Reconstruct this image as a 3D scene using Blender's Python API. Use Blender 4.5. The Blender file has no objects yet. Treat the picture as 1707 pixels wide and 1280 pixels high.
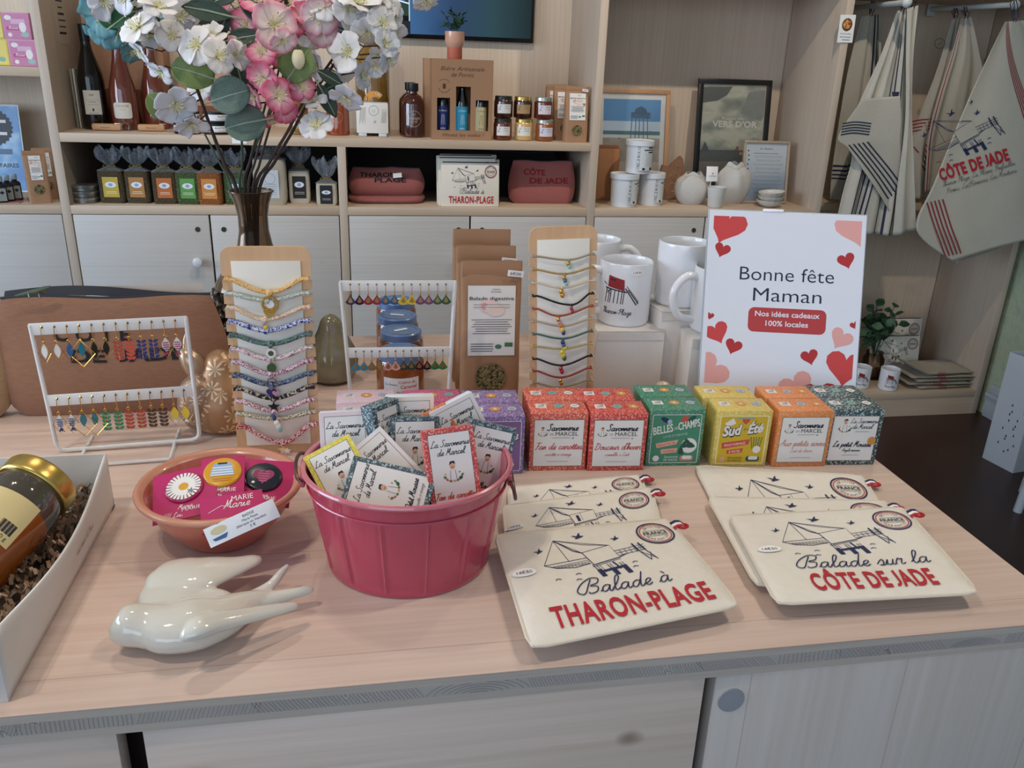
import bpy, bmesh, math, random
from mathutils import Vector, Matrix
PI = math.pi
C = bpy.context.scene.collection
rnd = random.Random(7)

# ---------------------------------------------------------------- camera, world, lights, exposure
CAM = Vector((0, 0, 1.36)); FPX = 1387.8
YAW, PITCH, ROLL = 0.183646, 0.370493, 0.036933
_f = Vector((math.sin(YAW)*math.cos(PITCH), math.cos(YAW)*math.cos(PITCH), -math.sin(PITCH)))
_r0 = Vector((math.cos(YAW), -math.sin(YAW), 0)); _u0 = _r0.cross(_f)
_r = _r0*math.cos(ROLL) + _u0*math.sin(ROLL); _u = -_r0*math.sin(ROLL) + _u0*math.cos(ROLL)
cd = bpy.data.cameras.new('camera'); cam = bpy.data.objects.new('camera', cd); C.objects.link(cam)
cam.matrix_world = Matrix(((_r.x, _u.x, -_f.x, CAM.x), (_r.y, _u.y, -_f.y, CAM.y), (_r.z, _u.z, -_f.z, CAM.z), (0, 0, 0, 1)))
cd.sensor_fit = 'HORIZONTAL'; cd.sensor_width = 36; cd.lens = FPX*36/1707; cd.clip_start = .02
bpy.context.scene.camera = cam
sc = bpy.context.scene
sc.view_settings.view_transform = 'Standard'; sc.view_settings.look = 'None'
sc.view_settings.gamma = 1; sc.view_settings.use_curve_mapping = False
sc.view_settings.exposure = 0.10
w = bpy.data.worlds.new('daylight'); sc.world = w; w.use_nodes = True
w.node_tree.nodes['Background'].inputs[0].default_value = (.60, .74, 1, 1)
w.node_tree.nodes['Background'].inputs[1].default_value = .50
def area(name, loc, target, sx, sy, power, col):
    l = bpy.data.lights.new(name, 'AREA'); l.shape = 'RECTANGLE'; l.size = sx; l.size_y = sy; l.energy = power; l.color = col
    o = bpy.data.objects.new(name, l); C.objects.link(o); o.location = loc
    o.rotation_euler = (Vector(target)-Vector(loc)).to_track_quat('-Z', 'Y').to_euler(); return o
def spot(loc, target, power, col=(1, .86, .72), ang=70, rad=.022):
    l = bpy.data.lights.new('ceiling_spot', 'SPOT'); l.energy = power; l.color = col; l.spot_size = math.radians(ang); l.spot_blend = .5; l.shadow_soft_size = rad
    o = bpy.data.objects.new('ceiling_spot', l); C.objects.link(o); o.location = loc
    o.rotation_euler = (Vector(target)-Vector(loc)).to_track_quat('-Z', 'Y').to_euler(); return o
area('shopfront_daylight', (-2.6, -6.5, 2.2), (0.3, 1.8, .9), 6, 3.0, 110, (.74, .85, 1))
area('side_window_daylight', (-3.0, 1.0, 1.65), (.5, 1.9, .9), 2.4, 1.3, 70, (.66, .81, 1))
SPOTS = [((-.75, .35, 2.58), (.0, .95, .9), 32), ((.85, .55, 2.58), (.2, .95, .9), 28), ((-.35, 1.45, 2.58), (.0, .9, .9), 17),
         ((1.05, 1.55, 2.58), (.4, .95, .9), 17), ((.2, 1.9, 2.58), (.3, 3.1, 1.25), 44), ((-.6, 1.9, 2.58), (-.6, 3.1, 1.25), 33), ((1.3, 1.9, 2.58), (1.4, 3.1, 1.2), 56)]
SPOTS = [(a, b, p*.5 if i < 4 else p) for i, (a, b, p) in enumerate(SPOTS)]+[((a[0]+.11, a[1]+.03, a[2]), b, p*.5) for a, b, p in SPOTS[:4]]
for a, b, p in SPOTS: spot(a, b, p)

def ray(px, py): return _r*((px-853.5)/FPX) - _u*((py-640)/FPX) + _f
def az(px, py, z): d = ray(px, py); return CAM + d*((z-CAM.z)/d.z)      # the point seen there at height z
def ay(px, py, y): d = ray(px, py); return CAM + d*((y-CAM.y)/d.y)      # ... on the upright plane y
V = Vector

# ---------------------------------------------------------------- materials
_m = {}
def lin(h):
    if not isinstance(h, str): return (*h[:3], 1)
    h = h.lstrip('#'); c = [int(h[i:i+2], 16)/255 for i in (0, 2, 4)]
    return tuple((x/12.92 if x <= .04045 else ((x+.055)/1.055)**2.4) for x in c) + (1,)
class NT:
    def __init__(s, name):
        s.m = bpy.data.materials.new(name); s.m.use_nodes = True; s.t = s.m.node_tree; s.n = s.t.nodes; s.l = s.t.links
        s.b = s.n['Principled BSDF']
    def new(s, t, **k):
        n = s.n.new('ShaderNode'+t)
        for a, v in k.items(): setattr(n, a, v)
        return n
    def put(s, inp, v):
        if isinstance(v, bpy.types.NodeSocket): s.l.new(v, inp)
        else: inp.default_value = v
    def math(s, op, a, b=0, c=0):
        n = s.new('Math', operation=op); s.put(n.inputs[0], a); s.put(n.inputs[1], b); s.put(n.inputs[2], c); return n.outputs[0]
    def mix(s, f, a, b, bt='MIX'):
        n = s.new('MixRGB', blend_type=bt); s.put(n.inputs[0], f); s.put(n.inputs[1], a); s.put(n.inputs[2], b); return n.outputs[0]
    def ramp(s, f, st, interp='LINEAR'):
        n = s.new('ValToRGB'); r = n.color_ramp; r.interpolation = interp
        while len(r.elements) < len(st): r.elements.new(.5)
        for e, (p, c) in zip(r.elements, st): e.position = p; e.color = lin(c)
        s.put(n.inputs[0], f); return n.outputs[0]
    def co(s, sx=1, sy=1, sz=1, kind='Object', loc=(0, 0, 0), rot=(0, 0, 0)):
        t = s.new('TexCoord'); mp = s.new('Mapping'); s.l.new(t.outputs[kind], mp.inputs[0]); mp.inputs[3].default_value = (sx, sy, sz)
        mp.inputs[1].default_value = loc; mp.inputs[2].default_value = rot; return mp.outputs[0]
    def noise(s, v, sc=5, det=3, ro=.5, dist=0):
        n = s.new('TexNoise'); s.put(n.inputs['Vector'], v); n.inputs['Scale'].default_value = sc; n.inputs['Detail'].default_value = det
        n.inputs['Roughness'].default_value = ro; n.inputs['Distortion'].default_value = dist; return n.outputs[0]
    def vor(s, v, sc=5, feat='F1', rand=1):
        n = s.new('TexVoronoi', feature=feat); s.put(n.inputs['Vector'], v); n.inputs['Scale'].default_value = sc; n.inputs['Randomness'].default_value = rand; return n
    def bump(s, h, st=.2, d=.001):
        n = s.new('Bump'); n.inputs['Strength'].default_value = st; n.inputs['Distance'].default_value = d; s.put(n.inputs['Height'], h)
        s.l.new(n.outputs[0], s.b.inputs['Normal'])
    def done(s, col, rough=.5, **k):
        s.put(s.b.inputs['Base Color'], col); s.put(s.b.inputs['Roughness'], rough)
        for a, v in k.items(): s.put(s.b.inputs[{'metal': 'Metallic', 'coat': 'Coat Weight', 'trans': 'Transmission Weight', 'ior': 'IOR', 'emit': 'Emission Strength', 'ecol': 'Emission Color', 'alpha': 'Alpha', 'sub': 'Subsurface Weight', 'spec': 'Specular IOR Level', 'sheen': 'Sheen Weight'}[a]], v)
        return s.m
def M(h, rough=.5, var=.05, sc=60, bump=0, name='paint', **k):
    key = (str(h), rough, var, sc, bump, name, tuple(sorted((a, str(v)) for a, v in k.items())))
    if key in _m: return _m[key]
    t = NT(name); c = lin(h)
    n = t.noise(t.co(), sc, 3)
    col = t.mix(n, tuple(x*(1-var) for x in c[:3])+(1,), tuple(min(1, x*(1+var)) for x in c[:3])+(1,))
    if bump: t.bump(n, bump, .002)
    _m[key] = t.done(col, rough, **k); return _m[key]
def cached(fn):
    def g(*a, **k):
        key = (fn.__name__, str(a), str(sorted(k.items())))
        if key not in _m: _m[key] = fn(*a, **k)
        return _m[key]
    return g
@cached
def wood(axis='X', across='Y', tint='#d8c6b0', dark='#bfa88f', pw=.14, knots=True, seed=0, rough=.5, knot='#75604e', bd=.12, ks=.075):
    """whitewashed pine: boards side by side, long grain, a few knots"""
    t = NT('whitewashed_pine')
    ax = 'XYZ'.index(axis); ac = 'XYZ'.index(across)
    sc3 = [1, 1, 1]; sc3[ax] = .07
    tc = t.new('TexCoord').outputs['Object']; sep = t.new('SeparateXYZ'); t.l.new(tc, sep.inputs[0])
    board = t.math('FLOOR', t.math('DIVIDE', t.math('ADD', sep.outputs[ac], seed*.37+9.1), pw))
    wn = t.new('TexWhiteNoise', noise_dimensions='1D'); t.put(wn.inputs['W'], board); bv = wn.outputs[0]
    cmb = t.new('CombineXYZ'); 
    t.put(cmb.inputs[ax], t.math('MULTIPLY', bv, 13.0))
    add = t.new('VectorMath', operation='ADD'); t.l.new(tc, add.inputs[0]); t.l.new(cmb.outputs[0], add.inputs[1])
    mp = t.new('Mapping'); t.l.new(add.outputs[0], mp.inputs[0]); mp.inputs[3].default_value = sc3; mp.inputs[1].default_value = (seed*1.7, seed*.9, seed*2.3)
    g1 = t.noise(mp.outputs[0], 16, 4, .55, .6)
    wv = t.new('TexWave', wave_type='BANDS', bands_direction='XYZ'[ac]); t.put(wv.inputs['Vector'], mp.outputs[0])
    wv.inputs['Scale'].default_value = 19; wv.inputs['Distortion'].default_value = 9; wv.inputs['Detail'].default_value = 2; wv.inputs['Detail Scale'].default_value = .7
    f = t.math('ADD', t.math('MULTIPLY', g1, .8), t.math('MULTIPLY', wv.outputs[1], .12))
    fine = t.new('Mapping'); t.l.new(add.outputs[0], fine.inputs[0]); s4 = [1, 1, 1]; s4[ax] = .02; fine.inputs[3].default_value = s4
    g2 = t.noise(fine.outputs[0], 150, 3, .6, .3)
    f = t.math('ADD', t.math('MULTIPLY', t.math('SUBTRACT', f, .42), 1.1), t.math('MULTIPLY', g2, 1.0)); f = t.math('MAXIMUM', t.math('MINIMUM', f, 1.1), -.1)
    col = t.mix(f, lin(tint), lin(dark))
    col = t.mix(bd, col, t.ramp(bv, [(0, '#b9ab9c'), (.5, '#e4d3bf'), (1, '#dfc3ad')]), 'MULTIPLY')
    edge = t.math('ABSOLUTE', t.math('SUBTRACT', t.math('FRACT', t.math('DIVIDE', t.math('ADD', sep.outputs[ac], seed*.37+9.1), pw)), .5))
    col = t.mix(t.math('MULTIPLY', t.math('GREATER_THAN', edge, .4965), .35), col, lin('#7a6a5a'))
    if knots:
        s2 = [1, 1, 1]; s2[ax] = .62
        mp2 = t.new('Mapping'); t.l.new(tc, mp2.inputs[0]); mp2.inputs[3].default_value = s2; mp2.inputs[1].default_value = (seed*.31, seed*.77, seed*.13)
        wob = t.noise(mp2.outputs[0], 30, 2)
        v = t.vor(mp2.outputs[0], 7.5)
        d = t.math('ADD', v.outputs[0], t.math('MULTIPLY', t.math('SUBTRACT', wob, .5), .10))
        sepc = t.new('SeparateColor'); t.l.new(v.outputs[1], sepc.inputs[0])
        rad = t.math('MULTIPLY', t.math('GREATER_THAN', sepc.outputs[0], .45), t.math('MULTIPLY', sepc.outputs[1], ks*1.5))
        k = t.new('MapRange'); t.put(k.inputs[0], d); t.put(k.inputs[1], rad); t.put(k.inputs[2], t.math('MULTIPLY', rad, .45)); k.inputs[3].default_value = 0; k.inputs[4].default_value = .75
        k2 = t.math('MULTIPLY', k.outputs[0], t.math('GREATER_THAN', rad, .012))
        col = t.mix(k2, col, lin(knot))
    t.bump(f, .10, .001)
    return t.done(col, rough)
@cached
def floral(base, d1, d2, sc=330, seed=0):
    """small printed flowers over a plain ground"""
    t = NT('printed_flowers'); c = t.co(loc=(seed, seed*.3, 0))
    v = t.vor(c, sc); v2 = t.vor(c, sc*1.9)
    col = t.mix(t.math('LESS_THAN', v.outputs[0], .40), lin(base), lin(d1))
    col = t.mix(t.math('LESS_THAN', v.outputs[0], .13), col, lin(d2))
    col = t.mix(t.math('LESS_THAN', v2.outputs[0], .22), col, lin(d2))
    return t.done(col, .45)
@cached
def cloth(h, h2=None, rough=.95, sc=900, amp=.25):
    t = NT('woven_cloth'); c = t.co()
    wx = t.new('TexWave', bands_direction='X'); t.put(wx.inputs[0], c); wx.inputs['Scale'].default_value = sc/6
    wz = t.new('TexWave', bands_direction='Z'); t.put(wz.inputs[0], c); wz.inputs['Scale'].default_value = sc/6
    wy = t.new('TexWave', bands_direction='Y'); t.put(wy.inputs[0], c); wy.inputs['Scale'].default_value = sc/6
    m = t.math('ADD', t.math('ADD', wx.outputs[1], wz.outputs[1]), wy.outputs[1])
    n = t.noise(t.co(1, 1, 6), 90, 3); n2 = t.noise(c, 9, 2)
    f = t.math('ADD', t.math('MULTIPLY', n, .6), t.math('MULTIPLY', n2, .4))
    col = t.mix(f, lin(h), lin(h2 or h)) if h2 else lin(h)
    col = t.mix(t.math('MULTIPLY', f, amp), col, (.25, .22, .2, 1), 'MULTIPLY')
    t.bump(m, .15, .0004)
    return t.done(col, rough, sheen=.15)
@cached
def glass(h='#ffffff', rough=.02, ior=1.45, trans=1.0):
    t = NT('glass'); n = t.noise(t.co(), 8, 1); c = lin(h)
    return t.done(t.mix(n, tuple(x*.97 for x in c[:3])+(1,), c), rough, trans=trans, ior=ior)
@cached
def rampmat(name, h, stops, sc=200, stretch=(1, 1, 1), rough=.6, interp='CONSTANT', det=3, **k):
    t = NT(name); n = t.noise(t.co(*stretch), sc, det); return t.done(t.ramp(n, stops, interp), rough, **k)
WHITE = M('#e9e7e2', .6, .02, name='white_card'); INK = M('#1d1f2b', .7, name='dark_ink'); NAVY = M('#1b2450', .7, name='navy_ink')
RED = M('#b31e2b', .7, name='red_ink'); KRAFT = M('#a37c5c', .8, .08, 40, .1, name='kraft_paper'); BLACK = M('#101012', .4, name='black')
GOLD = M('#d6a954', .25, name='gold', metal=1.0); SILVER = M('#c9c9cc', .25, name='silver', metal=1.0); LID = M('#cfb060', .3, name='gold_lid', metal=.9)
TAGW = M('#f2f1ee', .5, .01, name='price_sticker')

# ---------------------------------------------------------------- mesh builder
class MB:
    def __init__(s): s.v = []; s.f = []; s.mi = []; s.mats = []; s.M = Matrix(); s.rad = {}; s.sm = []
    def add(s, vs, fs, mat, smooth=True):
        b = len(s.v); s.v += [s.M @ V(p) for p in vs]
        if mat not in s.mats: s.mats.append(mat)
        i = s.mats.index(mat)
        for f in fs: s.f.append([b+k for k in f]); s.mi.append(i); s.sm.append(smooth)
        return b
    def box(s, c, d, mat, bev=0, rz=0, mt=None):
        R = Matrix.Rotation(rz, 3, 'Z') if not isinstance(rz, Matrix) else rz
        x, y, z = d[0]/2, d[1]/2, d[2]/2; c = V(c)
        if bev <= 0:
            vs = [c+R@V((i*x, j*y, k*z)) for i in (-1, 1) for j in (-1, 1) for k in (-1, 1)]
            s.add(vs, [(0, 1, 3, 2), (4, 6, 7, 5), (0, 4, 5, 1), (2, 3, 7, 6), (0, 2, 6, 4), (1, 5, 7, 3)], mat, False)
        else:
            bm = bmesh.new(); bmesh.ops.create_cube(bm, size=1)
            for v in bm.verts: v.co = V((v.co.x*d[0], v.co.y*d[1], v.co.z*d[2]))
            bmesh.ops.bevel(bm, geom=bm.edges[:], offset=min(bev, min(d)*.45), segments=2, profile=.5, affect='EDGES')
            bm.verts.ensure_lookup_table()
            s.add([c+R@v.co for v in bm.verts], [[v.index for v in f.verts] for f in bm.faces], mat); bm.free()
    def tube(s, pts, r, mat, n=8, closed=False, cap=True, flat=1):
        pts = [V(p) for p in pts]; m = len(pts); rs = r if isinstance(r, (list, tuple)) else [r]*m
        vs = []; up = None
        for i, p in enumerate(pts):
            if closed: t = pts[(i+1) % m]-pts[i-1]
            else: t = pts[min(i+1, m-1)]-pts[max(i-1, 0)]
            if t.length < 1e-9: t = V((0, 0, 1))
            t.normalize()
            if up is None:
                up = V((0, 0, 1)) if abs(t.z) < .9 else V((0, 1, 0))
            a = t.cross(up)
            if a.length < 1e-6: a = t.orthogonal()
            a.normalize(); b = a.cross(t); up = b
            for k in range(n): q = 2*PI*k/n; vs.append(p+(a*math.cos(q)*flat+b*math.sin(q))*rs[i])
        fs = []
        for i in range(m if closed else m-1):
            for k in range(n):
                j = (i+1) % m; fs.append((i*n+k, i*n+(k+1) % n, j*n+(k+1) % n, j*n+k))
        if cap and not closed: fs += [tuple(range(n))[::-1], tuple((m-1)*n+k for k in range(n))]
        s.add(vs, fs, mat)
    def lathe(s, prof, mat, n=28, c=(0, 0, 0), sx=1, sy=1, cap=True, rot=None):
        c = V(c); vs = []; m = len(prof)
        for r, z in prof:
            for k in range(n):
                a = 2*PI*k/n; p = V((r*math.cos(a)*sx, r*math.sin(a)*sy, z)); vs.append(c+(rot@p if rot else p))
        fs = [(i*n+k, i*n+(k+1) % n, (i+1)*n+(k+1) % n, (i+1)*n+k) for i in range(m-1) for k in range(n)]
        if cap:
            if prof[0][0] > 1e-6: fs.append(tuple(range(n))[::-1])
            if prof[-1][0] > 1e-6: fs.append(tuple((m-1)*n+k for k in range(n)))
        s.add(vs, fs, mat)
    def grid(s, fn, nu, nv, mat, closed=False, smooth=True):
        vs = [fn(i/nu, j/nv) for j in range(nv+1) for i in range(nu+1 if not closed else nu)]; w_ = nu if closed else nu+1
        s.add(vs, [(j*w_+i, j*w_+(i+1) % w_, (j+1)*w_+(i+1) % w_, (j+1)*w_+i) for j in range(nv) for i in range(nu)], mat, smooth)
    def prism(s, pts, mat, S, h, smooth=False):
        """outline pts (2-D) on surface frame S, extruded by h against its normal"""
        n = len(pts); f = [S(*p)[0] for p in pts]; b = [S(*p)[0]-S(*p)[1]*h for p in pts]
        s.add(f+b, [tuple(range(n)), tuple(range(n, 2*n))[::-1]]+[(i, n+i, n+(i+1) % n, (i+1) % n) for i in range(n)], mat, smooth)
    def ball(s, c, r, mat, n=12, sc=(1, 1, 1), rot=None):
        prof = [(r*math.sin(PI*i/8)+1e-7, -r*math.cos(PI*i/8)) for i in range(9)]
        b = len(s.v); s.lathe(prof, mat, n, (0, 0, 0), cap=False)
        # lathe applied s.M; redo in local space
        del s.v[b:]
        vs = []
        for rr, z in prof:
            for k in range(n):
                a = 2*PI*k/n; p = V((rr*math.cos(a)*sc[0], rr*math.sin(a)*sc[1], z*sc[2])); vs.append(s.M@(V(c)+(rot@p if rot else p)))
        s.v += vs
    def art(s, A, S, off=.0002, step=.000007, cut=0):
        for i, (vs, fs, mat) in enumerate(A.items):
            if cut and len(fs) == 1: vs, fs = slices(vs, fs, cut)
            o = off+step*i; pts = []
            for p in vs: q, n = S(*p); pts.append(q+n*o)
            s.add(pts, fs, mat, False)
    def build(s, name, parent=None, mods=(), origin=None, ang=40):
        me = bpy.data.meshes.new(name)
        o_ = V(origin) if origin else V((0, 0, 0))
        me.from_pydata([tuple(v-o_) for v in s.v], [], s.f); me.update()
        for m in s.mats: me.materials.append(m)
        me.polygons.foreach_set('material_index', s.mi); me.polygons.foreach_set('use_smooth', s.sm)
        me.set_sharp_from_angle(angle=math.radians(ang))
        if s.rad:
            at = me.attributes.new('rad', 'FLOAT', 'POINT')
            for i, v in s.rad.items(): at.data[i].value = v
        o = bpy.data.objects.new(name, me); C.objects.link(o); o.location = o_
        if parent: o.parent = parent
        for m in mods:
            md = o.modifiers.new(m[0].lower(), m[0])
            for k, v in m[1].items(): setattr(md, k, v)
        return o

def slices(vs, fs, step):
    bm = bmesh.new(); bv = [bm.verts.new((a, b, 0)) for a, b in vs]
    for f in fs: bm.faces.new([bv[k] for k in f])
    x = math.floor(min(v[0] for v in vs)/step)*step+step; x1 = max(v[0] for v in vs)
    while x < x1:
        bmesh.ops.bisect_plane(bm, geom=bm.verts[:]+bm.edges[:]+bm.faces[:], plane_co=(x, 0, 0), plane_no=(1, 0, 0)); x += step
    bm.verts.index_update(); o = [(v.co.x, v.co.y) for v in bm.verts], [[v.index for v in f.verts] for f in bm.faces]; bm.free(); return o
def plane(o, ex, ey):
    o, ex, ey = V(o), V(ex), V(ey); n = ex.cross(ey).normalized()
    return lambda x, y: (o+ex*x+ey*y, n)
def front(y, z0=0, x0=0): return plane((x0, y, z0), (1, 0, 0), (0, 0, 1))
def cyl(R, z0=0, x0=0, y0=0, a0=-PI/2):
    return lambda x, y: (V((x0+R*math.cos(a0+x/R), y0+R*math.sin(a0+x/R), z0+y)), V((math.cos(a0+x/R), math.sin(a0+x/R), 0)))

# ---------------------------------------------------------------- flat printed artwork (text, lines, shapes)
_tx = {}
def glyphs(s, bold=0, shear=0, sp=1.0):
    k = (s, bold, shear, sp)
    if k not in _tx:
        cu = bpy.data.curves.new('t', 'FONT'); cu.body = s; cu.offset = bold; cu.shear = shear; cu.resolution_u = 3; cu.space_character = sp; cu.space_line = 1
        o = bpy.data.objects.new('t', cu); me = o.to_mesh()
        vs = [(v.co.x, v.co.y) for v in me.vertices]; fs = [tuple(p.vertices) for p in me.polygons]
        if 'J' in s:   # keep the capital J on the baseline like the printed lettering
            root = list(range(len(vs)))
            def fd(i):
                while root[i] != i: root[i] = root[root[i]]; i = root[i]
                return i
            for f in fs:
                for v_ in f[1:]: root[fd(v_)] = fd(f[0])
            for r_ in {fd(i) for i in range(len(vs))}:
                ids = [i for i in range(len(vs)) if fd(i) == r_]; lo, hi = min(vs[i][1] for i in ids), max(vs[i][1] for i in ids)
                if lo < -.08 and hi > .6:
                    for i in ids: yy = (vs[i][1]-lo)/(hi-lo)*hi-.01; vs[i] = (vs[i][0]+.05-.10*max(0, 1-yy/.2), yy)
        _tx[k] = (vs, fs)
        o.to_mesh_clear(); bpy.data.objects.remove(o); bpy.data.curves.remove(cu)
    return _tx[k]
class Art:
    def __init__(s): s.items = []
    def raw(s, vs, fs, mat): s.items.append((vs, fs, mat)); return s
    def poly(s, pts, mat): return s.raw(list(pts), [tuple(range(len(pts)))], mat)
    def rect(s, x, y, w_, h, mat, r=0, n=4):
        if r <= 0: return s.poly([(x-w_/2, y-h/2), (x+w_/2, y-h/2), (x+w_/2, y+h/2), (x-w_/2, y+h/2)], mat)
        p = []
        for cx, cy, a in ((w_/2-r, -h/2+r, -90), (w_/2-r, h/2-r, 0), (-w_/2+r, h/2-r, 90), (-w_/2+r, -h/2+r, 180)):
            for i in range(n+1): q = math.radians(a+90*i/n); p.append((x+cx+r*math.cos(q), y+cy+r*math.sin(q)))
        return s.poly(p, mat)
    def gridrect(s, x, y, w_, h, mat, n=8):
        vs = [(x-w_/2+w_*i/n, y+j*h-h/2) for j in (0, 1) for i in range(n+1)]
        return s.raw(vs, [(i, i+1, n+2+i, n+1+i) for i in range(n)], mat)
    def disc(s, x, y, r, mat, ry=None, n=20, rot=0):
        ry = ry or r; c, t = math.cos(rot), math.sin(rot)
        return s.poly([(x+r*math.cos(2*PI*i/n)*c-ry*math.sin(2*PI*i/n)*t, y+r*math.cos(2*PI*i/n)*t+ry*math.sin(2*PI*i/n)*c) for i in range(n)], mat)
    def ring(s, x, y, r, w_, mat, n=28, ry=None, a0=0, a1=2*PI):
        k = (ry or r)/r
        vs = [(x+(r+d)*math.cos(a0+(a1-a0)*i/n), y+(r+d)*k*math.sin(a0+(a1-a0)*i/n)) for d in (-w_/2, w_/2) for i in range(n+1)]
        return s.raw(vs, [(i, n+1+i, n+2+i, i+1) for i in range(n)], mat)
    def line(s, pts, w_, mat, w2=None):
        n = len(pts); vs = []
        for i, p in enumerate(pts):
            a = pts[max(i-1, 0)]; b = pts[min(i+1, n-1)]; dx, dy = b[0]-a[0], b[1]-a[1]; L = math.hypot(dx, dy) or 1
            ww = w_ if w2 is None else w_+(w2-w_)*i/(n-1)
            vs += [(p[0]-dy/L*ww/2, p[1]+dx/L*ww/2), (p[0]+dy/L*ww/2, p[1]-dx/L*ww/2)]
        return s.raw(vs, [(2*i+1, 2*i+3, 2*i+2, 2*i) for i in range(n-1)], mat)
    def text(s, t, x, y, h, mat, xs=1, bold=0, shear=0, al='C', rot=0, w_=None, sp=1.0):
        vs, fs = glyphs(t, bold, shear, sp)
        if not vs: return s
        k = h/.69; x0 = min(v[0] for v in vs); x1 = max(v[0] for v in vs)
        if w_: xs = w_/((x1-x0)*k)
        ox = {'C': (x0+x1)/2, 'L': x0, 'R': x1}[al]; c, q = math.cos(rot), math.sin(rot); out = []
        for a, b in vs: X, Y = (a-ox)*k*xs, b*k; out.append((x+X*c-Y*q, y+X*q+Y*c))
        return s.raw(out, fs, mat)
    def heart(s, x, y, r, mat, rot=0, n=22):
        p = []
        for i in range(n):
            a = 2*PI*i/n; X = 16*math.sin(a)**3/16*r; Y = (13*math.cos(a)-5*math.cos(2*a)-2*math.cos(3*a)-math.cos(4*a))/16*r
            p.append((x+X*math.cos(rot)-Y*math.sin(rot), y+X*math.sin(rot)+Y*math.cos(rot)))
        return s.poly(p[::-1], mat)
    def bird(s, x, y, k, mat, rot=0):
        P = [(-1, .25), (-.45, .22), (-.1, .08), (.25, .55), (.55, .75), (.4, .3), (.5, .08), (1, .05), (.55, -.15), (.2, -.25), (-.2, -.4), (-.55, -.35), (-.25, -.12), (-.4, .0)]
        c, q = math.cos(rot), math.sin(rot); return s.poly([(x+(a*c-b*q)*k, y+(a*q+b*c)*k) for a, b in P][::-1], mat)
    def script(s, t, x, y, h, mat, w_=.05, rot=0, al='C', sl=.28):
        st, W = cursive(t); ox = {'C': W/2, 'L': 0}[al]; c, q = math.cos(rot), math.sin(rot)
        for ln in st:
            s.line([(x+((a-ox+b*sl)*h)*c-(b*h)*q, y+((a-ox+b*sl)*h)*q+(b*h)*c) for a, b in ln], h*w_, mat)
        return s
    def lines(s, x, y, w_, n, dy, h, mat, jit=.25):
        for i in range(n): L = w_*(1-rnd.random()*jit); s.rect(x, y-i*dy, L, h, mat)
        return s
    def xf(s, dx=0, dy=0, k=1, rot=0):
        A = Art(); c, q = math.cos(rot)*k, math.sin(rot)*k
        A.items = [([(dx+a*c-b*q, dy+a*q+b*c) for a, b in vs], fs, m) for vs, fs, m in s.items]; return A
    def join(s, o): s.items += o.items; return s
def cr(pts, n=5):
    out = []
    P = [pts[0]]+list(pts)+[pts[-1]]
    for i in range(1, len(P)-2):
        for k in range(n):
            t = k/n; out.append(tuple(.5*((2*P[i][j])+(-P[i-1][j]+P[i+1][j])*t+(2*P[i-1][j]-5*P[i][j]+4*P[i+1][j]-P[i+2][j])*t*t+(-P[i-1][j]+3*P[i][j]-3*P[i+1][j]+P[i+2][j])*t**3) for j in range(len(P[0]))))
    out.append(tuple(pts[-1])); return out
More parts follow.
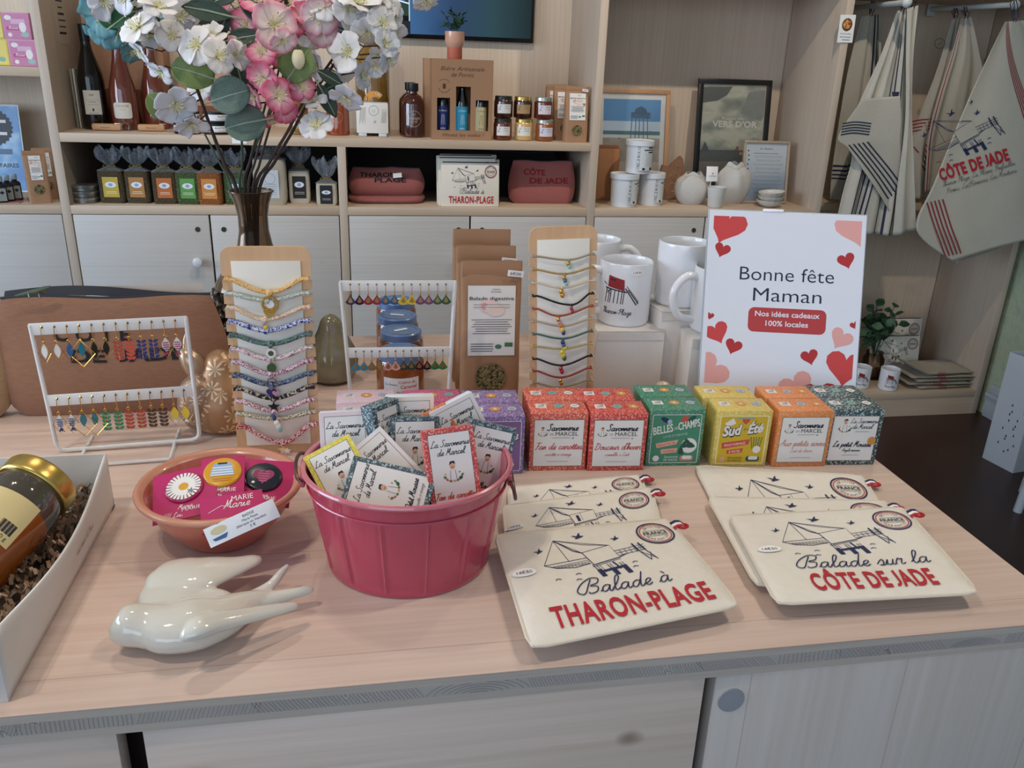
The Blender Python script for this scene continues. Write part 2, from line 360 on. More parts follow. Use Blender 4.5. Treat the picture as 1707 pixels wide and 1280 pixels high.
_GL = {  # joined-up handwriting, x-height .45, cap height 1; (strokes, advance)
 'a': ([[(0, .05), (.12, .2)], [(.42, .38), (.3, .45), (.14, .36), (.08, .16), (.16, .01), (.3, .06), (.42, .3), (.44, .42), (.42, .15), (.48, .0), (.62, .1)]], .56),
 'b': ([[(0, .1), (.2, .5), (.3, .85), (.2, 1.0), (.12, .8), (.12, .1), (.25, 0), (.4, .15), (.36, .38), (.5, .34)]], .5),
 'd': ([[(.42, .38), (.3, .45), (.12, .34), (.08, .14), (.18, .0), (.32, .08), (.46, .5), (.54, 1.0), (.46, .4), (.46, .08), (.54, 0), (.66, .1)]], .6),
 'e': ([[(0, .1), (.2, .18), (.34, .34), (.26, .46), (.12, .36), (.1, .12), (.24, 0), (.42, .12)]], .4),
 'i': ([[(0, .1), (.14, .42), (.12, .12), (.2, 0), (.32, .1)]], .3),
 'l': ([[(0, .1), (.2, .45), (.32, .85), (.24, 1.02), (.14, .85), (.12, .2), (.22, .0), (.36, .12)]], .32),
 'm': ([[(0, .1), (.1, .42), (.08, 0), (.2, .38), (.28, .42), (.28, 0), (.4, .38), (.48, .42), (.48, .05), (.6, .08)]], .56),
 'n': ([[(0, .1), (.1, .42), (.08, 0), (.22, .38), (.32, .4), (.32, .06), (.44, .08)]], .42),
 'o': ([[(.28, .43), (.12, .38), (.08, .14), (.2, .0), (.36, .12), (.36, .34), (.26, .44), (.4, .34), (.5, .38)]], .46),
 'r': ([[(0, .1), (.12, .46), (.2, .38), (.32, .42), (.28, .1), (.36, 0), (.48, .1)]], .42),
 's': ([[(0, .1), (.22, .46), (.32, .25), (.28, .04), (.12, .02), (.3, .0), (.48, .1)]], .42),
 'u': ([[(0, .1), (.1, .42), (.08, .12), (.18, 0), (.32, .12), (.36, .42), (.34, .1), (.42, 0), (.54, .1)]], .48),
 'v': ([[(0, .3), (.1, .42), (.14, .1), (.2, 0), (.34, .38), (.44, .36)]], .4),
 'c': ([[(.36, .36), (.24, .45), (.1, .3), (.12, .06), (.26, 0), (.42, .12)]], .4),
 't': ([[(0, .1), (.2, .8), (.14, .12), (.22, 0), (.36, .1)], [(.04, .55), (.3, .58)]], .3),
 'p': ([[(0, .1), (.14, .42), (.02, -.4), (.14, .34), (.28, .44), (.38, .28), (.28, .04), (.14, .04), (.5, .1)]], .46),
 'f': ([[(0, .1), (.22, .6), (.3, .95), (.2, .95), (.12, -.35), (.22, -.3), (.2, .02), (.36, .1)]], .32),
 'h': ([[(0, .1), (.2, .7), (.22, 1.0), (.1, .8), (.08, 0), (.24, .4), (.34, .34), (.34, .05), (.46, .1)]], .44),
 'g': ([[(.38, .38), (.24, .45), (.08, .25), (.2, .02), (.36, .2), (.4, .42), (.34, -.3), (.14, -.35), (.5, .1)]], .46),
 'B': ([[(.32, .95), (.2, .5), (.08, .06), (-.12, .02), (-.3, .25), (-.12, .7), (.3, 1.04), (.66, .96), (.62, .66), (.3, .52), (.64, .42), (.62, .1), (.34, .0), (.22, .12)]], .78),
 'L': ([[(.5, .8), (.42, 1.0), (.28, .85), (.2, .3), (.05, .02), (.3, .04), (.62, .06)]], .6),
 'S': ([[(.55, .85), (.4, 1.02), (.22, .8), (.42, .45), (.34, .06), (.08, .06), (-.06, .2)]], .58),
 'M': ([[(0, 0), (.16, .5), (.2, 1.0), (.3, .3), (.52, 1.0), (.52, .3), (.6, .02), (.72, .1)]], .72),
 'F': ([[(.05, .9), (.4, 1.0), (.7, .98)], [(.4, .98), (.28, .3), (.1, -.05)], [(.18, .5), (.5, .52)]], .55),
 'P': ([[(.3, .9), (.2, .4), (.08, 0)], [(0, .7), (.3, 1.0), (.6, .85), (.5, .55), (.2, .5)]], .5),
 'T': ([[(.05, .85), (.3, 1.0), (.65, .95)], [(.36, .96), (.26, .3), (.1, 0)]], .45),
 'A': ([[(0, 0), (.3, .6), (.5, 1.0), (.52, .4), (.6, 0)], [(.12, .36), (.56, .42)]], .68),
 'D': ([[(.3, .95), (.2, .4), (.1, .02), (.4, .02), (.66, .4), (.5, .9), (.1, .9)]], .75),
 ' ': ([], .34), ',': ([[(.05, .05), (0, -.15)]], .16), '.': ([[(.05, .05), (.08, .0)]], .16), '-': ([[(0, .25), (.3, .27)]], .36), "'": ([[(.1, 1), (.06, .8)]], .14),
}
def cursive(t):
    x = 0; out = []
    for ch in t:
        acc = ch in 'àâ'; ch = {'à': 'a', 'é': 'e'}.get(ch, ch); g = _GL.get(ch) or _GL.get(ch.lower()) or _GL['o']
        for s_ in g[0]: out.append([(x+a, b) for a, b in cr(s_, 4)])
        if acc: out.append([(x+.12, .78), (x+.3, .6)])
        x += g[1]
    return out, x

# ---------------------------------------------------------------- things
def tag(o, label=None, cat=None, group=None, kind=None):
    for k, v in (('label', label), ('category', cat), ('group', group), ('kind', kind)):
        if v: o[k] = v
    return o
def thing(name, label, cat, loc=(0, 0, 0), rz=0, group=None):
    o = bpy.data.objects.new(name, None); C.objects.link(o); o.empty_display_size = .02
    o.location = loc; o.rotation_euler = (0, 0, rz) if not isinstance(rz, Matrix) else rz.to_euler(); return tag(o, label, cat, group)
def kids(o): return _kids.get(o.name, [])
def copy_tree(o, loc=None, rz=None, label=None, group=None, parent=None):
    c = o.copy(); C.objects.link(c)
    if parent: c.parent = parent
    if loc is not None: c.location = loc
    if rz is not None: c.rotation_euler = (0, 0, rz) if not isinstance(rz, Matrix) else rz.to_euler()
    if label: c['label'] = label
    if group: c['group'] = group
    for ch in [q for q in C.objects if q.parent == o]: copy_tree(ch, parent=c)
    return c
def struct(name, mb, **k): return tag(mb.build(name, **k), kind='structure')
def basis(n, up):  # rotation whose -Y looks along n, Z near up
    n = V(n).normalized(); x = V(up).cross(-n).normalized(); x = (-n).cross(V(up)).normalized(); z = x.cross(-n).normalized()
    return Matrix((x, -n, z)).transposed()
# ---------------------------------------------------------------- the room
m = MB(); m.box((0, 1.0, -.01), (7, 7, .02), rampmat('floor_brown', '', ((0, '#2c1410'), (.5, '#3a1e17'), (1, '#4a271e')), 3, rough=.38, interp='LINEAR', det=6)); struct('floor', m)
m = MB(); m.box((-.2, 3.40, 1.3), (5.9, .05, 2.6), M('#b9b2a6', .8, name='wall_paint')); struct('wall_back', m)
m = MB(); m.box((2.655, 1.0, 1.3), (.05, 4.75, 2.6), rampmat('green_plaster', '', ((.3, '#a9b49c'), (.5, '#b6bf9f'), (.7, '#9fae9c')), 24, rough=.85, interp='LINEAR')); struct('wall_right', m)
WP_ = M('#b9b2a6', .8, name='wall_paint'); m = MB()
for cy, sy, cz, sz in ((-1.0, .75, 1.3, 2.6), (2.79, 1.17, 1.3, 2.6), (.79, 2.83, .46, .92), (.79, 2.83, 2.46, .28)): m.box((-3.1, cy, cz), (.05, sy, sz), WP_)
struct('wall_left', m)
m = MB(); WF = M('#dcdcd8', .5, name='window_white')
for cy, cz, sy, sz in ((.79, .94, 2.83, .05), (.79, 2.30, 2.83, .05), (-.60, 1.62, .05, 1.40), (2.18, 1.62, .05, 1.40), (.79, 1.62, .04, 1.36)): m.box((-3.1, cy, cz), (.07, sy, sz), WF)
struct('window_1', m)
m = MB(); m.box((-.2, 1.4, 2.63), (5.9, 4.1, .04), M('#cfc8bc', .8, name='ceiling_paint')); struct('ceiling', m)
m = MB(); m.box((2.62, 1.6, .045), (.02, 2.62, .09), M('#b9c0c8', .45, name='baseboard_paint'), .003); m.box((2.613, 1.6, .10), (.03, 2.62, .02), M('#b9c0c8', .45, name='baseboard_paint'), .006)
m.box((2.624, 1.6, .125), (.012, 2.62, .04), M('#b9c0c8', .45, name='baseboard_paint'), .003); struct('baseboard_right', m)
# ceiling spot housings (the lamps hang there)
proto = None
for i, (a, b, p) in enumerate(SPOTS):
    t = thing('ceiling_spotlight', 'small white ceiling spotlight '+('above the left front of the counter', 'above the right front of the counter', 'above the left back of the counter', 'above the right back of the counter', 'aimed at the middle of the wall shelves', 'aimed at the left end of the wall shelves', 'aimed at the framed prints', 'paired beside the one at the left front', 'paired beside the one at the right front', 'paired beside the one at the left back', 'paired beside the one at the right back')[i], 'lamp', (a[0], a[1], a[2]+.03), 0, 'ceiling spotlights')
    if proto is None:
        q = MB(); q.lathe([(.03, -.024), (.034, -.02), (.034, .0), (.031, .0), (.029, -.018), (.02, -.022)], M('#e8e6e0', .4, name='spot_white'), 20); q.build('housing', t); proto = q
        h_ = [o for o in C.objects if o.parent == t][0]
    else:
        c = h_.copy(); C.objects.link(c); c.parent = t

# ---------------------------------------------------------------- wall shelving: upright boards, shelves, cabinet doors
Y0, YB, TH = 2.93, 3.33, .028
UX = [-1.83, -.95, -.065, .81, 1.692, 2.585]
wv = wood('Z', 'X', '#e0d0bb', '#cbb8a2', .14, seed=1); wp = wood('Z', 'Y', '#cfc0ae', '#bba895', .14, seed=2)
ws = wood('X', 'Y', '#d6c3ac', '#c2ab92', .13, seed=3); wd = wood('X', 'Z', '#cbc8c4', '#bdb8b1', .15, seed=4, bd=.05, ks=.075)
KN = M('#d9dcdf', .3, name='knob_white')
def upright(t, x, z1=2.1, z0=0, n='upright', y0=Y0):
    q = MB(); q.box((x, (y0+YB)/2, (z0+z1)/2), (TH, YB-y0, z1-z0), wp, .0012); q.build(n, t)
def shelf(t, x0, x1, z, y0=Y0, n='shelf'):
    q = MB(); q.box(((x0+x1)/2, (y0+YB)/2, z-TH/2), (x1-x0-TH, YB-y0, TH), ws, .0012); q.build(n, t)
def back(t, x0, x1, z0, z1):
    q = MB(); q.box(((x0+x1)/2, YB+.011, (z0+z1)/2), (x1-x0-TH, .018, z1-z0), wv); q.build('back_panel', t)
def door(t, x0, x1, z0, z1, knob=0, mat=None):
    q = MB(); q.box(((x0+x1)/2, Y0+.011, (z0+z1)/2), (x1-x0-.006, .02, z1-z0), mat or wd, .0015); d = q.build('cabinet_door', t)
    for s_ in ([knob] if knob else []):
        kx = x1-.048 if s_ > 0 else x0+.048
        k = MB(); k.lathe([(.008, 0), (.007, .012), (.014, .016), (.0165, .022), (.015, .028), (.008, .031)], KN, 20, rot=Matrix.Rotation(PI/2, 3, 'X'), c=(kx, Y0+.001, .687)); k.build('knob', d)
        k = MB(); k.lathe([(.0085, 0), (.0085, .002), (.0055, .0022), (.005, .0012), (.001, .0012)], M('#57504a', .4, name='lock_metal', metal=.7), 18, rot=Matrix.Rotation(PI/2, 3, 'X'), c=(x1-.041 if s_ > 0 else x0+.043, Y0+.0012, .795)); k.build('lock', d)
def cabinet(t, x0, x1, doors=2):
    w_ = (x1-x0-TH)/doors
    for i in range(doors): door(t, x0+TH/2+i*w_, x0+TH/2+(i+1)*w_, .08, .842, 1 if i == 0 else -1)
    q = MB(); q.box(((x0+x1)/2, Y0+.04, .039), (x1-x0-TH, .02, .074), ws); q.build('plinth', t)
tl = thing('shelving_unit', 'pale wooden wall shelf at the left edge holding soap boxes above its cabinet', 'shelving unit', (-1.4, Y0, 0)); tl.location = (0, 0, 0)
upright(tl, UX[0]); shelf(tl, UX[0], UX[1], .872); shelf(tl, UX[0], UX[1], 1.291); back(tl, UX[0], UX[1], .1, 2.1); cabinet(tl, UX[0], UX[1])
tm = thing('shelving_unit', 'wide pale wooden wall shelf with bottles, jars and pouches over two pairs of cabinet doors', 'shelving unit')
for x in (UX[1], UX[3]): upright(tm, x)
upright(tm, UX[2], 1.072)
shelf(tm, UX[1], UX[3], 1.099)
for a, b in ((1, 2), (2, 3)): shelf(tm, UX[a], UX[b], .872); cabinet(tm, UX[a], UX[b])
back(tm, UX[1], UX[3], .1, 2.1)
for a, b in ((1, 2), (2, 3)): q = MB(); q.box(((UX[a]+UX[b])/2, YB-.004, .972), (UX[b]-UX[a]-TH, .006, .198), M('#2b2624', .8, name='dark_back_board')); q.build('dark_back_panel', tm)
tr = thing('shelving_unit', 'pale wooden wall niche with framed prints and white buckets, topped by a board', 'shelving unit')
upright(tr, UX[4], 1.66); shelf(tr, UX[3], UX[4], .872); shelf(tr, UX[3], UX[4], 1.655, Y0+.02); back(tr, UX[3], UX[4], .1, 1.63); cabinet(tr, UX[3], UX[4])
tn = thing('shelving_unit', 'open wooden niche at the right with tea towels hung over a floor-level shelf', 'shelving unit')
upright(tn, UX[5]); shelf(tn, UX[4], UX[5], .108); shelf(tn, UX[4], UX[5], 1.655, Y0+.02); back(tn, UX[4], UX[5], .1, 1.63)
shelf(tn, UX[4], UX[5], .872, 3.10)
q = MB(); q.box(((UX[4]+UX[5])/2, Y0+.012, .04), (UX[5]-UX[4]-TH, .02, .08), ws); q.build('plinth', tn)
# slot label and notice on the uprights
q = MB(); P = ay(1411, 48, Y0-.003); q.box(P, (.058, .0012, .09), TAGW, rz=Matrix.Rotation(-.03, 3, 'Y'))
S = front(P.y-.0006, P.z, P.x); A = Art(); A.rect(0, 0, .056, .089, TAGW, .008).disc(.0, .013, .0195, M('#4a2d12', .4, name='print_brown'), ry=.021).disc(0, .014, .015, rampmat('print_amber', '', ((.35, '#5b2c10'), (.5, '#b5631c'), (.6, '#e2b16a')), 90, interp='LINEAR'), ry=.016)
A.text('Gourmandises', 0, -.018, .004, INK, w_=.042, bold=.01).rect(0, -.027, .042, .004, M('#a9b6c4', name='pale_blue_print')).rect(.004, -.036, .03, .002, INK); q.art(A, S)
tag(q.build('hanging_tag'), 'small white rounded tag with a round amber picture fixed on the upright board', 'tag')
q = MB(); x = UX[1]+TH/2+.0006
S = plane((x, 3.12, 1.52), (0, -1, 0), (0, 0, 1)); S = plane((x, 3.12, 1.45), (0, 1, 0), (0, 0, 1))
def nS(u, v): return V((x, 3.12+u, 1.45+v)), V((1, 0, 0))
q.prism([(-.05, -.09), (.05, -.09), (.05, .2), (-.05, .2)], M('#c9bda9', .7, name='aged_paper'), nS, .0005)
A = Art()
for i in range(13): A.rect(.0+rnd.uniform(-.004, .004), .17-i*.019, .07*(1-rnd.random()*.4), .004 if i % 3 else .007, INK)
A.items = [([(-a, b) for a, b in vs][::-1] if 0 else vs, fs, mm) for vs, fs, mm in A.items]
q.art(A, nS); tag(q.build('paper_notice'), 'printed paper notice pinned inside the shelf beside the dark wine bottle', 'notice')

# ---------------------------------------------------------------- sales counter
WT = wood('X', 'Y', '#e6d3c6', '#ccb2a2', .16, seed=5, rough=.42, knot='#8a7358', bd=.2, ks=.085)
@cached
def ply_edge():
    t = NT('plywood_edge'); tc = t.new('TexCoord').outputs['Object']; sep = t.new('SeparateXYZ'); t.l.new(tc, sep.inputs[0])
    mp = t.new('Mapping'); t.l.new(tc, mp.inputs[0]); mp.inputs[3].default_value = (1, 1, 2.2)
    lo = t.noise(t.co(1, 1, 1), 7, 2); sh = t.math('MULTIPLY', t.math('SUBTRACT', lo, .5), 5.0)
    ph = t.math('ADD', t.math('MULTIPLY', sep.outputs[0], 900), t.math('MULTIPLY', t.math('MULTIPLY', sep.outputs[2], sh), 900)); st_ = t.math('MULTIPLY_ADD', t.math('SINE', t.math('ADD', ph, t.math('MULTIPLY', lo, 26))), .5, .5)
    g = t.noise(t.co(.5, 1, 14), 22, 3)
    out = t.mix(g, lin('#c9bfb2'), lin('#b3a797')); midc = t.mix(t.math('MULTIPLY', st_, t.math('MULTIPLY', t.noise(t.co(1, 1, 1, loc=(3, 1, 0)), 12, 2), 1.6)), lin('#c4bcb0'), lin('#8d867c'))
    z = sep.outputs[2]; mid = t.math('MULTIPLY', t.math('GREATER_THAN', z, .8815), t.math('LESS_THAN', z, .8925))
    return t.done(t.mix(mid, out, midc), .55)
q = MB(); q.box((-.481, .9745, .887), (2.238, .8829, .026), WT, .0012)
b = len(q.v); q.add([(-1.6, .5325, .8745), (.6375, .5325, .8745), (.6375, .5325, .8992), (-1.6, .5325, .8992)], [(0, 1, 2, 3)], ply_edge(), False)
q.add([(.6385, .534, .8745), (.6385, 1.415, .8745), (.6385, 1.415, .8992), (.6385, .534, .8992)], [(0, 1, 2, 3)], ply_edge(), False)
EA = Art(); x = -1.15; EG = M('#8e8c8a', .6, name='end_grain_line'); z0_, z1_ = .8818, .8922
while x < .62:
    w2 = rnd.uniform(.05, .13); w2 = min(w2, .636-x); kind_ = rnd.random()
    if kind_ < .38:
        for k in range(1, 9):
            r_ = w2*.5*k/8; P_ = [(x+w2/2+r_*math.cos(a), z0_-.003+r_*.42*math.sin(a)) for a in [PI*i/16 for i in range(17)]]; run = []
            for p_ in P_+[(0, 9)]:
                if z0_ < p_[1] < z1_: run.append(p_)
                else:
                    if len(run) > 1: EA.line(run, .0005, EG)
                    run = []
    else:
        sl = rnd.uniform(-.9, .9)*.011; n_ = int(w2/rnd.uniform(.0022, .0042))
        for k in range(n_): xx = x+.002+k*w2/n_; bow = rnd.uniform(-.0006, .0006); EA.line([(xx, z0_), (xx+sl*.5+bow, (z0_+z1_)/2), (xx+sl, z1_)], .00045, EG)
    x += w2
q.art(EA, front(.5325), .0002, 0)
tag(q.build('counter_top'), 'long pale pine counter top with rounded grain edge, loaded with gifts', 'counter top')
cb = thing('counter_cabinet', 'pale wooden cabinet under the counter top with drawer fronts and side board', 'cabinet')
gx = wood('X', 'Z', '#dfd2c5', '#c4b3a3', .3, seed=6, knots=True, bd=.06); gz = wood('Z', 'X', '#cdc9c2', '#bcb6ac', .15, seed=9, bd=.15)
def cbox(n, x0, x1, mat, y=.5345, p=None, z1=.8735):
    k = MB(); k.box(((x0+x1)/2, y+.01, (z1+.08)/2), (x1-x0, .02, z1-.08), mat, .001); return k.build(n, p or cb)
cbox('drawer_front', -1.1, -.1965, gx); dr = cbox('drawer_front', -.178, .2775, gx); sd = cbox('door_panel', .2875, .6375, gz)
k = MB(); k.lathe([(.0, -.0005), (.0125, -.0005), (.0122, .0008), (0, .001)], M('#9a9b9f', .5, name='grey_cap'), 28, rot=Matrix.Rotation(PI/2, 3, 'X'), c=(.304, .534, .846), cap=False); k.build('screw_cap', sd)
k = MB(); k.lathe([(.006, 0), (.006, .010), (.013, .014), (.016, .02), (.013, .026), (.004, .028)], M('#9b7b5e', .5, name='wood_knob'), 20, rot=Matrix.Rotation(PI/2, 3, 'X'), c=(-.151, .534, .820)); k.build('knob', dr)
k = MB(); k.box((-.231, .98, .47), (1.735, .80, .78), M('#3a2a24', .7, name='dark_carcass')); k.build('carcass', cb)
k = MB(); k.box((.628, .975, .47), (.018, .86, .80), wood('Z', 'Y', '#cdc9c2', '#bcb6ac', .15, seed=7), .001); k.build('side_panel', cb)
k = MB(); k.box((-.231, .99, .04), (1.70, .82, .076), M('#3a2a24', .7, name='dark_carcass')); k.build('plinth', cb)
# ---------------------------------------------------------------- soap boxes in two rows
ZC = .9
CREAM = M('#dfdcd6', .5, .01, name='label_cream'); TEAL = M('#6f9a97', .5, name='teal_print'); OCHRE = M('#c98b3c', .5, name='ochre_print'); SKIN = M('#d3a184', .7, name='skin_print')
GREENP = M('#5d7a45', .6, name='leaf_print'); CORALP = M('#c4483c', .6, name='coral_print'); GREYT = M('#8f8c8c', .7, name='grey_print'); DKG = M('#1c4d3f', .6, name='dark_green_print')
def soapman(A, x, y, k):
    """the little moustached soap maker among flowers"""
    A.disc(x, y+.33*k, .085*k, SKIN, ry=.11*k).poly([(x-.1*k, y+.36*k), (x-.06*k, y+.47*k), (x+.07*k, y+.48*k), (x+.1*k, y+.38*k), (x, y+.42*k)], INK)
    A.rect(x, y+.29*k, .07*k, .02*k, M('#6b2f20', .6, name='moustache')).poly([(x-.16*k, y-.1*k), (x+.16*k, y-.1*k), (x+.1*k, y+.22*k), (x-.1*k, y+.22*k)], CREAM)
    A.line([(x-.1*k, y-.1*k), (x-.07*k, y+.2*k)], .014*k, INK).line([(x+.1*k, y-.1*k), (x+.07*k, y+.2*k)], .014*k, INK)
    for a, b, c, r in ((-.26, .0, GREENP, .06), (-.2, -.08, CORALP, .045), (-.1, -.13, GREENP, .05), (.02, -.14, OCHRE, .04), (.12, -.12, GREENP, .05), (.22, -.06, DKG, .07), (.28, .03, GREENP, .05), (.2, .12, CORALP, .03), (-.24, .1, OCHRE, .03)):
        A.disc(x+a*k, y+b*k, r*k, c, ry=r*.7*k, n=9, rot=a*3)
def marcel_label(title, sub, tcol, w_=.056, h=.060, dark=False):
    A = Art(); A.rect(0, 0, w_+.0016, h+.0016, M('#7c6a5c', .6, name='thin_frame')).rect(0, 0, w_, h, CREAM)
    if dark:
        soapman(A, -.013, .013, .028); A.script('La Savonnerie', .011, .021, .0062, INK, .09).script('de Marcel', .009, .0135, .0062, INK, .09)
        A.rect(.010, .0095, .018, .0006, GREYT); A.script(title, .0, -.011, .0078, INK, .12).script(sub, 0, -.0175, .0042, INK, .1).rect(0, -.0225, .022, .0005, GREYT)
    else:
        soapman(A, -.0195, .012, .019); A.text('LA', -.009, .0235, .0022, INK).script('Savonnerie', .004, .0165, .0085, INK, .13); A.text('DE', -.0085, .0105, .0026, GREYT).text('MARCEL', .0095, .0098, .0050, INK, w_=.027)
        A.rect(.003, .0070, .022, .0006, GREYT).bird(.017, .0065, .0018, INK); A.script(title, 0, -.008, .0088, tcol, .1).script(sub, 0, -.0165, .0048, tcol, .07).rect(0, -.024, .026, .0005, GREYT)
    return A
def badges(order):
    A = Art(); A.rect(-.020, .002, .013, .012, CREAM).poly([(-.025, .004), (-.015, .0065), (-.016, .004)], INK).line([(-.024, .0005), (-.016, .002)], .0012, INK).line([(-.024, -.002), (-.016, -.001)], .0006, GREYT)
    for x, c in zip((0.001, .021), order):
        if c == 'o': A.disc(x, .002, .0066, OCHRE).disc(x, .002, .0048, M('#d8a25c', .5, name='ochre_pale')).ring(x, .002, .0035, .0008, OCHRE).disc(x, .002, .0018, CREAM)
        elif c == 't': A.disc(x, .002, .0060, TEAL).ring(x, .002, .0042, .0007, M('#a8c4bf', .5, name='pale_teal'))
        elif c == 'w': A.disc(x, .002, .0062, GREYT).disc(x, .002, .0054, CREAM).rect(x, .002, .006, .0012, INK)
        else: A.disc(x, .002, .0060, M('#8d9cae', .5, name='grey_blue_print')).ring(x, .002, .0042, .0007, CREAM)
    return A
def fullart(kind):
    A = Art(); bw = .061; bh = .065
    if kind == 'green':
        g = M('#3d8465', .5, name='green_print'); A.rect(0, 0, bw, bh, CREAM, .002).rect(0, 0, bw-.0014, bh-.0014, g, .0015)
        A.disc(-.014, .025, .007, NAVY, ry=.003, rot=-.5).disc(-.009, .023, .003, M('#a9b3c9', .5, name='pale_petal')).disc(.010, .026, .0045, CORALP).disc(.018, .027, .006, DKG, ry=.0025, rot=.6)
        A.text('BELLES', -.0155, .008, .0098, CREAM, w_=.025, rot=.2, bold=.02, shear=.1).text('DES', .0005, .0125, .0036, CREAM, rot=.2, w_=.005).text('CHAMPS', .0165, .0145, .0098, CREAM, w_=.027, rot=.2, bold=.02, shear=.1)
        A.text('LOTIE ET MENTHE', .0, .0035, .0028, M('#a9c7b8', .5, name='pale_green_print'), rot=.15, w_=.03)
        A.poly([(-.024, -.006), (.004, -.001), (.002, -.007), (-.022, -.012)], M('#d9a48c', .5, name='ribbon_print')).text('PEAUX MIXTES', -.010, -.0083, .003, RED, w_=.022, rot=.18).poly([(-.017, -.014), (.004, -.012), (.003, -.018), (-.016, -.020)], M('#d9a48c', .5, name='ribbon_print')).text('& GRASSES', -.006, -.0177, .003, RED, w_=.014, rot=.06)
        A.disc(.018, -.009, .010, CREAM)
        for i in range(7): A.disc(.014+.006*math.cos(i*1.9), -.010+.006*math.sin(i*2.3), .006, DKG, ry=.0022, rot=i*.9)
        A.text('Savonnerie', -.003, -.0255, .0032, CREAM, w_=.017).text('DE MARCEL', -.003, -.0295, .0028, CREAM, w_=.018).disc(-.022, -.026, .004, CREAM).rect(.0165, -.026, .017, .007, M('#c77f6b', .5, name='soap_print'), .003).rect(.017, -.025, .012, .005, CREAM, .002)
    elif kind == 'yellow':
        g = M('#c9a71f', .5, name='yellow_print'); A.rect(0, 0, bw, bh, M('#e6d79a', .5, name='pale_yellow_print'), .002).rect(0, 0, bw-.003, bh-.003, g, .0015)
        A.heart(.002, .025, .0048, CORALP).rect(.002, .0285, .022, .0014, TEAL).poly([(-.024, .022), (-.014, .029), (-.01, .022), (-.02, .017)], CREAM)
        A.text('Sud', -.0125, .006, .0125, INK, bold=.09, shear=.3, rot=.12, w_=.026).text('Sud', -.0128, .0064, .0125, CREAM, bold=.04, shear=.3, rot=.12, w_=.025).text('EN', .0035, .0125, .0035, M('#4a5a2a', .5, name='olive_print')).text('Été', .0165, .0095, .0115, INK, bold=.09, shear=.3, rot=.12, w_=.022).text('Été', .0162, .0099, .0115, CREAM, bold=.04, shear=.3, rot=.12, w_=.021)
        A.poly([(-.025, -.004), (.010, .001), (.009, -.006), (-.024, -.012)], CORALP).text('PEAUX NORMALES', -.008, -.0072, .003, CREAM, w_=.026, rot=.14).poly([(-.018, -.014), (.003, -.011), (.002, -.017), (-.017, -.019)], CORALP).text('& MIXTES', -.0075, -.0170, .003, CREAM, w_=.014, rot=.1)
        for i in range(5): A.line([(.014+i*.0022, -.012), (.011+i*.0035, .004)], .0014, GREENP)
        A.disc(.020, -.013, .005, CREAM).text('Savonnerie', -.006, -.0252, .0032, INK, w_=.018).text('DE MARCEL', -.006, -.0292, .0028, INK, w_=.018).rect(.0165, -.0255, .017, .007, DKG, .003).rect(.017, -.0245, .012, .005, CREAM, .002).disc(-.022, -.026, .0035, SKIN)
    elif kind == 'purple':
        g = M('#7c5d8f', .5, name='purple_print'); A.rect(0, 0, bw, bh, CREAM, .002).rect(0, 0, bw-.0014, bh-.0014, g, .0015); A.script('la Trance', .002, .006, .013, INK, .2, rot=.12).script('la Trance', .0015, .0065, .013, CREAM, .13, rot=.12)
        A.line([(-.02, .018), (.024, .024)], .0008, CREAM).rect(.0, -.012, .03, .006, CORALP).disc(.016, -.024, .007, CREAM, ry=.004)
    elif kind == 'pink':
        g = M('#b5466b', .5, name='pink_print'); A.rect(0, 0, bw, bh, CREAM, .002).rect(0, 0, bw-.0014, bh-.0014, g, .0015); A.script('Fleur de', 0, .008, .013, CREAM, .14, rot=.12).rect(0, -.012, .03, .006, CREAM)
    else:
        g = M('#d5b7c4', .5, name='pale_pink_print'); A.rect(0, 0, bw, bh, g, .002)
        D = M('#3f3a44', .6, name='donkey_grey'); c = M('#b6adb4', .6, name='donkey_pale')
        A.disc(-.004, .016, .006, c, ry=.0075).poly([(-.010, .02), (-.009, .031), (-.005, .023)], D).poly([(0, .022), (.003, .031), (.004, .02)], D).line([(-.02, .012), (-.008, .022)], .0022, INK).disc(-.022, .012, .002, CORALP).disc(-.006, .017, .001, INK).disc(-.001, .017, .001, INK)
        A.disc(.022, .022, .004, INK, ry=.003).script('Lait d', .008, .004, .011, M('#a3356a', .6, name='magenta_print'), .12)
        for i in range(3): A.disc(-.02+i*.02, -.018, .004, CORALP, ry=.003)
    return A
BOXW, BOXD, BOXH = .0688, .041, .0752
FL = {'pale': floral('#d9bfca', '#e2ccd5', '#cfa9b8'), 'pink': floral('#bd5577', '#cf7793', '#dca0b3'), 'purple': floral('#7a6296', '#a893bd', '#d8cfe0'), 'coral': floral('#c9513f', '#e08e79', '#efd9c4'),
      'red': floral('#bf3a35', '#db7a66', '#efd9c4', seed=2), 'green': floral('#3f7d62', '#4c8a6c', '#b5cbb2', 240, 3), 'yellow': floral('#d2b85c', '#dcc778', '#8f9a52', 220, 4), 'orange': floral('#d58348', '#dd9560', '#e9b58a', 300, 5), 'dark': floral('#33474d', '#93a8a0', '#dfe0d2', 300, 6)}
SPEC = [  # kind, front-left x, front-left y, yaw, words
 ('pale', 564, 794, -.01, 'pale pink soap box with a printed donkey', 'tb'), ('pink', 678, 792, -.02, 'raspberry pink soap box', 'ot'), ('purple', 776, 792, -.05, 'purple flowered soap box with cream lettering', 'og'),
 ('coral', 881, 785, -.07, 'coral flowered soap box with a cream label in red script', 'tw'), ('red', 979, 785, -.08, 'brick red flowered soap box with a cream label', 'to'), ('green', 1075, 777, -.07, 'green soap box with slanted cream capitals', 'og'),
 ('yellow', 1185, 778, -.09, 'yellow soap box with a red ribbon print', 'ob'), ('orange', 1286, 778, -.08, 'orange soap box with a cream label', 'bo'), ('dark', 1369, 775, -.09, 'dark blue and white flowered soap box at the right end', 'tw')]
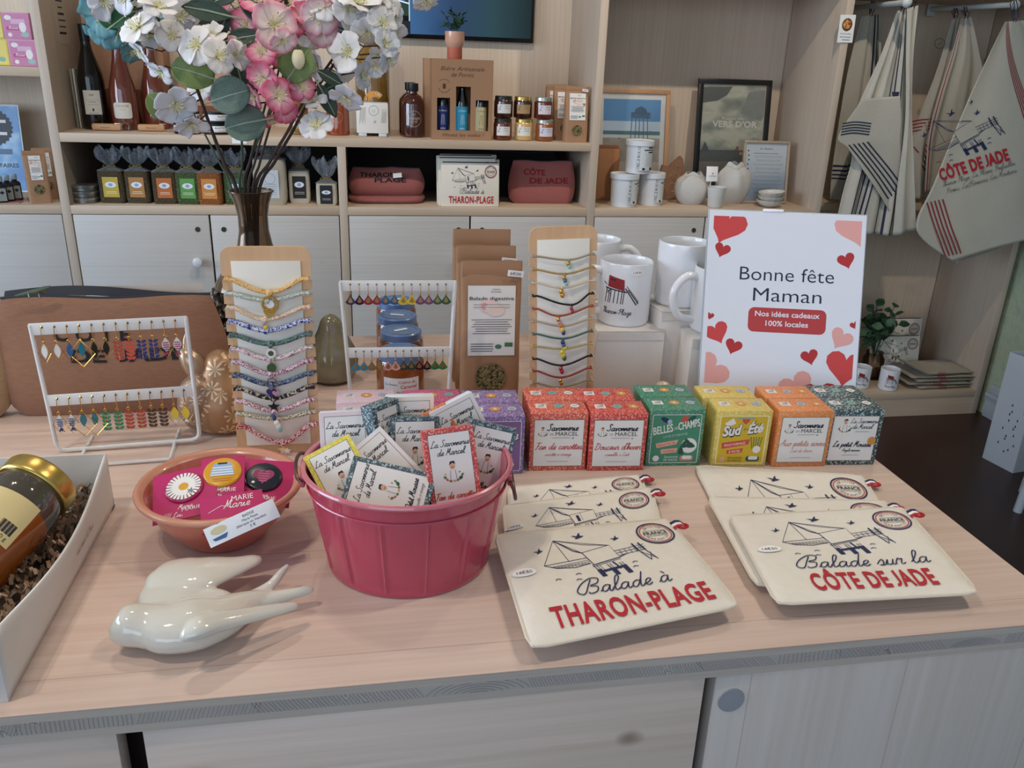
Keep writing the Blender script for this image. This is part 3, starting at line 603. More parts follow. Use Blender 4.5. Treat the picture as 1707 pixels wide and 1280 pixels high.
for k, px, py, yaw, words, bo in SPEC:
    p = az(px, py, ZC); ex = V((math.cos(yaw), math.sin(yaw), 0)); ey = V((-math.sin(yaw), math.cos(yaw), 0))
    c = p+ex*BOXW/2+ey*BOXD/2; first = None
    for row in (0, 1):
        cc = c+ey*(BOXD+.0012)*row+ex*(-.006 if k in ('red', 'yellow') else -.001)*row
        lab = words+(', front of its pair' if row == 0 else ', back of its pair')
        if first is None:
            t = thing('soap_box', lab, 'soap box', cc, yaw, 'soap boxes lined up in two rows on the counter'); first = t
            q = MB(); fl = FL[k]
            q.box((0, 0, BOXH/2), (BOXW, BOXD, BOXH), fl, .0008)
            q.art(badges({'tb': 'ob', 'ot': 'ot', 'og': 'ob', 'tw': 'tw', 'to': 'to', 'ob': 'ob', 'bo': 'bo'}[bo]), plane((0, 0, BOXH), (1, 0, 0), (0, 1, 0)))
            q.build('carton', t)
            q = MB(); S = front(-BOXD/2, BOXH/2-.001)
            LW = {'coral': ('Fan de carottes', 'Carotte & Orange', CORALP), 'red': ("Douceur d'hiver", 'Cannelle & Lait', CORALP), 'orange': ('Aux petits soins', 'Lait de chevre', M('#c98d78', .6, name='terracotta_print'))}
            if k in LW: A = marcel_label(*LW[k], w_=.059)
            elif k == 'dark': A = marcel_label('Le petit Mousse', 'Argile marine', INK, w_=.057, dark=True); A.disc(.0245, -.003, .0055, OCHRE, n=14)
            else: A = fullart(k)
            q.art(A, S); q.build('front_label', t)
        else: copy_tree(first, cc, yaw, lab)

# ---------------------------------------------------------------- cotton pouches
COT = cloth('#ebe5d8', '#ddd5c4', amp=.08); COTE = M('#d8cfbd', .9, name='cotton_edge')
def carrelet(fill=None):
    """the fishing hut on stilts with its square net, in a unit about 1 wide"""
    A = Art(); L = lambda p, w_=.006, m_=NAVY: A.line(p, w_*1.35, m_)
    apex = (-.30, .36)
    for e in ((-.50, .03), (-.23, .05), (-.06, .15), (.26, .21)): L([apex, e], .004)
    L([apex, (-.14, .19), (-.06, .15)], .009); L([apex, (.0, .26), (.26, .21)], .004); L([(-.50, .03), (-.02, .08)], .004)
    L([(-.50, .03), (-.38, -.02), (-.2, -.035), (-.02, .0)], .005)
    for i in range(12): x = -.44+i*.036; L([(x, .01+abs(i-6)*.001), (x+.006, -.03+abs(i-6)*.004)], .003)
    for i in range(3): L([(-.44+i*.02, .0-i*.01), (-.03, .045-i*.022)], .003)
    A.poly([(-.06, .15), (.26, .21), (.30, .03), (.0, -.03)], fill or COT)
    L([(-.06, .15), (.26, .21), (.29, .06)], .006); L([(-.06, .15), (-.0, -.02)], .006); L([(.08, .17), (.11, .02)], .004)
    A.poly([(.02, .13), (.055, .138), (.085, .02), (.045, .012)], NAVY)
    L([(-.02, -.03), (.30, .03), (.38, .06)], .006); L([(-.02, -.05), (.3, .01)], .004)
    for i in range(6): x = .28+i*.055; L([(x, .12+i*.004), (x+.012, .05+i*.004)], .004)
    L([(.27, .12), (.62, .16)], .004); L([(.28, .085), (.62, .125)], .004); L([(.29, .05), (.62, .09)], .004)
    for x in (.50, .57): L([(x, .19), (x+.03, .08)], .014); L([(x+.03, .08), (x+.1, -.07)], .007)
    L([(.54, .06), (.66, -.05)], .005); L([(.64, .04), (.6, -.07)], .005)
    for x in (.02, .16, .29): A.poly([(x-.02, -.10), (x+.03, -.095), (x+.055, -.19), (x+.005, -.195)], NAVY); L([(x-.03, -.04), (x+.0, -.12)], .006); L([(x, -.035), (x+.02, -.1)], .005)
    L([(.03, -.13), (.32, -.09)], .018); L([(.05, -.04), (.08, -.12)], .004); L([(.2, -.02), (.25, -.12)], .012)
    for x, y in ((-.42, -.16), (-.2, -.12), (-.22, -.19), (.42, -.06), (.4, -.12)): L([(x-.03, y-.008), (x, y+.004), (x+.03, y-.006)], .006)
    A.bird(-.02, .38, .075, NAVY).bird(-.50, .22, .055, NAVY, .2).bird(.36, .29, .055, NAVY, .1); A.items = [([(x, y*1.22) for x, y in v], f, m) for v, f, m in A.items]
    return A
def seal(A, x, y, r):
    A.ring(x, y, r, r*.09, NAVY, 36).ring(x, y, r*.86, r*.06, CORALP, 36); A.text('FRANCE', x, y-r*.13, r*.27, INK, w_=r*1.35, bold=.015)
    A.rect(x, y+r*.24, r*1.3, r*.03, INK).rect(x, y-r*.24, r*1.3, r*.03, INK)
    for word, a0, a1 in (('ORIGINE', 2.35, .8), ('GARANTIE', 3.75, 5.65)):
        n = len(word)
        for i, ch in enumerate(word):
            a = a0+(a1-a0)*i/(n-1); rr = r*.58 if a < PI else r*.72
            A.text(ch, x+math.cos(a)*rr, y+math.sin(a)*rr, r*.15, INK, rot=a-PI/2 if a < PI else a+PI/2)
def pouch_art(W, H, word, script, wide, kx=1.0, narrow=.75):
    A = Art(); A.join(carrelet().xf(W*.44, H*.58, W*.50)); seal(A, W*.855, H*.80, W*.10)
    A.script(script, W*.54, H*.30, H*.13, NAVY, .06, rot=.0); A.text(word, W*.52, H*.08, H*.155, RED, w_=W*wide, bold=.026, sp=1.1)
    return A
_tagA = Art(); _tagA.rect(.0, .0, .001, .001, NAVY)
def flat_pouch(quad, z, label, grp, art, th=.007, price=None, W=.205, H=.17, tilt=0, wav=0, dz=(0, 0, 0, 0)):
    """a zip pouch lying on the counter; quad = its corners front-left, front-right, back-right, back-left"""
    P = [V((p[0], p[1], 0)) for p in quad]; cx = sum(P, V((0, 0, 0)))/4
    t = thing('cotton_pouch', label, 'pouch', (cx.x, cx.y, z), 0, grp)
    def pt(u, v, top):
        b = (P[0]*(1-u)+P[1]*u)*(1-v)+(P[3]*(1-u)+P[2]*u)*v-cx
        e = min(1, min(u, 1-u, v*.8, (1-v)*.8)*9); h = th*.5+(th*.5)*math.sqrt(max(0, 1-(1-e)**2))*(1 if top else -1)
        lift = (dz[0]*(1-u)+dz[1]*u)*(1-v)+(dz[3]*(1-u)+dz[2]*u)*v
        # corners slightly rounded
        return V((b.x, b.y, h+lift+wav*math.sin(u*7+v*2)*v*(1-v)*4))
    def rc(u, v):
        r = .05; cu = abs(u-.5)*2; cvv = abs(v-.5)*2
        if cu > 1-2*r and cvv > 1-2*r:
            a, b = (cu-(1-2*r))/(2*r), (cvv-(1-2*r))/(2*r); L_ = math.hypot(a, b)
            if L_ > 1e-6: m_ = max(a, b)/L_; a *= m_; b *= m_
            cu, cvv = 1-2*r+2*r*a, 1-2*r+2*r*b
            u = .5+math.copysign(cu/2, u-.5); v = .5+math.copysign(cvv/2, v-.5)
        return u, v
    q = MB(); q.grid(lambda u, v: pt(*rc(u, v), True), 44, 36, COT); q.grid(lambda u, v: pt(*rc(u, 1-v), False), 44, 36, COT)
    q.grid(lambda u, v: pt(*rc(.5, .5), False), 1, 1, COT) if 0 else None
    def S(x, y):
        u, v = x/W, y/H; return pt(u, v, True), V((0, 0, 1))
    q.art(art, S, .0004); b = q.build('pouch_body', t)
    # hem piping
    k = MB(); k.tube([pt(*rc(*e), True)*.5+pt(*rc(*e), False)*.5 for e in [(i/14, 0) for i in range(14)]+[(1, i/12) for i in range(12)]+[(1-i/14, 1) for i in range(14)]+[(0, 1-i/12) for i in range(12)]], .0014, COTE, 6, closed=True); k.build('piping', t)
    # tricolour ribbon loop at the zip end
    k = MB(); c0 = pt(.985, .9, True)*.5+pt(.985, .9, False)*.5; dx = (P[2]-P[3]).normalized(); dy = (P[2]-P[1]).normalized()
    for j, col in enumerate((NAVY, WHITE, RED)):
        S2 = [c0+dx*(.014*s_)+dy*(.004-j*.0042+ (0))+V((0, 0, .002+.003*math.sin(PI*s_))) for s_ in (0, .35, .7, 1)]
        S3 = [p_-dy*.0042 for p_ in S2]; k.add(S2+S3, [(0, 1, 5, 4), (1, 2, 6, 5), (2, 3, 7, 6)], col)
    k.tube([c0+dx*.010-dy*.006+V((.0055*math.cos(a), .0038*math.sin(a), .003)) for a in [i*PI/6 for i in range(12)]], .0014, RED, 6, closed=True)
    k.build('ribbon_loop', t)
    if price:
        k = MB(); A = Art(); A.disc(0, 0, .0125, TAGW, ry=.0062, n=16); A.text('14€50', 0, -.002, .0042, M('#44475a', .7, name='price_ink'), w_=.016); A = A.xf(W*price[0], H*price[1]); k.art(A, S, .0014, .00003); k.build('price_sticker', t)
    return t
A1 = pouch_art(.205, .17, 'THARON-PLAGE', 'Balade à', .78)
A2 = pouch_art(.205, .17, 'CÔTE DE JADE', 'Balade sur la', .62)
xy = lambda px, py, z=ZC: tuple(az(px, py, z))[:2]
gl = 'printed cotton pouches overlapping in a pile on the left of the counter front'; gr = 'printed cotton pouches fanned on the right of the counter'
Q = lambda *p, z=ZC+.008: [xy(a, b, z) for a, b in p]
flat_pouch(Q((852, 905), (1112, 880), (1066, 786), (848, 808)), ZC, 'cream cotton pouch at the back of the pile nearest the coral soap box', gl, A1)
flat_pouch(Q((850, 960), (1120, 930), (1086, 808), (838, 838), z=ZC+.014), ZC+.0066, 'cream cotton pouch with the fishing hut print, middle of three beside the pink basket', gl, A1, price=(.055, .62))
flat_pouch(Q((884, 1080), (1234, 1008), (1112, 863), (824, 890), z=ZC+.018), ZC+.0132, 'cream cotton pouch reading THARON-PLAGE, topmost at the counter front', gl, A1, price=(.08, .56), wav=.0008)
flat_pouch(Q((1258, 962), (1540, 950), (1440, 785), (1158, 768), z=ZC+.010), ZC, 'cream cotton pouch under the others, farthest back in front of the yellow soap box', gr, A2, price=(.12, .62))
flat_pouch(Q((1262, 965), (1560, 955), (1480, 825), (1180, 818), z=ZC+.018), ZC+.0066, 'second cream cotton pouch of the right pile, its seal half covered', gr, A2)
flat_pouch(Q((1297, 996), (1636, 978), (1508, 836), (1216, 850), z=ZC+.024), ZC+.0132, 'cream cotton pouch reading CÔTE DE JADE, topmost near the counter corner', gr, A2, price=(.1, .52), wav=.0008)

# ---------------------------------------------------------------- the greeting sign
t = thing('greeting_sign', 'white card sign with red hearts leaning upright behind the soap boxes', 'sign', (.558, .985, ZC+.001), -.271)
lean = .342; roll = -.012; R = Matrix.Rotation(-lean, 4, 'X') @ Matrix.Rotation(roll, 4, 'Y')
q = MB(); q.M = R; SW, SH = .213, .292
q.box((0, 0, SH/2), (SW, .0025, SH), WHITE, .0006); q.build('card', t)
DK = M('#1a2036', .6, name='sign_ink'); H1 = M('#c9403f', .6, .02, name='heart_red'); H2 = M('#b02a2b', .6, .02, name='heart_dark'); H3 = M('#dfa29a', .6, .02, name='heart_pale'); PILL = M('#b23a3a', .6, .02, name='pill_red')
SIGNW = M('#dcdfe6', .45, .01, name='sign_white')
A = Art(); A.rect(SW/2, SH/2, SW-.001, SH-.001, SIGNW)
def clipheart(x, y, r, m_, rot):
    B = Art().heart(0, 0, r, m_, rot)
    o = [(x+a, y+b) for a, b in B.items[0][0]]
    for ax_, lim, s_ in ((0, .006, 1), (0, SW-.006, -1), (1, .004, 1), (1, SH-.008, -1)):
        n_ = []
        for i_ in range(len(o)):
            p_, q_ = o[i_], o[(i_+1) % len(o)]; ip, iq = (p_[ax_]-lim)*s_ >= 0, (q_[ax_]-lim)*s_ >= 0
            if ip: n_.append(p_)
            if ip != iq: f_ = (lim-p_[ax_])/(q_[ax_]-p_[ax_]); n_.append((p_[0]+(q_[0]-p_[0])*f_, p_[1]+(q_[1]-p_[1])*f_))
        o = n_
    if len(o) > 2: A.poly(o, m_)
K = SW/213
def PX(a, b): return (a/265*SW, SH-b/ (352)*SH*1.0)
for a, b, r, m_, rot in ((30, 24, 34, H1, -.35), (25, 66, 14, H2, -.3), (247, 20, 34, H3, .3), (235, 75, 15, H2, .35), (11, 178, 7, H2, -.2), (24, 205, 21, H1, .45), (54, 227, 15, H2, -.3), (18, 270, 32, H3, -.75), (42, 318, 24, H2, 0), (68, 310, 20, H1, .2), (0, 325, 18, H2, 0),
                        (256, 182, 8, H2, .4), (235, 205, 20, H3, -.5), (184, 238, 15, H2, .3), (245, 252, 34, H1, -.1), (165, 290, 30, H3, .5), (205, 305, 32, H2, .1), (120, 345, 22, H1, 0), (180, 345, 20, H1, 0)):
    x, y = PX(a, b); clipheart(x, y, r/265*SW, m_, rot)
x, y = PX(137, 110); A.text('Bonne fête', x, y-.004, .0185, DK, w_=.128, bold=-.006); x, y = PX(140, 142); A.text('Maman', x, y-.006, .0185, DK, w_=.093, bold=-.006)
x, y = PX(142, 178); A.rect(x, y-.002, .106, .034, PILL, .008); A.text('Nos idées cadeaux', x, y+.003, .0072, SIGNW, w_=.088, bold=.018); A.text('100% locales', x, y-.010, .0072, SIGNW, w_=.058, bold=.018)
q = MB(); q.M = R; q.art(A, front(-.0013, 0, -SW/2), .0002, .00001); q.build('printed_sheet', t)
q = MB(); q.M = R; ac = glass('#eef4f8', .03)
q.box((0, .003, SH/2+.001), (SW+.004, .002, SH+.002), M('#aab4be', .25, name='acrylic_back'), .0006); q.build('acrylic_holder', t)
q = MB(); q.box((0, .045, .0015), (SW*.9, .08, .003), M('#aab4be', .25, name='acrylic_back'), .0006); q.build('acrylic_foot', t)
q = MB(); q.M = R; q.box((-.02, .001, SH+.002), (.028, .008, .004), M('#f4f6fa', .3, name='clip_white'), .001); q.build('clip', t)

# ---------------------------------------------------------------- pink metal tub with soap bars
PINK = M('#b84257', .22, .03, 8, name='pink_enamel', coat=.6); PINKR = M('#c56a76', .2, .03, name='pink_enamel_rim', coat=.7)
bc = V((.035, .712, ZC)); t = thing('oval_tub', 'glossy pink oval metal tub filled with wrapped soap bars', 'tub', bc, -.09)
def tubr(z, a): return 1+.0
q = MB(); nn = 336
def tubpt(a, z, d=0):
    k_ = z/.104; rx = .077+(.0955-.077)*k_**.9+d; ry = .072+(.090-.072)*k_**.9+d
    rib = .0016*max(0, math.cos(a*14))**40-.0010*max(0, math.cos(a*14+.35))**40-.0010*max(0, math.cos(a*14-.35))**40 if .008 < z < .085 else 0
    return V(((rx+rib)*math.cos(a), (ry+rib)*math.sin(a), z))
zs = [0, .002, .006, .009, .012, .03, .05, .07, .084, .088, .1, .104]
q.grid(lambda u, v: tubpt(2*PI*u, zs[round(v*11)], (.0012 if round(v*11) in (1, 2) else 0)), nn, 11, PINK, closed=True)
q.grid(lambda u, v: tubpt(2*PI*u, .104-.1*v, -.0018), nn, 6, PINK, closed=True)
q.grid(lambda u, v: tubpt(2*PI*u, .004, -.0018)*(1-v*.999) + V((0, 0, .004*v)), nn, 3, PINK, closed=True); q.build('tub_wall', t, ang=60)
q = MB(); q.tube([tubpt(2*PI*i/nn, .104, .0012) for i in range(nn)], .0026, PINKR, 8, closed=True); q.tube([tubpt(2*PI*i/nn, .0865, .0008) for i in range(nn)], .0011, PINK, 6, closed=True); q.build('rolled_rim', t)
for s_, n_ in ((-1, 'handle'), (1, 'handle')):
    q = MB(); e = tubpt(0 if s_ > 0 else PI, .095, .001)
    q.tube([e+V((s_*.008*math.sin(PI*i/10)**.6, -.026*math.cos(PI*i/10), (.012 if s_ < 0 else -.030)*math.sin(PI*i/10))) for i in range(11)], .0018, M('#6d4a48', .35, name='dark_wire', metal=.6), 8); q.box((e.x, 0, e.z), (.004, .05, .012), PINK, .0015); q.build(n_, t)
def bar_soap(px, py, y, yaw, lean, phi, style, label, L=.078, Wd=.048, T=.017):
    c = ay(px, py, y)
    n = V((math.sin(yaw)*math.cos(lean), -math.cos(yaw)*math.cos(lean), math.sin(lean))); R0 = basis(n, (0, 0, 1)); R1 = R0 @ Matrix.Rotation(-phi, 3, 'Y')
    t = thing('soap_bar', label, 'soap', c, R1, 'wrapped soap bars standing in the pink tub')
    pat = {'dark': floral('#3f5560', '#9fb0ae', '#e2e2d6', 380, 1), 'red': floral('#c4453f', '#de8a7c', '#f0d9cf', 380, 2), 'yellow': rampmat('yellow_print', '', ((0, '#d9c53c'), (.5, '#e4d768'), (.6, '#cdb935')), 300), 'white': M('#e4dcd8', .5, name='soap_wrap_white'), 'pale': M('#e2cfd0', .5, name='soap_wrap_pink'), 'cream': M('#e8dfcf', .5, name='soap_wrap_cream'), 'orange': floral('#d0713a', '#e29a6b', '#efc6a4', 380, 3)}[style]
    side = M('#d9dde3', .5, name='paper_side') if style in ('yellow', 'white', 'pale', 'cream') else pat
    q = MB(); q.box((0, T/2, 0), (Wd, T, L), side, .0012); q.art(Art().rect(0, 0, Wd-.001, L-.001, pat), front(0), .0001); q.build('wrapped_bar', t)
    B = .0045; A = Art(); A.rect(0, 0, Wd-2*B, L-2*B, INK).rect(0, 0, Wd-2*B-.0008, L-2*B-.0008, CREAM)
    A.script('La Savonnerie', 0, L*.29, .0062, INK, .1).script('de Marcel', 0, L*.19, .0062, INK, .1); soapman(A, .0, -.005, .030)
    ttl = {'dark': 'Petit Mousse', 'red': 'Fan de carottes', 'orange': 'Aux petits soins'}.get(style, 'Sud en Ete'); A.script(ttl, 0, -L*.31, .006, CORALP if style == 'red' else INK, .12).script('Carotte & Orange', 0, -L*.385, .0036, GREYT, .1)
    q = MB(); q.art(A, front(0), .0003); q.build('label', t)
bar_soap(577, 752, .745, 0, .32, .02, 'pale', 'pale pink framed soap bar upright at the back left of the tub')
bar_soap(685, 724, .770, 0, .2, .0, 'cream', 'cream soap bar behind the blue flowered ones, only its title showing')
bar_soap(692, 760, .742, 0, .3, -.02, 'dark', 'blue flowered soap bar upright at the middle back of the tub')
bar_soap(651, 735, .752, .75, .15, .0, 'dark', 'blue flowered soap bar turned sideways, next to the upright middle one', Wd=.036)
bar_soap(779, 728, .752, .1, .3, .40, 'white', 'white soap bar tilted left at the back right of the tub')
bar_soap(737, 748, .748, -.1, .3, .5, 'orange', 'orange flowered soap bar mostly hidden behind the red one')
bar_soap(810, 772, .722, .1, .30, -.30, 'dark', 'blue flowered soap bar leaning right against the tub rim')
bar_soap(574, 800, .700, -.15, .75, .55, 'yellow', 'yellow bordered soap bar leaning at the left rim of the tub')
bar_soap(648, 785, .712, 0, .72, .70, 'white', 'white soap bar tilted steeply in the middle of the tub')
bar_soap(755, 785, .682, .05, .38, .08, 'red', 'red flowered soap bar upright in front, right of the middle', L=.080)
bar_soap(648, 815, .675, 0, .80, 1.28, 'dark', 'blue flowered soap bar lying on its side at the front rim')
# ---------------------------------------------------------------- bracelet boards
PLY = wood('Z', 'X', '#dfb98e', '#cfa478', .5, False, seed=8, rough=.5, bd=0)
CARD = M('#eae5d6', .6, .01, name='ivory_card')
def bracelet_board(pos, yaw, lean, w_, h, label, n, roll=0, cardtop=.018, notch=True):
    R = Matrix.Rotation(-lean, 4, 'X') @ Matrix.Rotation(roll, 4, 'Y')
    t = thing('bracelet_board', label, 'display board', pos, yaw)
    q = MB(); q.M = R; S = front(0, 0, 0); hw = w_/2; r = .012; th = .004
    ys = [h-.036-(h-.075)*i/(n-1) for i in range(n)]; right = []; nh = .0028; nd = .006
    for y in ys[::-1]: right += [(hw, y-nh), (hw-nd, y-nh), (hw-nd, y+nh), (hw, y+nh)]
    top = [(hw-r+r*math.cos(a), h-r+r*math.sin(a)) for a in [PI/2*i/5 for i in range(6)]]
    pts = [(hw, 0)]+right+top+[(-x, y) for x, y in top[::-1]]+[(-x, y) for x, y in right[::-1]]+[(-hw, 0)]
    q.prism(pts, PLY, S, th); q.build('board', t)
    q = MB(); q.box((0, th+.0205, .0025), (w_*.9, .036, .005), PLY, .001); q.box((0, th+.03, .03), (.03, .003, .055), PLY, rz=Matrix.Rotation(.35, 3, 'X')); q.build('foot', t)
    q = MB(); q.M = R; cw = w_*.77
    q.box((0, -.0012, h/2+.006-cardtop/2), (cw, .0016, h-.012-cardtop), CARD, .0003); q.build('card', t)
    return t, R, ys, cw
def pat(*cols, sc=420):
    n = len(cols); return rampmat('liberty_cord', '', tuple((.30+.4*i/n if i else 0, c) for i, c in enumerate(cols)), sc, (1, 1, 1), .75)
def bracelet(board, R, y, w_, cw, mat, dip, label, charm, rad=.0022, cat='bracelet', group=None, off=0.0, knot=None):
    """a cord stretched across the board and through its notches, charm hanging in front"""
    Mw = Matrix.Translation(board.location) @ board.rotation_euler.to_matrix().to_4x4() @ R
    org = Mw @ V((0, -.004, y)); t = thing('bracelet', label, cat, org, Matrix((Mw.to_3x3())), group); hw = w_/2
    q = MB(); cx = off*cw
    P = [(-hw+.0045, .006, .0), (-hw+.004, -.001, 0), (-cw/2, .0010, -.0004)]
    for i in range(1, 8): u = i/8; x = -cw/2+(cx+cw/2)*u; P.append((x, -.0004, -dip*math.sin(u*PI/2)**1.15))
    P.append((cx, -.0008, -dip*1.02))
    for i in range(1, 8): u = 1-i/8; x = cx+(cw/2-cx)*(1-u); P.append((x, -.0004, -dip*math.sin(u*PI/2)**1.15))
    P += [(cw/2, .0010, -.0004), (hw-.004, -.001, 0), (hw-.0045, .006, 0)]
    P = [V((a, b-rad*.7, c)) for a, b, c in P]
    q.tube(P, rad, mat, 7); q.ball((cx, -rad-.001, -dip), rad*1.5, mat, 8); q.build('cord', t)
    if charm: charm(t, V((cx, -rad-.0025, -dip-.002)))
    return t
def disc_charm(r, m_, m2=None, hole=False, dx=0):
    def f(t, p):
        q = MB(); q.tube([p+V((.0016*math.cos(a), 0, .0016*math.sin(a)-.001)) for a in [i*PI/4 for i in range(8)]], .0004, GOLD, 5, closed=True)
        c = p+V((dx, -.0005, -r-.0025)); S = front(c.y, c.z, c.x); o = [(r*math.cos(2*PI*i/18), r*math.sin(2*PI*i/18)) for i in range(18)]
        if hole: q.tube([c+V((a, 0, b)) for a, b in o], r*.18, m_, 6, closed=True)
        else: q.prism(o, m_, S, .0012)
        if m2: q.prism([(a*.55, b*.55) for a, b in o], m2, front(c.y-.0004, c.z, c.x), .0008)
        q.build('charm', t)
    return f
def star_charm(m_, r=.005, m2=None, dx=0, heart=False):
    def f(t, p):
        q = MB(); c = p+V((dx, -.0006, -r-.001))
        if heart: o = Art().heart(0, 0, r, m_).items[0][0]
        else: o = [((r if i % 2 == 0 else r*.42)*math.sin(2*PI*i/10), (r if i % 2 == 0 else r*.42)*math.cos(2*PI*i/10)) for i in range(10)][::-1]
        q.prism(o, m_, front(c.y, c.z, c.x), .0014)
        if m2: q.prism([(a*.7+.005, b*.7-.001) for a, b in o], m2, front(c.y-.0006, c.z, c.x), .0012)
        q.build('charm', t)
    return f
def stones(*cols, r=.0026, d=.0042):
    def f(t, p):
        q = MB()
        for i, c in enumerate(cols): q.ball(p+V((((i*37) % 5-2)*.0008, -.001, -.0018-i*d)), r, c, 8, (1, .8, 1.3))
        q.build('charm', t)
    return f
def tassel(m1, m2):
    def f(t, p):
        q = MB()
        for k, (m_, dx) in enumerate(((m1, -.002), (m2, .0045))):
            c = p+V((dx, -.0008, -.002)); q.lathe([(.0006, 0), (.0014, -.001), (.0012, -.003), (.0026, -.009), (.0005, -.009)], m_, 8, c)
        q.build('tassel', t)
    return f
JT = M('#7fc0b4', .25, name='turquoise_stone', coat=.5); JB = M('#41608f', .25, name='blue_stone', coat=.5); JR = M('#a5182c', .25, name='red_stone', coat=.5); JY = M('#d9c32b', .3, name='yellow_stone', coat=.5)
JN = M('#2b2d6b', .3, name='navy_stone', coat=.5); JG = M('#3e5a3a', .3, name='green_stone', coat=.5); JW = M('#e9e6e0', .3, name='pearl_white', coat=.5); JO = M('#e07a35', .4, name='orange_thread'); JP = M('#b98d9c', .3, name='pink_stone', coat=.4)
b1 = az(399, 757, ZC); b2 = az(532, 752, ZC); c = (b1+b2)/2
bt, R, ys, cw = bracelet_board((c.x+.0005, c.y, ZC), -.01, .0, .0985, .256, 'tall ply board of fabric-cord bracelets on an ivory card, left of the caramel jars', 12, cardtop=.016)
L1 = [((pat('#d7a85c', '#e5c188', '#c9933f', sc=260)), .015, disc_charm(.0085, GOLD, JW, True), 'mustard cord bracelet with a gold ring charm, topmost on the left board'),
      (pat('#e4e2d8', '#b9c6c0', '#9aa79b', '#d3c2a6'), .008, disc_charm(.0068, GOLD, dx=.002), 'pale white flowered cord bracelet with a plain gold disc'),
      (pat('#e7c9b8', '#cfd8b0', '#d98f74', '#efe6da'), .014, stones(JP, JY), 'peach flowered cord bracelet with pink and yellow beads'),
      (pat('#2c3d86', '#dfe3ee', '#4c5fa8', '#1f2a5e', sc=340), .011, None, 'bright blue and white flowered cord bracelet without a charm'),
      (pat('#2b4a6e', '#6c8d6c', '#23344f', '#94a7b5', sc=340), .011, disc_charm(.0058, JW, JG), 'teal and navy flowered cord bracelet with a white swirl disc'),
      (pat('#c9789a', '#efd9df', '#8fa98e', '#b3527b', sc=300), .013, disc_charm(.0055, JG), 'rose pink cord bracelet with a dark green disc'),
      (pat('#a85a78', '#e8dfe0', '#7c2f4f', '#d9b0bf'), .015, disc_charm(.0062, SILVER, None, True), 'plum and white cord bracelet with a thin silver ring'),
      (pat('#1e2c4d', '#7f94a9', '#16203b', '#3d5a7a', sc=360), .012, star_charm(JN, .006, JP, heart=True), 'midnight blue cord bracelet with a blue bird-shaped charm'),
      (pat('#15161b', '#b9a898', '#15161b', '#1c1c22', sc=150), .013, star_charm(M('#131316', .4, name='black'), .0072), 'black cord bracelet with a black star'),
      (pat('#d99aa9', '#f0e2e2', '#7b2d3e', '#e7c0c8'), .013, stones(JB, JN), 'pale pink cord bracelet with a navy flower bead'),
      (pat('#9c8a62', '#e3ddcd', '#6e6a4a', '#c3b184'), .007, stones(JW, JW, JT, r=.0032), 'olive speckled cord bracelet with white and blue beads'),
      (pat('#a8202f', '#a8202f', '#e9dcd9', '#8c1626', sc=420), .022, star_charm(M('#e8c79a', .4, name='peach_enamel'), .0062, JW), 'red braided bracelet with two small stars, lowest on the left board')]
for (m_, dip, ch, lab), y in zip(L1, ys[::-1][::-1]): bracelet(bt, R, y, .0985, cw, m_, dip, lab, ch, .0028, group='bracelets on the left board', off=rnd.uniform(-.06, .04) if dip < .02 else .07)
bt2, R, ys, cw = bracelet_board((.2625, 1.03, ZC), -.04, .0, .0885, .266, 'narrower ply board of thin cord bracelets on a white card, beside the mugs', 12, roll=-.045, cardtop=.016)
cd_ = lambda h: M(h, .8, .15, 500, name='waxed_cord')
L2 = [(cd_('#9b8e7c'), .006, stones(GOLD, JT, r=.0028), 'grey cord bracelet with a turquoise drop, topmost on the right board', .1), (cd_('#a58b55'), .007, stones(GOLD, JB, JT, r=.0026), 'golden brown cord bracelet with a blue stone', .02),
      (cd_('#c9bda8'), .008, stones(GOLD, GOLD, r=.0030, d=.005), 'pale beige cord bracelet with a small gold charm', -.03), (cd_('#17161b'), .014, stones(JR, JR, r=.0022), 'black twisted cord bracelet with a red bead, fourth down', .17),
      (cd_('#9a4a35'), .011, stones(GOLD, JP, JO, r=.0026), 'rust red cord bracelet with pink and orange beads', -.08), (cd_('#a99c86'), .008, stones(JY, JN, r=.0028), 'sand cord bracelet with a yellow and navy bead pair', 0),
      (cd_('#44665c'), .008, stones(JN, JB, JY, r=.0028), 'deep green cord bracelet with blue and yellow beads', .01), (cd_('#ab9c68'), .005, stones(JY, JY, JG, r=.0030), 'straw yellow cord bracelet with a yellow drop', 0),
      (cd_('#17161b'), .011, stones(JR, JR, r=.0028), 'black twisted cord bracelet with a red heart-like bead, ninth down', -.02), (cd_('#8f3a33'), .011, stones(GOLD, GOLD, r=.0024), 'dark red cord bracelet with a gold knot', -.03),
      (cd_('#8f8668'), .008, stones(JW, JY, r=.0026), 'khaki cord bracelet with a pale drop', -.06), (cd_('#3f544d'), .011, stones(JB, JN, r=.0030), 'dark green cord bracelet with a violet bead, lowest on the right board', -.02)]
for (m_, dip, ch, lab, of), y in zip(L2, ys): bracelet(bt2, R, y, .0885, cw, m_, dip, lab, ch, .0013, group='bracelets on the right board', off=of)

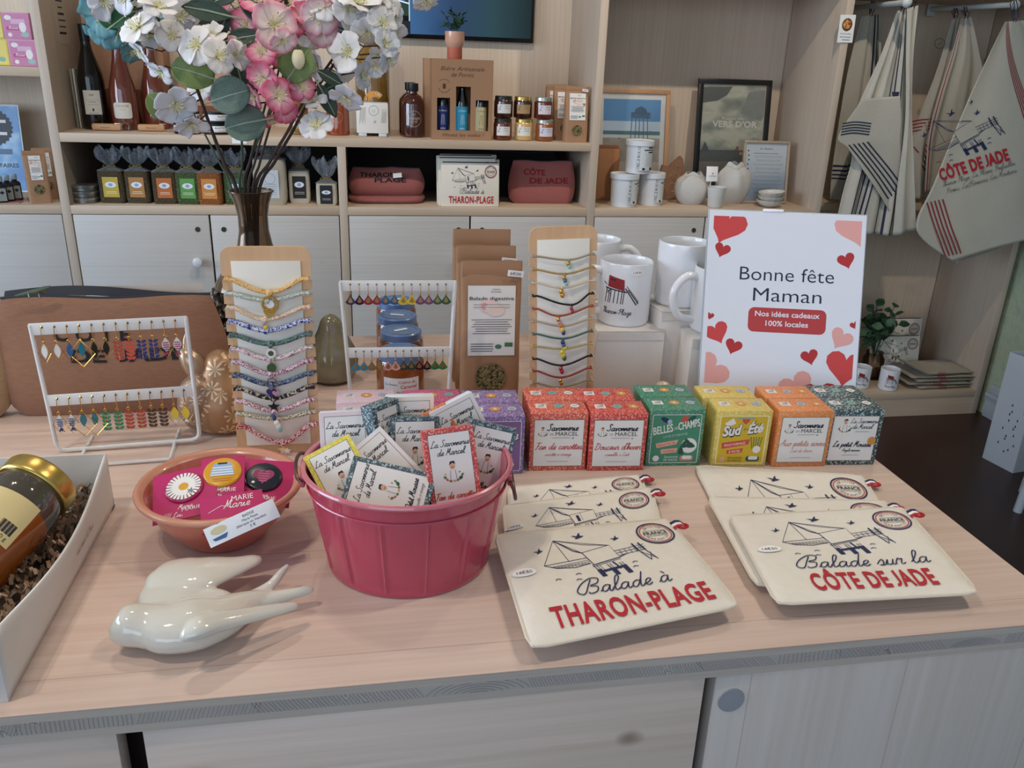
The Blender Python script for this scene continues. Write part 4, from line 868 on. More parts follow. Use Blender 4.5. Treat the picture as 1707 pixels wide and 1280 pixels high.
# ---------------------------------------------------------------- earring stands
WIRE = M('#dfdfdb', .4, .01, name='white_metal')
def stand(pos, yaw, w_, h, z1, z2, label, roll=0, narrow=0):
    t = thing('earring_stand', label, 'jewellery stand', pos, yaw)
    R = Matrix.Rotation(roll, 4, 'Y'); r = .0026; hw = w_/2; bw = hw-narrow
    q = MB(); q.M = R; zb = .0045; rr = .01
    P = [(-hw, 0, z1+.005), (-bw-(hw-bw)*-.0, 0, zb+rr)]+[(-bw+rr-rr*math.cos(a), 0, zb+rr-rr*math.sin(a)) for a in (.5, 1.0, PI/2)]+[(bw-rr+rr*math.sin(a), 0, zb+rr-rr*math.cos(a)) for a in (0, .6, 1.1)]+[(bw, 0, zb+rr), (hw, 0, z1+.005)]
    q.tube(P, r, WIRE, 8)
    for x in (-bw+.03, bw-.03): q.tube([(x, 0, zb), (x, -.012, .0022), (x, -.045, .0025)], .002, WIRE, 6)
    q.tube([(-bw+.03, -.045, .0025), (bw-.03, -.045, .0025)], .002, WIRE, 6)
    for x in (-bw+.03, bw-.03): q.tube([(x, 0, zb), (x, .014, .0025), (x, .04, .0025)], .002, WIRE, 6)
    q.build('frame', t)
    hooks = []
    for k, (z, x2) in enumerate(((z1, hw), (z2, hw-narrow*(z1-z2)/z1))):
        q = MB(); q.M = R; q.box((0, -.0006, z), (2*x2+.003, .0022, .014), WIRE, .0006)
        dots = Art()
        for i in range(12):
            x = -x2+.012+(2*x2-.024)*i/11; dots.disc(x, .002, .0013, INK, n=10); hooks.append((k, i, R @ V((x, -.0024, z+.0015))))
        q.art(dots, front(-.0017, z), .0001); q.build('hook_bar', t)
    return t, hooks
ENA = lambda h, n='enamel': M(h, .25, .02, name=n, coat=.6)
def earring(stand_, p, kind, col, label, group, sc=1.0, sc2=1.0):
    Mw = Matrix.Translation(stand_.location) @ stand_.rotation_euler.to_matrix().to_4x4()
    t = thing('earring', label, 'earring', Mw @ p, stand_.rotation_euler.z+rnd.uniform(-.15, .15), group)
    q = MB(); q.tube([(0, .0045, .0005), (0, .001, .002), (0, -.0015, .001), (0, -.0022, -.004), (.0004, -.0018, -.010*sc)], .00038, GOLD, 5)
    q.tube([(.0012*math.cos(a), -.002, -.0115*sc+.0012*math.sin(a)) for a in [i*PI/3 for i in range(6)]], .0004, GOLD, 5, closed=True); q.build('hook', t)
    q = MB(); z0 = -.013*sc; y = -.002
    lens = lambda L, W_: [(W_*math.sin(PI*i/8), -L*i/8) for i in range(9)]+[(-W_*math.sin(PI*i/8), -L*i/8) for i in range(7, 0, -1)]
    fr = front(y, z0)
    if kind == 'marquise':
        q.prism(lens(.0125, .0024)[::-1], col, fr, .001); g = [(0, .0), (.0052, -.0085), (0, -.017), (-.0052, -.0085)]
        q.tube([(a, y, z0+b+.001) for a, b in g], .00035, GOLD, 4, closed=True)
    elif kind == 'big_diamond':
        q.prism(lens(.0125, .0026)[::-1], col, fr, .001); g = [(0, .002), (.0105, -.0095), (0, -.021), (-.0105, -.0095)]
        q.tube([(a, y-.0005, z0+b) for a, b in g], .0005, GOLD, 4, closed=True)
    elif kind == 'fish':
        q.prism(lens(.0125, .0032)[::-1], JW if col != 'y' else ENA('#e0c23a'), fr, .001)
        if col != 'y':
            for i in range(4): q.box((0, y-.0008, z0-.0042-i*.0019), (.0050-.0006*abs(i-1), .0004, .0008), col)
        q.prism([(0, -.0108), (.0024, -.0158), (0, -.0148), (-.0024, -.0158)][::-1], col if col != 'y' else JW, fr, .001)
        g = [(0, .0), (.0056, -.0095), (0, -.0185), (-.0056, -.0095)]; q.tube([(a, y, z0+b+.001) for a, b in g], .0003, GOLD, 4, closed=True)
    elif kind == 'leafchain':
        for i in range(5):
            for s_ in (-1, 1):
                c = V((0, y, z0-.0035-i*.0034)); dx, dz = s_*.0037, .0026; nx, nz = -dz*.24, dx*.24
                o = [(0, 0), (dx*.35+nx*1.1, dz*.35+nz*1.1), (dx*.7+nx, dz*.7+nz), (dx, dz), (dx*.7-nx, dz*.7-nz), (dx*.35-nx*1.1, dz*.35-nz*1.1)]
                if s_ < 0: o = o[::-1]
                q.add([c+V((a, -.0004, b)) for a, b in o]+[c+V((a, .0004, b)) for a, b in o], [tuple(range(6))[::-1], tuple(range(6, 12))], col)
        q.tube([(0, y, z0+.001), (0, y, z0-.017)], .0004, GOLD, 4)
    else:  # fan-shaped drop
        o = [(0, .0), (.0026, -.0045), (.0072, -.0105), (.0045, -.0133), (0, -.0145), (-.0045, -.0133), (-.0072, -.0105), (-.0026, -.0045)]
        q.prism([(a*sc, b*sc) for a, b in o][::-1], col, fr, .0012)
        i_ = [(a*.45*sc, (b*.62-.0025)*sc) for a, b in o]; q.prism(i_[::-1], M('#b9a06a', .3, name='brass_center', metal=.8), front(y-.0006, z0), .0006)
    o = q.build('drop', t); t.scale = (sc2,)*3; return t
p = az(92, 756, ZC+.003); p2 = az(340, 737, ZC+.003)
st, hk = stand((-.2895, .988, ZC), .06, .167, .17, .158, .070, 'white metal earring stand in front of the brown jute toiletry bag', roll=-.02, narrow=.002)
g1 = 'earrings hanging on the left stand'
cols = {'w': ENA('#e8e6df'), 'b': ENA('#2d5f9e'), 't': ENA('#1e7484'), 'k': ENA('#17171a'), 'c': ENA('#d3504a'), 'n': ENA('#2f3c74'), 'm': ENA('#a8376a'), 'g': ENA('#2c8f6a'), 'r': ENA('#b5453c'), 'p': ENA('#c79a90'), 's': ENA('#3a2a2a')}
K1 = [('marquise', 'w', 'white enamel leaf earring'), ('marquise', 'w', 0), ('marquise', 'b', 'sky blue enamel leaf earring'), ('big_diamond', 't', 'teal leaf earring in an open diamond'), ('marquise', 'k', 'black leaf earring'), ('marquise', 'k', 0), ('leafchain', 'r', 'red leaf-chain earring'), ('leafchain', 'c', 'coral leaf-chain earring'), ('leafchain', 'n', 'navy leaf-chain earring'), ('leafchain', 'n', 0), ('fish', 'm', 'magenta striped fish earring'), ('fish', 'm', 0)]
K2 = [('fish', 'n', 'blue striped fish earring'), ('fish', 'n', 0), ('big_diamond', 't', 'green leaf earring in a large diamond'), ('big_diamond', 't', 0), ('leafchain', 'g', 'emerald leaf-chain earring'), ('leafchain', 'g', 0), ('leafchain', 'r', 'rust leaf-chain earring'), ('leafchain', 'r', 0), ('leafchain', 's', 'dark brown leaf-chain earring'), ('leafchain', 's', 0), ('fish', 'y', 'yellow fish earring'), ('fish', 'y', 0)]
def side(lst, i): return ', left of its pair' if (i % 2 == 0) else ', right of its pair'
for k, i, p in hk:
    K = (K1, K2)[k]; kind, c, w_ = K[i]; pair = (w_ == 0) or (i+1 < 12 and K[i+1][2] == 0); w_ = w_ or K[i-1][2]
    earring(st, p, kind, cols.get(c, 'y'), w_+(' on the upper bar' if k == 0 else ' on the lower bar')+((', right of its pair' if K[i][2] == 0 else ', left of its pair') if pair else ''), g1, sc2=1.42)
st2, hk2 = stand((.0425, 1.06, ZC), -.03, .147, .19, .183, .092, 'white metal earring stand in front of the caramel jars', narrow=.008)
D1 = [('#241a4a', 'dark violet'), ('#9c2b3b', 'crimson'), ('#1f5f88', 'blue'), ('#d9b92c', 'yellow'), ('#6b4470', 'plum'), ('#1f5a3a', 'forest green')]
D2 = [('#2f8fb5', 'sky blue'), ('#8f6a3f', 'bronze'), ('#e3a39a', 'salmon pink'), ('#14443a', 'bottle green'), ('#2b1626', 'black cherry'), ('#2f7d45', 'leaf green')]
for k, i, p in hk2:
    h_, nm = (D1, D2)[k][i//2]; earring(st2, p, 'fan', ENA(h_), '%s fan-shaped earring on the %s bar, %s of its pair' % (nm, ('upper', 'lower')[k], ('left', 'right')[i % 2]), 'earrings hanging on the right stand', .95)

# ---------------------------------------------------------------- caramel jars
def jar(name, label, group, loc, r, h, content, lid, lab=None, rz=0, lidh=.012, cat='jar', parts=True):
    t = thing(name, label, cat, loc, rz, group)
    q = MB(); q.lathe([(r*.86, 0), (r*.97, .002), (r, .006), (r, h*.74), (r*.97, h*.80), (r*.86, h*.86), (r*.84, h-lidh*.6)], content, 32, cap=True); q.build('glass_body', t)
    q = MB(); q.lathe([(r*.90, h-lidh), (r*.92, h-lidh*.95), (r*.92, h-.002), (r*.86, h-.0003), (r*.80, h-.001), (.0005, h-.001)], lid, 32); q.build('lid', t)
    if lab:
        q = MB(); q.art(lab, cyl(r, 0, 0, 0), .0003); q.build('label', t)
    return t
CARA = M('#8a4a20', .15, .06, 15, name='caramel', coat=.8); BLID = M('#5f7fae', .3, .03, name='blue_lid', coat=.4)
A = Art(); A.gridrect(0, .022, .054, .030, M('#dfe3ea', .5, name='jar_label'), 10); A.gridrect(.0, .022, .052, .028, M('#e6e8ee', .5, name='jar_label_in'), 10)
A.text('Crème de', .008, .029, .0042, CORALP, bold=.01).text('Caramel', .0105, .0215, .005, CORALP, bold=.02).text('Au beurre salé', .008, .0145, .0036, CORALP, bold=.01).script('Les bocaux', -.016, .026, .004, M('#7b8ab5', .6, name='blue_ink'), .1).lines(-.016, .021, .014, 4, .0028, .0006, GREYT)
first = None
for i, (px, py) in enumerate(((667, 583), (668, 550), (662, 525), (660, 500))):
    lb = ['caramel jar with a blue lid, front of its row, label showing', 'caramel jar with a blue lid, second in its row behind the labelled front one', 'caramel jar with a blue lid, third in its row', 'caramel jar with a blue lid, rearmost of its row'][i]
    pos = az(px, py, ZC+.068); pos.z = ZC
    if i == 0:
        y0 = pos.y; first = jar('caramel_jar', lb, 'caramel jars in a row behind the right earring stand', pos, .0345, .0692, CARA, BLID, A)
        q = MB(); S = plane((0, 0, .0685), (1, 0, 0), (0, 1, 0)); B = Art(); B.ring(0, 0, .024, .0008, SILVER).rect(0, 0, .022, .006, TAGW); q.art(B, S, .0003); q.build('lid_sticker', first)
        seal_ = MB(); seal_.tube([(.0318*math.cos(2*PI*k/28), .0318*math.sin(2*PI*k/28), .0565) for k in range(28)], .0009, SILVER, 6, closed=True); seal_.build('lid_rim', first)
    else: pos.y = max(pos.y, y0+.0705*i); copy_tree(first, pos, (0, .5, -.3, .8)[i], lb)

# ---------------------------------------------------------------- kraft herb tea bags
HERB = rampmat('dried_herbs', '', ((0, '#2b2618'), (.42, '#5d5530'), (.5, '#8c8052'), (.58, '#3a2e1c'), (.64, '#a8977a')), 260, rough=.9)
def kraft_bag(label, loc, w_, d, h, rz, lab_art, group, win=.024, wz=.045, fold=True, lean=0, hz=.45, name='herb_tea_bag', mat=None):
    mat = mat or KRAFT; t = thing(name, label, 'paper bag', loc, rz, group); q = MB()
    def P(u, v):
        a = 2*PI*u; z = h*min(v/.86, 1) if v < .86 else h; k = min(1, v/.86); dd = d*(1-k**2.2*.86)/2; ww = w_/2*(1+.012*math.sin(9*k))
        # rounded rectangle section that flattens towards the folded top
        c_, s_ = math.cos(a), math.sin(a); e = .28
        x = math.copysign(abs(c_)**e, c_)*ww; y = math.copysign(abs(s_)**e, s_)*dd
        y += lean*k*k*d + .0012*math.sin(14*k+x*60)*k
        if v >= .86: f = (v-.86)/.14; y = y*.6 -.004 - .0015*math.sin(PI*f); z = h-.028*h/.25*f; y -= .001
        return V((x, y, z))
    q.grid(P, 44, 22, mat, closed=True); q.add([P(i/44, 0) for i in range(44)], [tuple(range(44))[::-1]], mat); q.build('paper_bag', t)
    S0 = lambda x, y: (P(.75+math.asin(max(-1, min(1, math.copysign((abs(x)/(w_/2))**(1/.28) if abs(x) < w_/2*.9 else .99, x))))/(2*PI)*0, y/h*.86)*1, V((0, -1, 0)))
    def S(x, y):
        k = y/h; dd = d*(1-k**2.2*.86)/2; return V((x, -dd+lean*k*k*d-.0012, y)), V((0, -1, 0))
    q = MB(); A = Art(); A.disc(0, wz, win/2, HERB, n=26); q.art(A, S, .0006); q.build('window', t)
    q = MB(); q.art(lab_art, S, .0008); q.build('label', t); return t
def tea_label(w_, h, z, title='Balade digestive'):
    A = Art(); A.rect(0, z, w_, h, M('#e6e3dd', .6, name='tea_label')); A.disc(-.004, z+h*.22, w_*.2, M('#e9cfc6', .6, name='pink_wash'), ry=h*.10).disc(.006, z+h*.15, w_*.18, M('#e7d3c4', .6, name='peach_wash'), ry=h*.08).disc(-.010, z+h*.21, .005, M('#dba59a', .6, name='rose_wash')).disc(-.006, z+h*.19, .003, CREAM)
    A.text('La ferme', .006, z+h*.44, h*.022, INK).text('du Dolmen', .006, z+h*.405, h*.022, INK); A.text(title, 0, z+h*.30, h*.045, INK, w_=w_*.93, bold=.006)
    A.lines(0, z+h*.235, w_*.8, 2, h*.04, h*.008, GREYT).lines(0, z+h*.02, w_*.9, 7, h*.033, h*.008, INK).lines(-w_*.2, z-h*.33, w_*.5, 4, h*.035, h*.009, INK)
    A.disc(w_*.15, z-h*.37, w_*.07, M('#4c7a63', .6, name='logo_green'), ry=w_*.05).rect(w_*.37, z-h*.34, w_*.17, h*.06, M('#3d7a4b', .6, name='organic_green')); return A
TL = tea_label(.066, .098, .122)
gk = 'kraft herb tea bags in a row on the counter'
def ptag(t, x, y, z, txt='6€90', rz=0.1):
    q = MB(); q.box((x, y, z), (.022, .0008, .0085), TAGW, rz=Matrix.Rotation(rz, 3, 'Y')); A = Art(); A.text(txt, 0, -.002, .004, M('#44475a', .7, name='price_ink'), w_=.015)
    A = A.xf(0, 0, 1, -rz); q.art(A, front(y-.0006, z, x)); q.build('price_tag', t)
for i, (dx, dy, hh, lb) in enumerate(((0, 0, .205, 'kraft herb tea bag with a white label and round window, front one'), (-.002, .044, .217, 'kraft herb tea bag directly behind the front one'), (-.003, .088, .232, 'tallest looking kraft herb tea bag, rearmost of three'))):
    t = kraft_bag(lb, (.172+dx, 1.112+dy*.95, ZC), .083, .042, hh, -.04, TL, gk, .043, .040)
    if i < 2: ptag(t, .032, -.012, hh-.017 if i == 0 else hh-.021, '6€00', .1)

# ---------------------------------------------------------------- mugs on white boxes
PORC = M('#e3e4e6', .12, .01, name='white_porcelain', coat=.5)
def mug(label, loc, rz, r=.0395, h=.094, art=None, group='white mugs on the counter', aa=0):
    t = thing('mug', label, 'mug', loc, rz, group); q = MB()
    q.lathe([(r*.9, 0), (r*.96, .0015), (r, .006), (r, h-.004), (r*.985, h-.0005), (r*.95, h), (r*.925, h-.002), (r*.92, h-.01), (r*.92, .012), (r*.85, .006), (.0005, .006)], PORC, 40, cap=False)
    q.lathe([(r*.9, 0), (.0005, .001)], PORC, 40, cap=False); q.build('cup', t)
    q = MB(); P = cr([(r-.002, 0, h*.84), (r+.014, 0, h*.86), (r+.030, 0, h*.70), (r+.033, 0, h*.48), (r+.022, 0, h*.24), (r-.002, 0, h*.17)], 4); q.tube(P, [.006]*len(P), PORC, 10, flat=1.0); q.build('handle', t)
    if art: q = MB(); q.art(art, cyl(r, 0, a0=-PI/2-rz+aa), .0003, cut=.003); q.build('printed_picture', t)
    return t
def mug_art(k=1.0, txt=True):
    A = Art(); B = M('#17171c', .5, name='mug_black'); RD = M('#8f1f25', .5, name='mug_red')
    A.poly([(-.022, .060), (.004, .056), (.003, .072), (-.021, .077)], RD).rect(-.016, .071, .003, .003, B).rect(-.012, .0705, .003, .003, B)
    A.line([(-.026, .058), (.008, .054)], .0018, B)
    for x in (-.024, -.019, -.016, -.010, -.004, .001, .004): A.line([(x, .057), (x-.0015, .036)], .0011, B)
    A.line([(-.024, .050), (-.016, .056)], .001, B).line([(-.024, .056), (-.016, .048)], .001, B).line([(-.03, .066), (-.024, .062)], .0012, B)
    A.line([(.005, .060), (.023, .035)], .0016, B).line([(.007, .063), (.026, .040)], .0009, B).line([(.009, .058), (.026, .037)], .0014, B).line([(.026, .041), (.024, .036)], .001, B)
    if txt: A.script('Tharon-Plage', -.006, .020, .0085, B, .09, sl=.1)
    return A.xf(0, 0, k)
WB = M('#d8d2ca', .7, .03, name='white_board_box')
def gift_carton(label, loc, rz, sx, sy, h):
    t = thing('mug_box', label, 'box', loc, rz, 'white cardboard boxes under the mugs'); q = MB(); q.box((0, 0, h/2), (sx, sy, h), WB, .001); q.build('carton', t)
    q = MB(); q.box((0, .0005, h+.0009), (sx, sy, .0014), WB, .0004); q.box((0, -sy/2-.0006, h-.006), (sx*.98, .0008, .012), WB); q.build('lid_flap', t); return t
b = az(1000, 662, ZC); gift_carton('white cardboard box carrying the printed mug, beside the bracelet board', (.3845, 1.165, ZC), -.06, .102, .102, .0955)
A = mug_art(); A.disc(.021, .083, .010, TAGW, ry=.0046, n=16).text('12€90', .021, .0815, .0035, INK, w_=.013)
mug('white mug with a red fishing hut print, on the front white box', (.3835, 1.168, ZC+.0972), PI*1.02, art=A.xf(0, 0, 1), aa=-.42)

b2_ = az(1150, 510, 1.0)
def at_top(px, py, z): return az(px, py, z)
for (px, py, zt, lb, lm, sx, sy, hr, aa) in ((1132, 503, 1.024, 'white cardboard box at the back, under the tallest standing mug', 'plain white mug at the back with its handle turned right', .095, .095, -.25, 0),
        (1192, 548, 1.000, 'white cardboard box half hidden behind the greeting sign', 'plain white mug with its handle turned left, cut off by the greeting sign', .1, .095, PI*1.02, 0),
        (990, 490, 1.0, 'white cardboard box hidden behind the front one and the bracelet board', 'white mug peeking out between the bracelet board and the printed mug', .1, .1, -.3, 0)):
    c = az(px, py, zt); h = zt-ZC
    gift_carton(lb, (c.x, c.y, ZC), -.06 if hr > 0 else .05, sx, sy, h-.002); mug(lm, (c.x, c.y, zt), hr, h=.094 if px != 1132 else .094)
# ---------------------------------------------------------------- white ceramic swallow
def remeshed(o, vox, it=6, f=.5):
    m = o.modifiers.new('remesh', 'REMESH'); m.mode = 'VOXEL'; m.voxel_size = vox; m.use_smooth_shade = True
    s = o.modifiers.new('smooth', 'SMOOTH'); s.factor = f; s.iterations = it
BONE = M('#d6d3c6', .06, .015, 30, name='glazed_ceramic', coat=.7)
t = thing('ceramic_swallow', 'glossy cream ceramic swallow with spread wings lying on the counter front', 'ornament', (-.15, .62, ZC))
def B(px, py, z): p = az(px, py, ZC+z); return V((p.x+.15, p.y-.62, z))
def loft(q, secs, n=20):
    """secs: centre, half width (across), half height"""
    m = len(secs); vs = []
    for i, (c, a, h) in enumerate(secs):
        d = (secs[min(i+1, m-1)][0]-secs[max(i-1, 0)][0]); d.z = 0; d.normalize(); sdir = V((-d.y, d.x, 0))
        for k in range(n): w_ = 2*PI*k/n; vs.append(c+sdir*math.cos(w_)*a+V((0, 0, 1))*math.sin(w_)*h)
    fs = [(i*n+k, i*n+(k+1) % n, (i+1)*n+(k+1) % n, (i+1)*n+k) for i in range(m-1) for k in range(n)]+[tuple(range(n))[::-1], tuple((m-1)*n+k for k in range(n))]
    q.add(vs, fs, BONE)
def smooth_secs(s_, n=4):
    flat = cr([(c.x, c.y, c.z, a, h) for c, a, h in s_], n); return [(V(f[:3]), max(f[3], .0004), max(f[4], .0004)) for f in flat]
q = MB()
# body from the beak to the root of the tail
loft(q, smooth_secs([(B(184, 1050, .018), .0012, .0012), (B(189, 1049, .019), .0045, .0045), (B(196, 1047, .021), .0120, .0120), (B(210, 1044, .0215), .0172, .0165), (B(230, 1042, .0205), .0192, .0175), (B(256, 1044, .0185), .0212, .0172), (B(285, 1046, .018), .0255, .0180), (B(325, 1038, .018), .0285, .0185), (B(365, 1028, .0165), .0235, .0155), (B(400, 1012, .015), .0165, .012), (B(432, 1000, .015), .010, .0085), (B(450, 996, .015), .006, .006)]))
# wing on the far side
q.ball(B(292, 988, .023), .029, BONE, 20, (1.05, 1.0, .30)); q.ball(B(275, 1003, .021), .018, BONE, 16, (1, 1, .5)); q.ball(B(338, 1002, .02), .022, BONE, 20, (1.2, .7, .4))
loft(q, smooth_secs([(B(248, 965, .026), .008, .0045), (B(262, 964, .027), .0185, .007), (B(290, 961, .027), .0255, .0085), (B(325, 958, .027), .0265, .0085), (B(360, 950, .026), .0215, .0075), (B(395, 942, .025), .0135, .0055), (B(425, 933, .024), .0075, .0045), (B(436, 930, .023), .0025, .0025)]))
# near wing
loft(q, smooth_secs([(B(300, 1060, .034), .002, .002), (B(308, 1056, .036), .0085, .006), (B(330, 1045, .038), .0125, .008), (B(360, 1036, .036), .0115, .0075), (B(400, 1028, .032), .0095, .006), (B(440, 1020, .028), .0075, .005), (B(478, 1012, .025), .0055, .004), (B(496, 1008, .023), .003, .003)]))
q.ball(B(350, 1036, .026), .014, BONE, 16, (1.5, .7, .6))
# tail streamers
loft(q, smooth_secs([(B(405, 1005, .015), .010, .007), (B(430, 992, .016), .008, .006), (B(452, 975, .019), .005, .0045), (B(470, 954, .023), .004, .004), (B(481, 941, .026), .002, .002)]))
loft(q, smooth_secs([(B(405, 1008, .015), .012, .008), (B(440, 1000, .015), .0085, .006), (B(480, 991, .016), .006, .005), (B(512, 984, .017), .0045, .0042), (B(524, 982, .017), .0018, .0018)]))
o = q.build('swallow_body', t); remeshed(o, .0011, 22)

# ---------------------------------------------------------------- coral bowl with badges on pink cards
CORAL = M('#c66a58', .25, .03, 20, name='coral_glaze', coat=.5); CORL = M('#c98b6f', .3, .05, 30, name='coral_rim', coat=.4)
bowlc = V((-.1485, .775, ZC)); t = thing('coral_bowl', 'coral glazed bowl with pink badge cards, between the tub and the gift box', 'bowl', bowlc)
prof = [(r_, z_*.88) for r_, z_ in [(.0005, .004), (.030, .002), (.036, 0), (.040, .001), (.044, .006), (.052, .018), (.063, .034), (.071, .049), (.0765, .058), (.0795, .061), (.0805, .064), (.079, .067), (.075, .067), (.071, .062), (.064, .045), (.053, .027), (.040, .012), (.020, .007), (.0005, .0065)]]
q = MB(); q.lathe(prof[:9], CORAL, 56, cap=False); q.lathe(prof[8:14], CORL, 56, cap=False); q.lathe(prof[13:], CORAL, 56, cap=False); q.build('bowl_body', t, ang=70)
MAG = M('#b81d62', .55, .03, name='magenta_card'); gb = 'magenta badge cards in the coral bowl'
def badge_card(pos, yaw, lean, phi, label, w_, h, face=None, art2=None, r=.0185):
    n = V((math.sin(yaw)*math.cos(lean), -math.cos(yaw)*math.cos(lean), math.sin(lean))); R = basis(n, (0, 0, 1)) @ Matrix.Rotation(-phi, 3, 'Y')
    t = thing('badge_card', label, 'badge', pos, R, gb); q = MB(); q.box((0, .0006, 0), (w_, .0010, h), MAG, .0003)
    A = Art(); A.script('Marie', 0, -h*.30, .0055, WHITE, .09).text('MARIE', w_*.1, -h*.36, .0042, WHITE, w_=.018).script('Lou', -w_*.12, -h*.45, .006, WHITE, .09)
    if not face: A.script('Marie', .004, h*.10, .010, WHITE, .07).text('MARIE', .010, h*.28, .006, WHITE, w_=.020).line([(-.022, h*.05), (-.010, h*.2), (.0, h*.12)], .0006, WHITE)
    for i in range(4): A.line([(-w_*.33+i*.0018, -h*.44), (-w_*.30+i*.0018, -h*.34)], .0004, WHITE)
    q.art(art2 or A, front(0), .0002); q.build('card', t)
    if face: q = MB(); q.lathe([(.0005, .0032), (r*.88, .0031), (r*.95, .0026), (r, .0014), (r, 0)], face[0], 32, c=(0, 0, h*.10), rot=Matrix.Rotation(PI/2, 3, 'X')); q.art(face[1].xf(0, h*.10), front(-.0034), .0002); q.build('button_badge', t)
    return t
F1 = Art()
for i in range(26): a = 2*PI*i/26; F1.line([(.006*math.cos(a), .006*math.sin(a)), (.0165*math.cos(a), .0165*math.sin(a))], .0018, WHITE, .0026)
F1.disc(0, 0, .0115, WHITE); F1.disc(0, -.0005, .0048, M('#d9a029', .5, name='daisy_yellow')); F1.items += Art().poly([((.0045 if i % 2 == 0 else .0018)*math.cos(i*PI/5)+.0065, (.0045 if i % 2 == 0 else .0018)*math.sin(i*PI/5)-.0075) for i in range(10)], SILVER).items
F2 = Art(); BL = M('#8fb0d2', .6, name='shirt_blue'); F2.poly([(-.008, .010), (.008, .010), (.012, -.006), (-.012, -.006)], BL).rect(0, .0095, .009, .0022, INK)
for i in range(4): F2.rect(0, .0045-i*.0032, .019+i*.001, .0013, WHITE)
F2.lines(0, -.0095, .018, 2, .0025, .001, OCHRE)
F3 = Art(); F3.heart(0, 0, .0105, M('#8e2a57', .5, name='badge_heart'))
for i in range(5): F3.rect(0, .006-i*.0032, .012-.0015*abs(i-1.5), .0008, M('#c26d92', .5, name='badge_pink'))
F3.disc(-.009, -.009, .0016, WHITE)
YB = M('#d99d1f', .25, name='badge_yellow', coat=.5); NB = M('#16202e', .25, name='badge_navy', coat=.5); PB = M('#a81e58', .25, name='badge_magenta', coat=.5)
zz = ZC+.045
badge_card(az(371, 795, zz+.019), 0, 1.16, .06, 'magenta card with a yellow badge showing a blue striped shirt', .042, .052, (YB, F2))
badge_card(az(438, 804, zz+.009), .25, 1.16, -.30, 'magenta card with a navy badge and a pink heart, right of the others', .058, .060, (NB, F3))
badge_card(az(308, 822, zz+.011), -.3, 1.16, .42, 'magenta card with a white daisy badge, leftmost in the coral bowl', .060, .062, (PB, F1))
badge_card(az(388, 852, zz+.006), .05, 1.14, .12, 'magenta card with white handwriting, in front with no badge showing', .058, .042)
badge_card(az(272, 832, zz-.004), -.5, 1.3, .9, 'magenta card tucked under the daisy badge at the bowl edge', .032, .042)
t = thing('price_card', 'small white laminated price card leaning on the front of the coral bowl', 'price card', az(405, 866, ZC+.056)+V((0, -.006, 0)), basis(V((.05, -.80, .6)), (0, 0, 1)) @ Matrix.Rotation(-.36, 3, 'Y'))
q = MB(); q.box((0, .0005, 0), (.066, .001, .0185), M('#dfe3e6', .25, .01, name='laminated_card', coat=.5), .0003); A = Art()
A.text('BADGE', .008, .0045, .0024, INK).text('Marie Peste', .008, .0008, .0022, INK).text('(fabriqué en Vendée)', .008, -.0028, .0022, INK, w_=.028).text('5 €', .008, -.0068, .0026, INK).disc(-.021, .003, .0075, M('#c9c39a', .5, name='crest_sand'), ry=.0035).poly([(-.029, -.003), (-.014, -.002), (-.017, -.006), (-.027, -.0055)], M('#3c5f8f', .5, name='crest_blue')); q.art(A, front(0), .0002); q.build('card', t)

# ---------------------------------------------------------------- gift box with a honey jar
BW = M('#d9d6d0', .6, .02, name='white_box_board'); t = thing('gift_box', 'white open gift box holding a jar on brown paper shreds at the left counter edge', 'box', (-.40, .70, ZC))
x0, x1, ya, yb, hh = -.145, .1285, -.152, .143, .062
q = MB()
q.box(((x0+x1)/2, 0, .001), (x1-x0, yb-ya, .002), BW); q.box(((x0+x1)/2, ya+.001, .031), (x1-x0, .002, hh), BW, .0005); q.box(((x0+x1)/2, yb-.001, .0315), (x1-x0, .002, .063), BW, .0005); q.box((x0+.001, 0, .031), (.002, yb-ya, hh), BW, .0005)
q.build('tray', t)
q = MB()
def sidew(u, v):
    y = ya+(yb-ya)*u; dip = .016*math.sin(PI*u)**1.2; bow = .006*math.sin(PI*u)*v; return V((x1+bow, y, (hh-dip)*v))
q.grid(sidew, 24, 6, BW); o = q.build('side_wall', t, mods=[('SOLIDIFY', {'thickness': .0022, 'offset': -1})])
A = Art(); BR = M('#8c6f58', .7, name='box_print'); A.script('avec amour de Pornic', 0, 0, .006, BR, .08)
q = MB(); q.art(A, lambda x, y: (V((x1+.006*math.sin(PI*(.62+x*3.4))*.5+.0012, .035+x, .024+y)), V((1, 0, 0))), .0006); q.build('side_print', t)
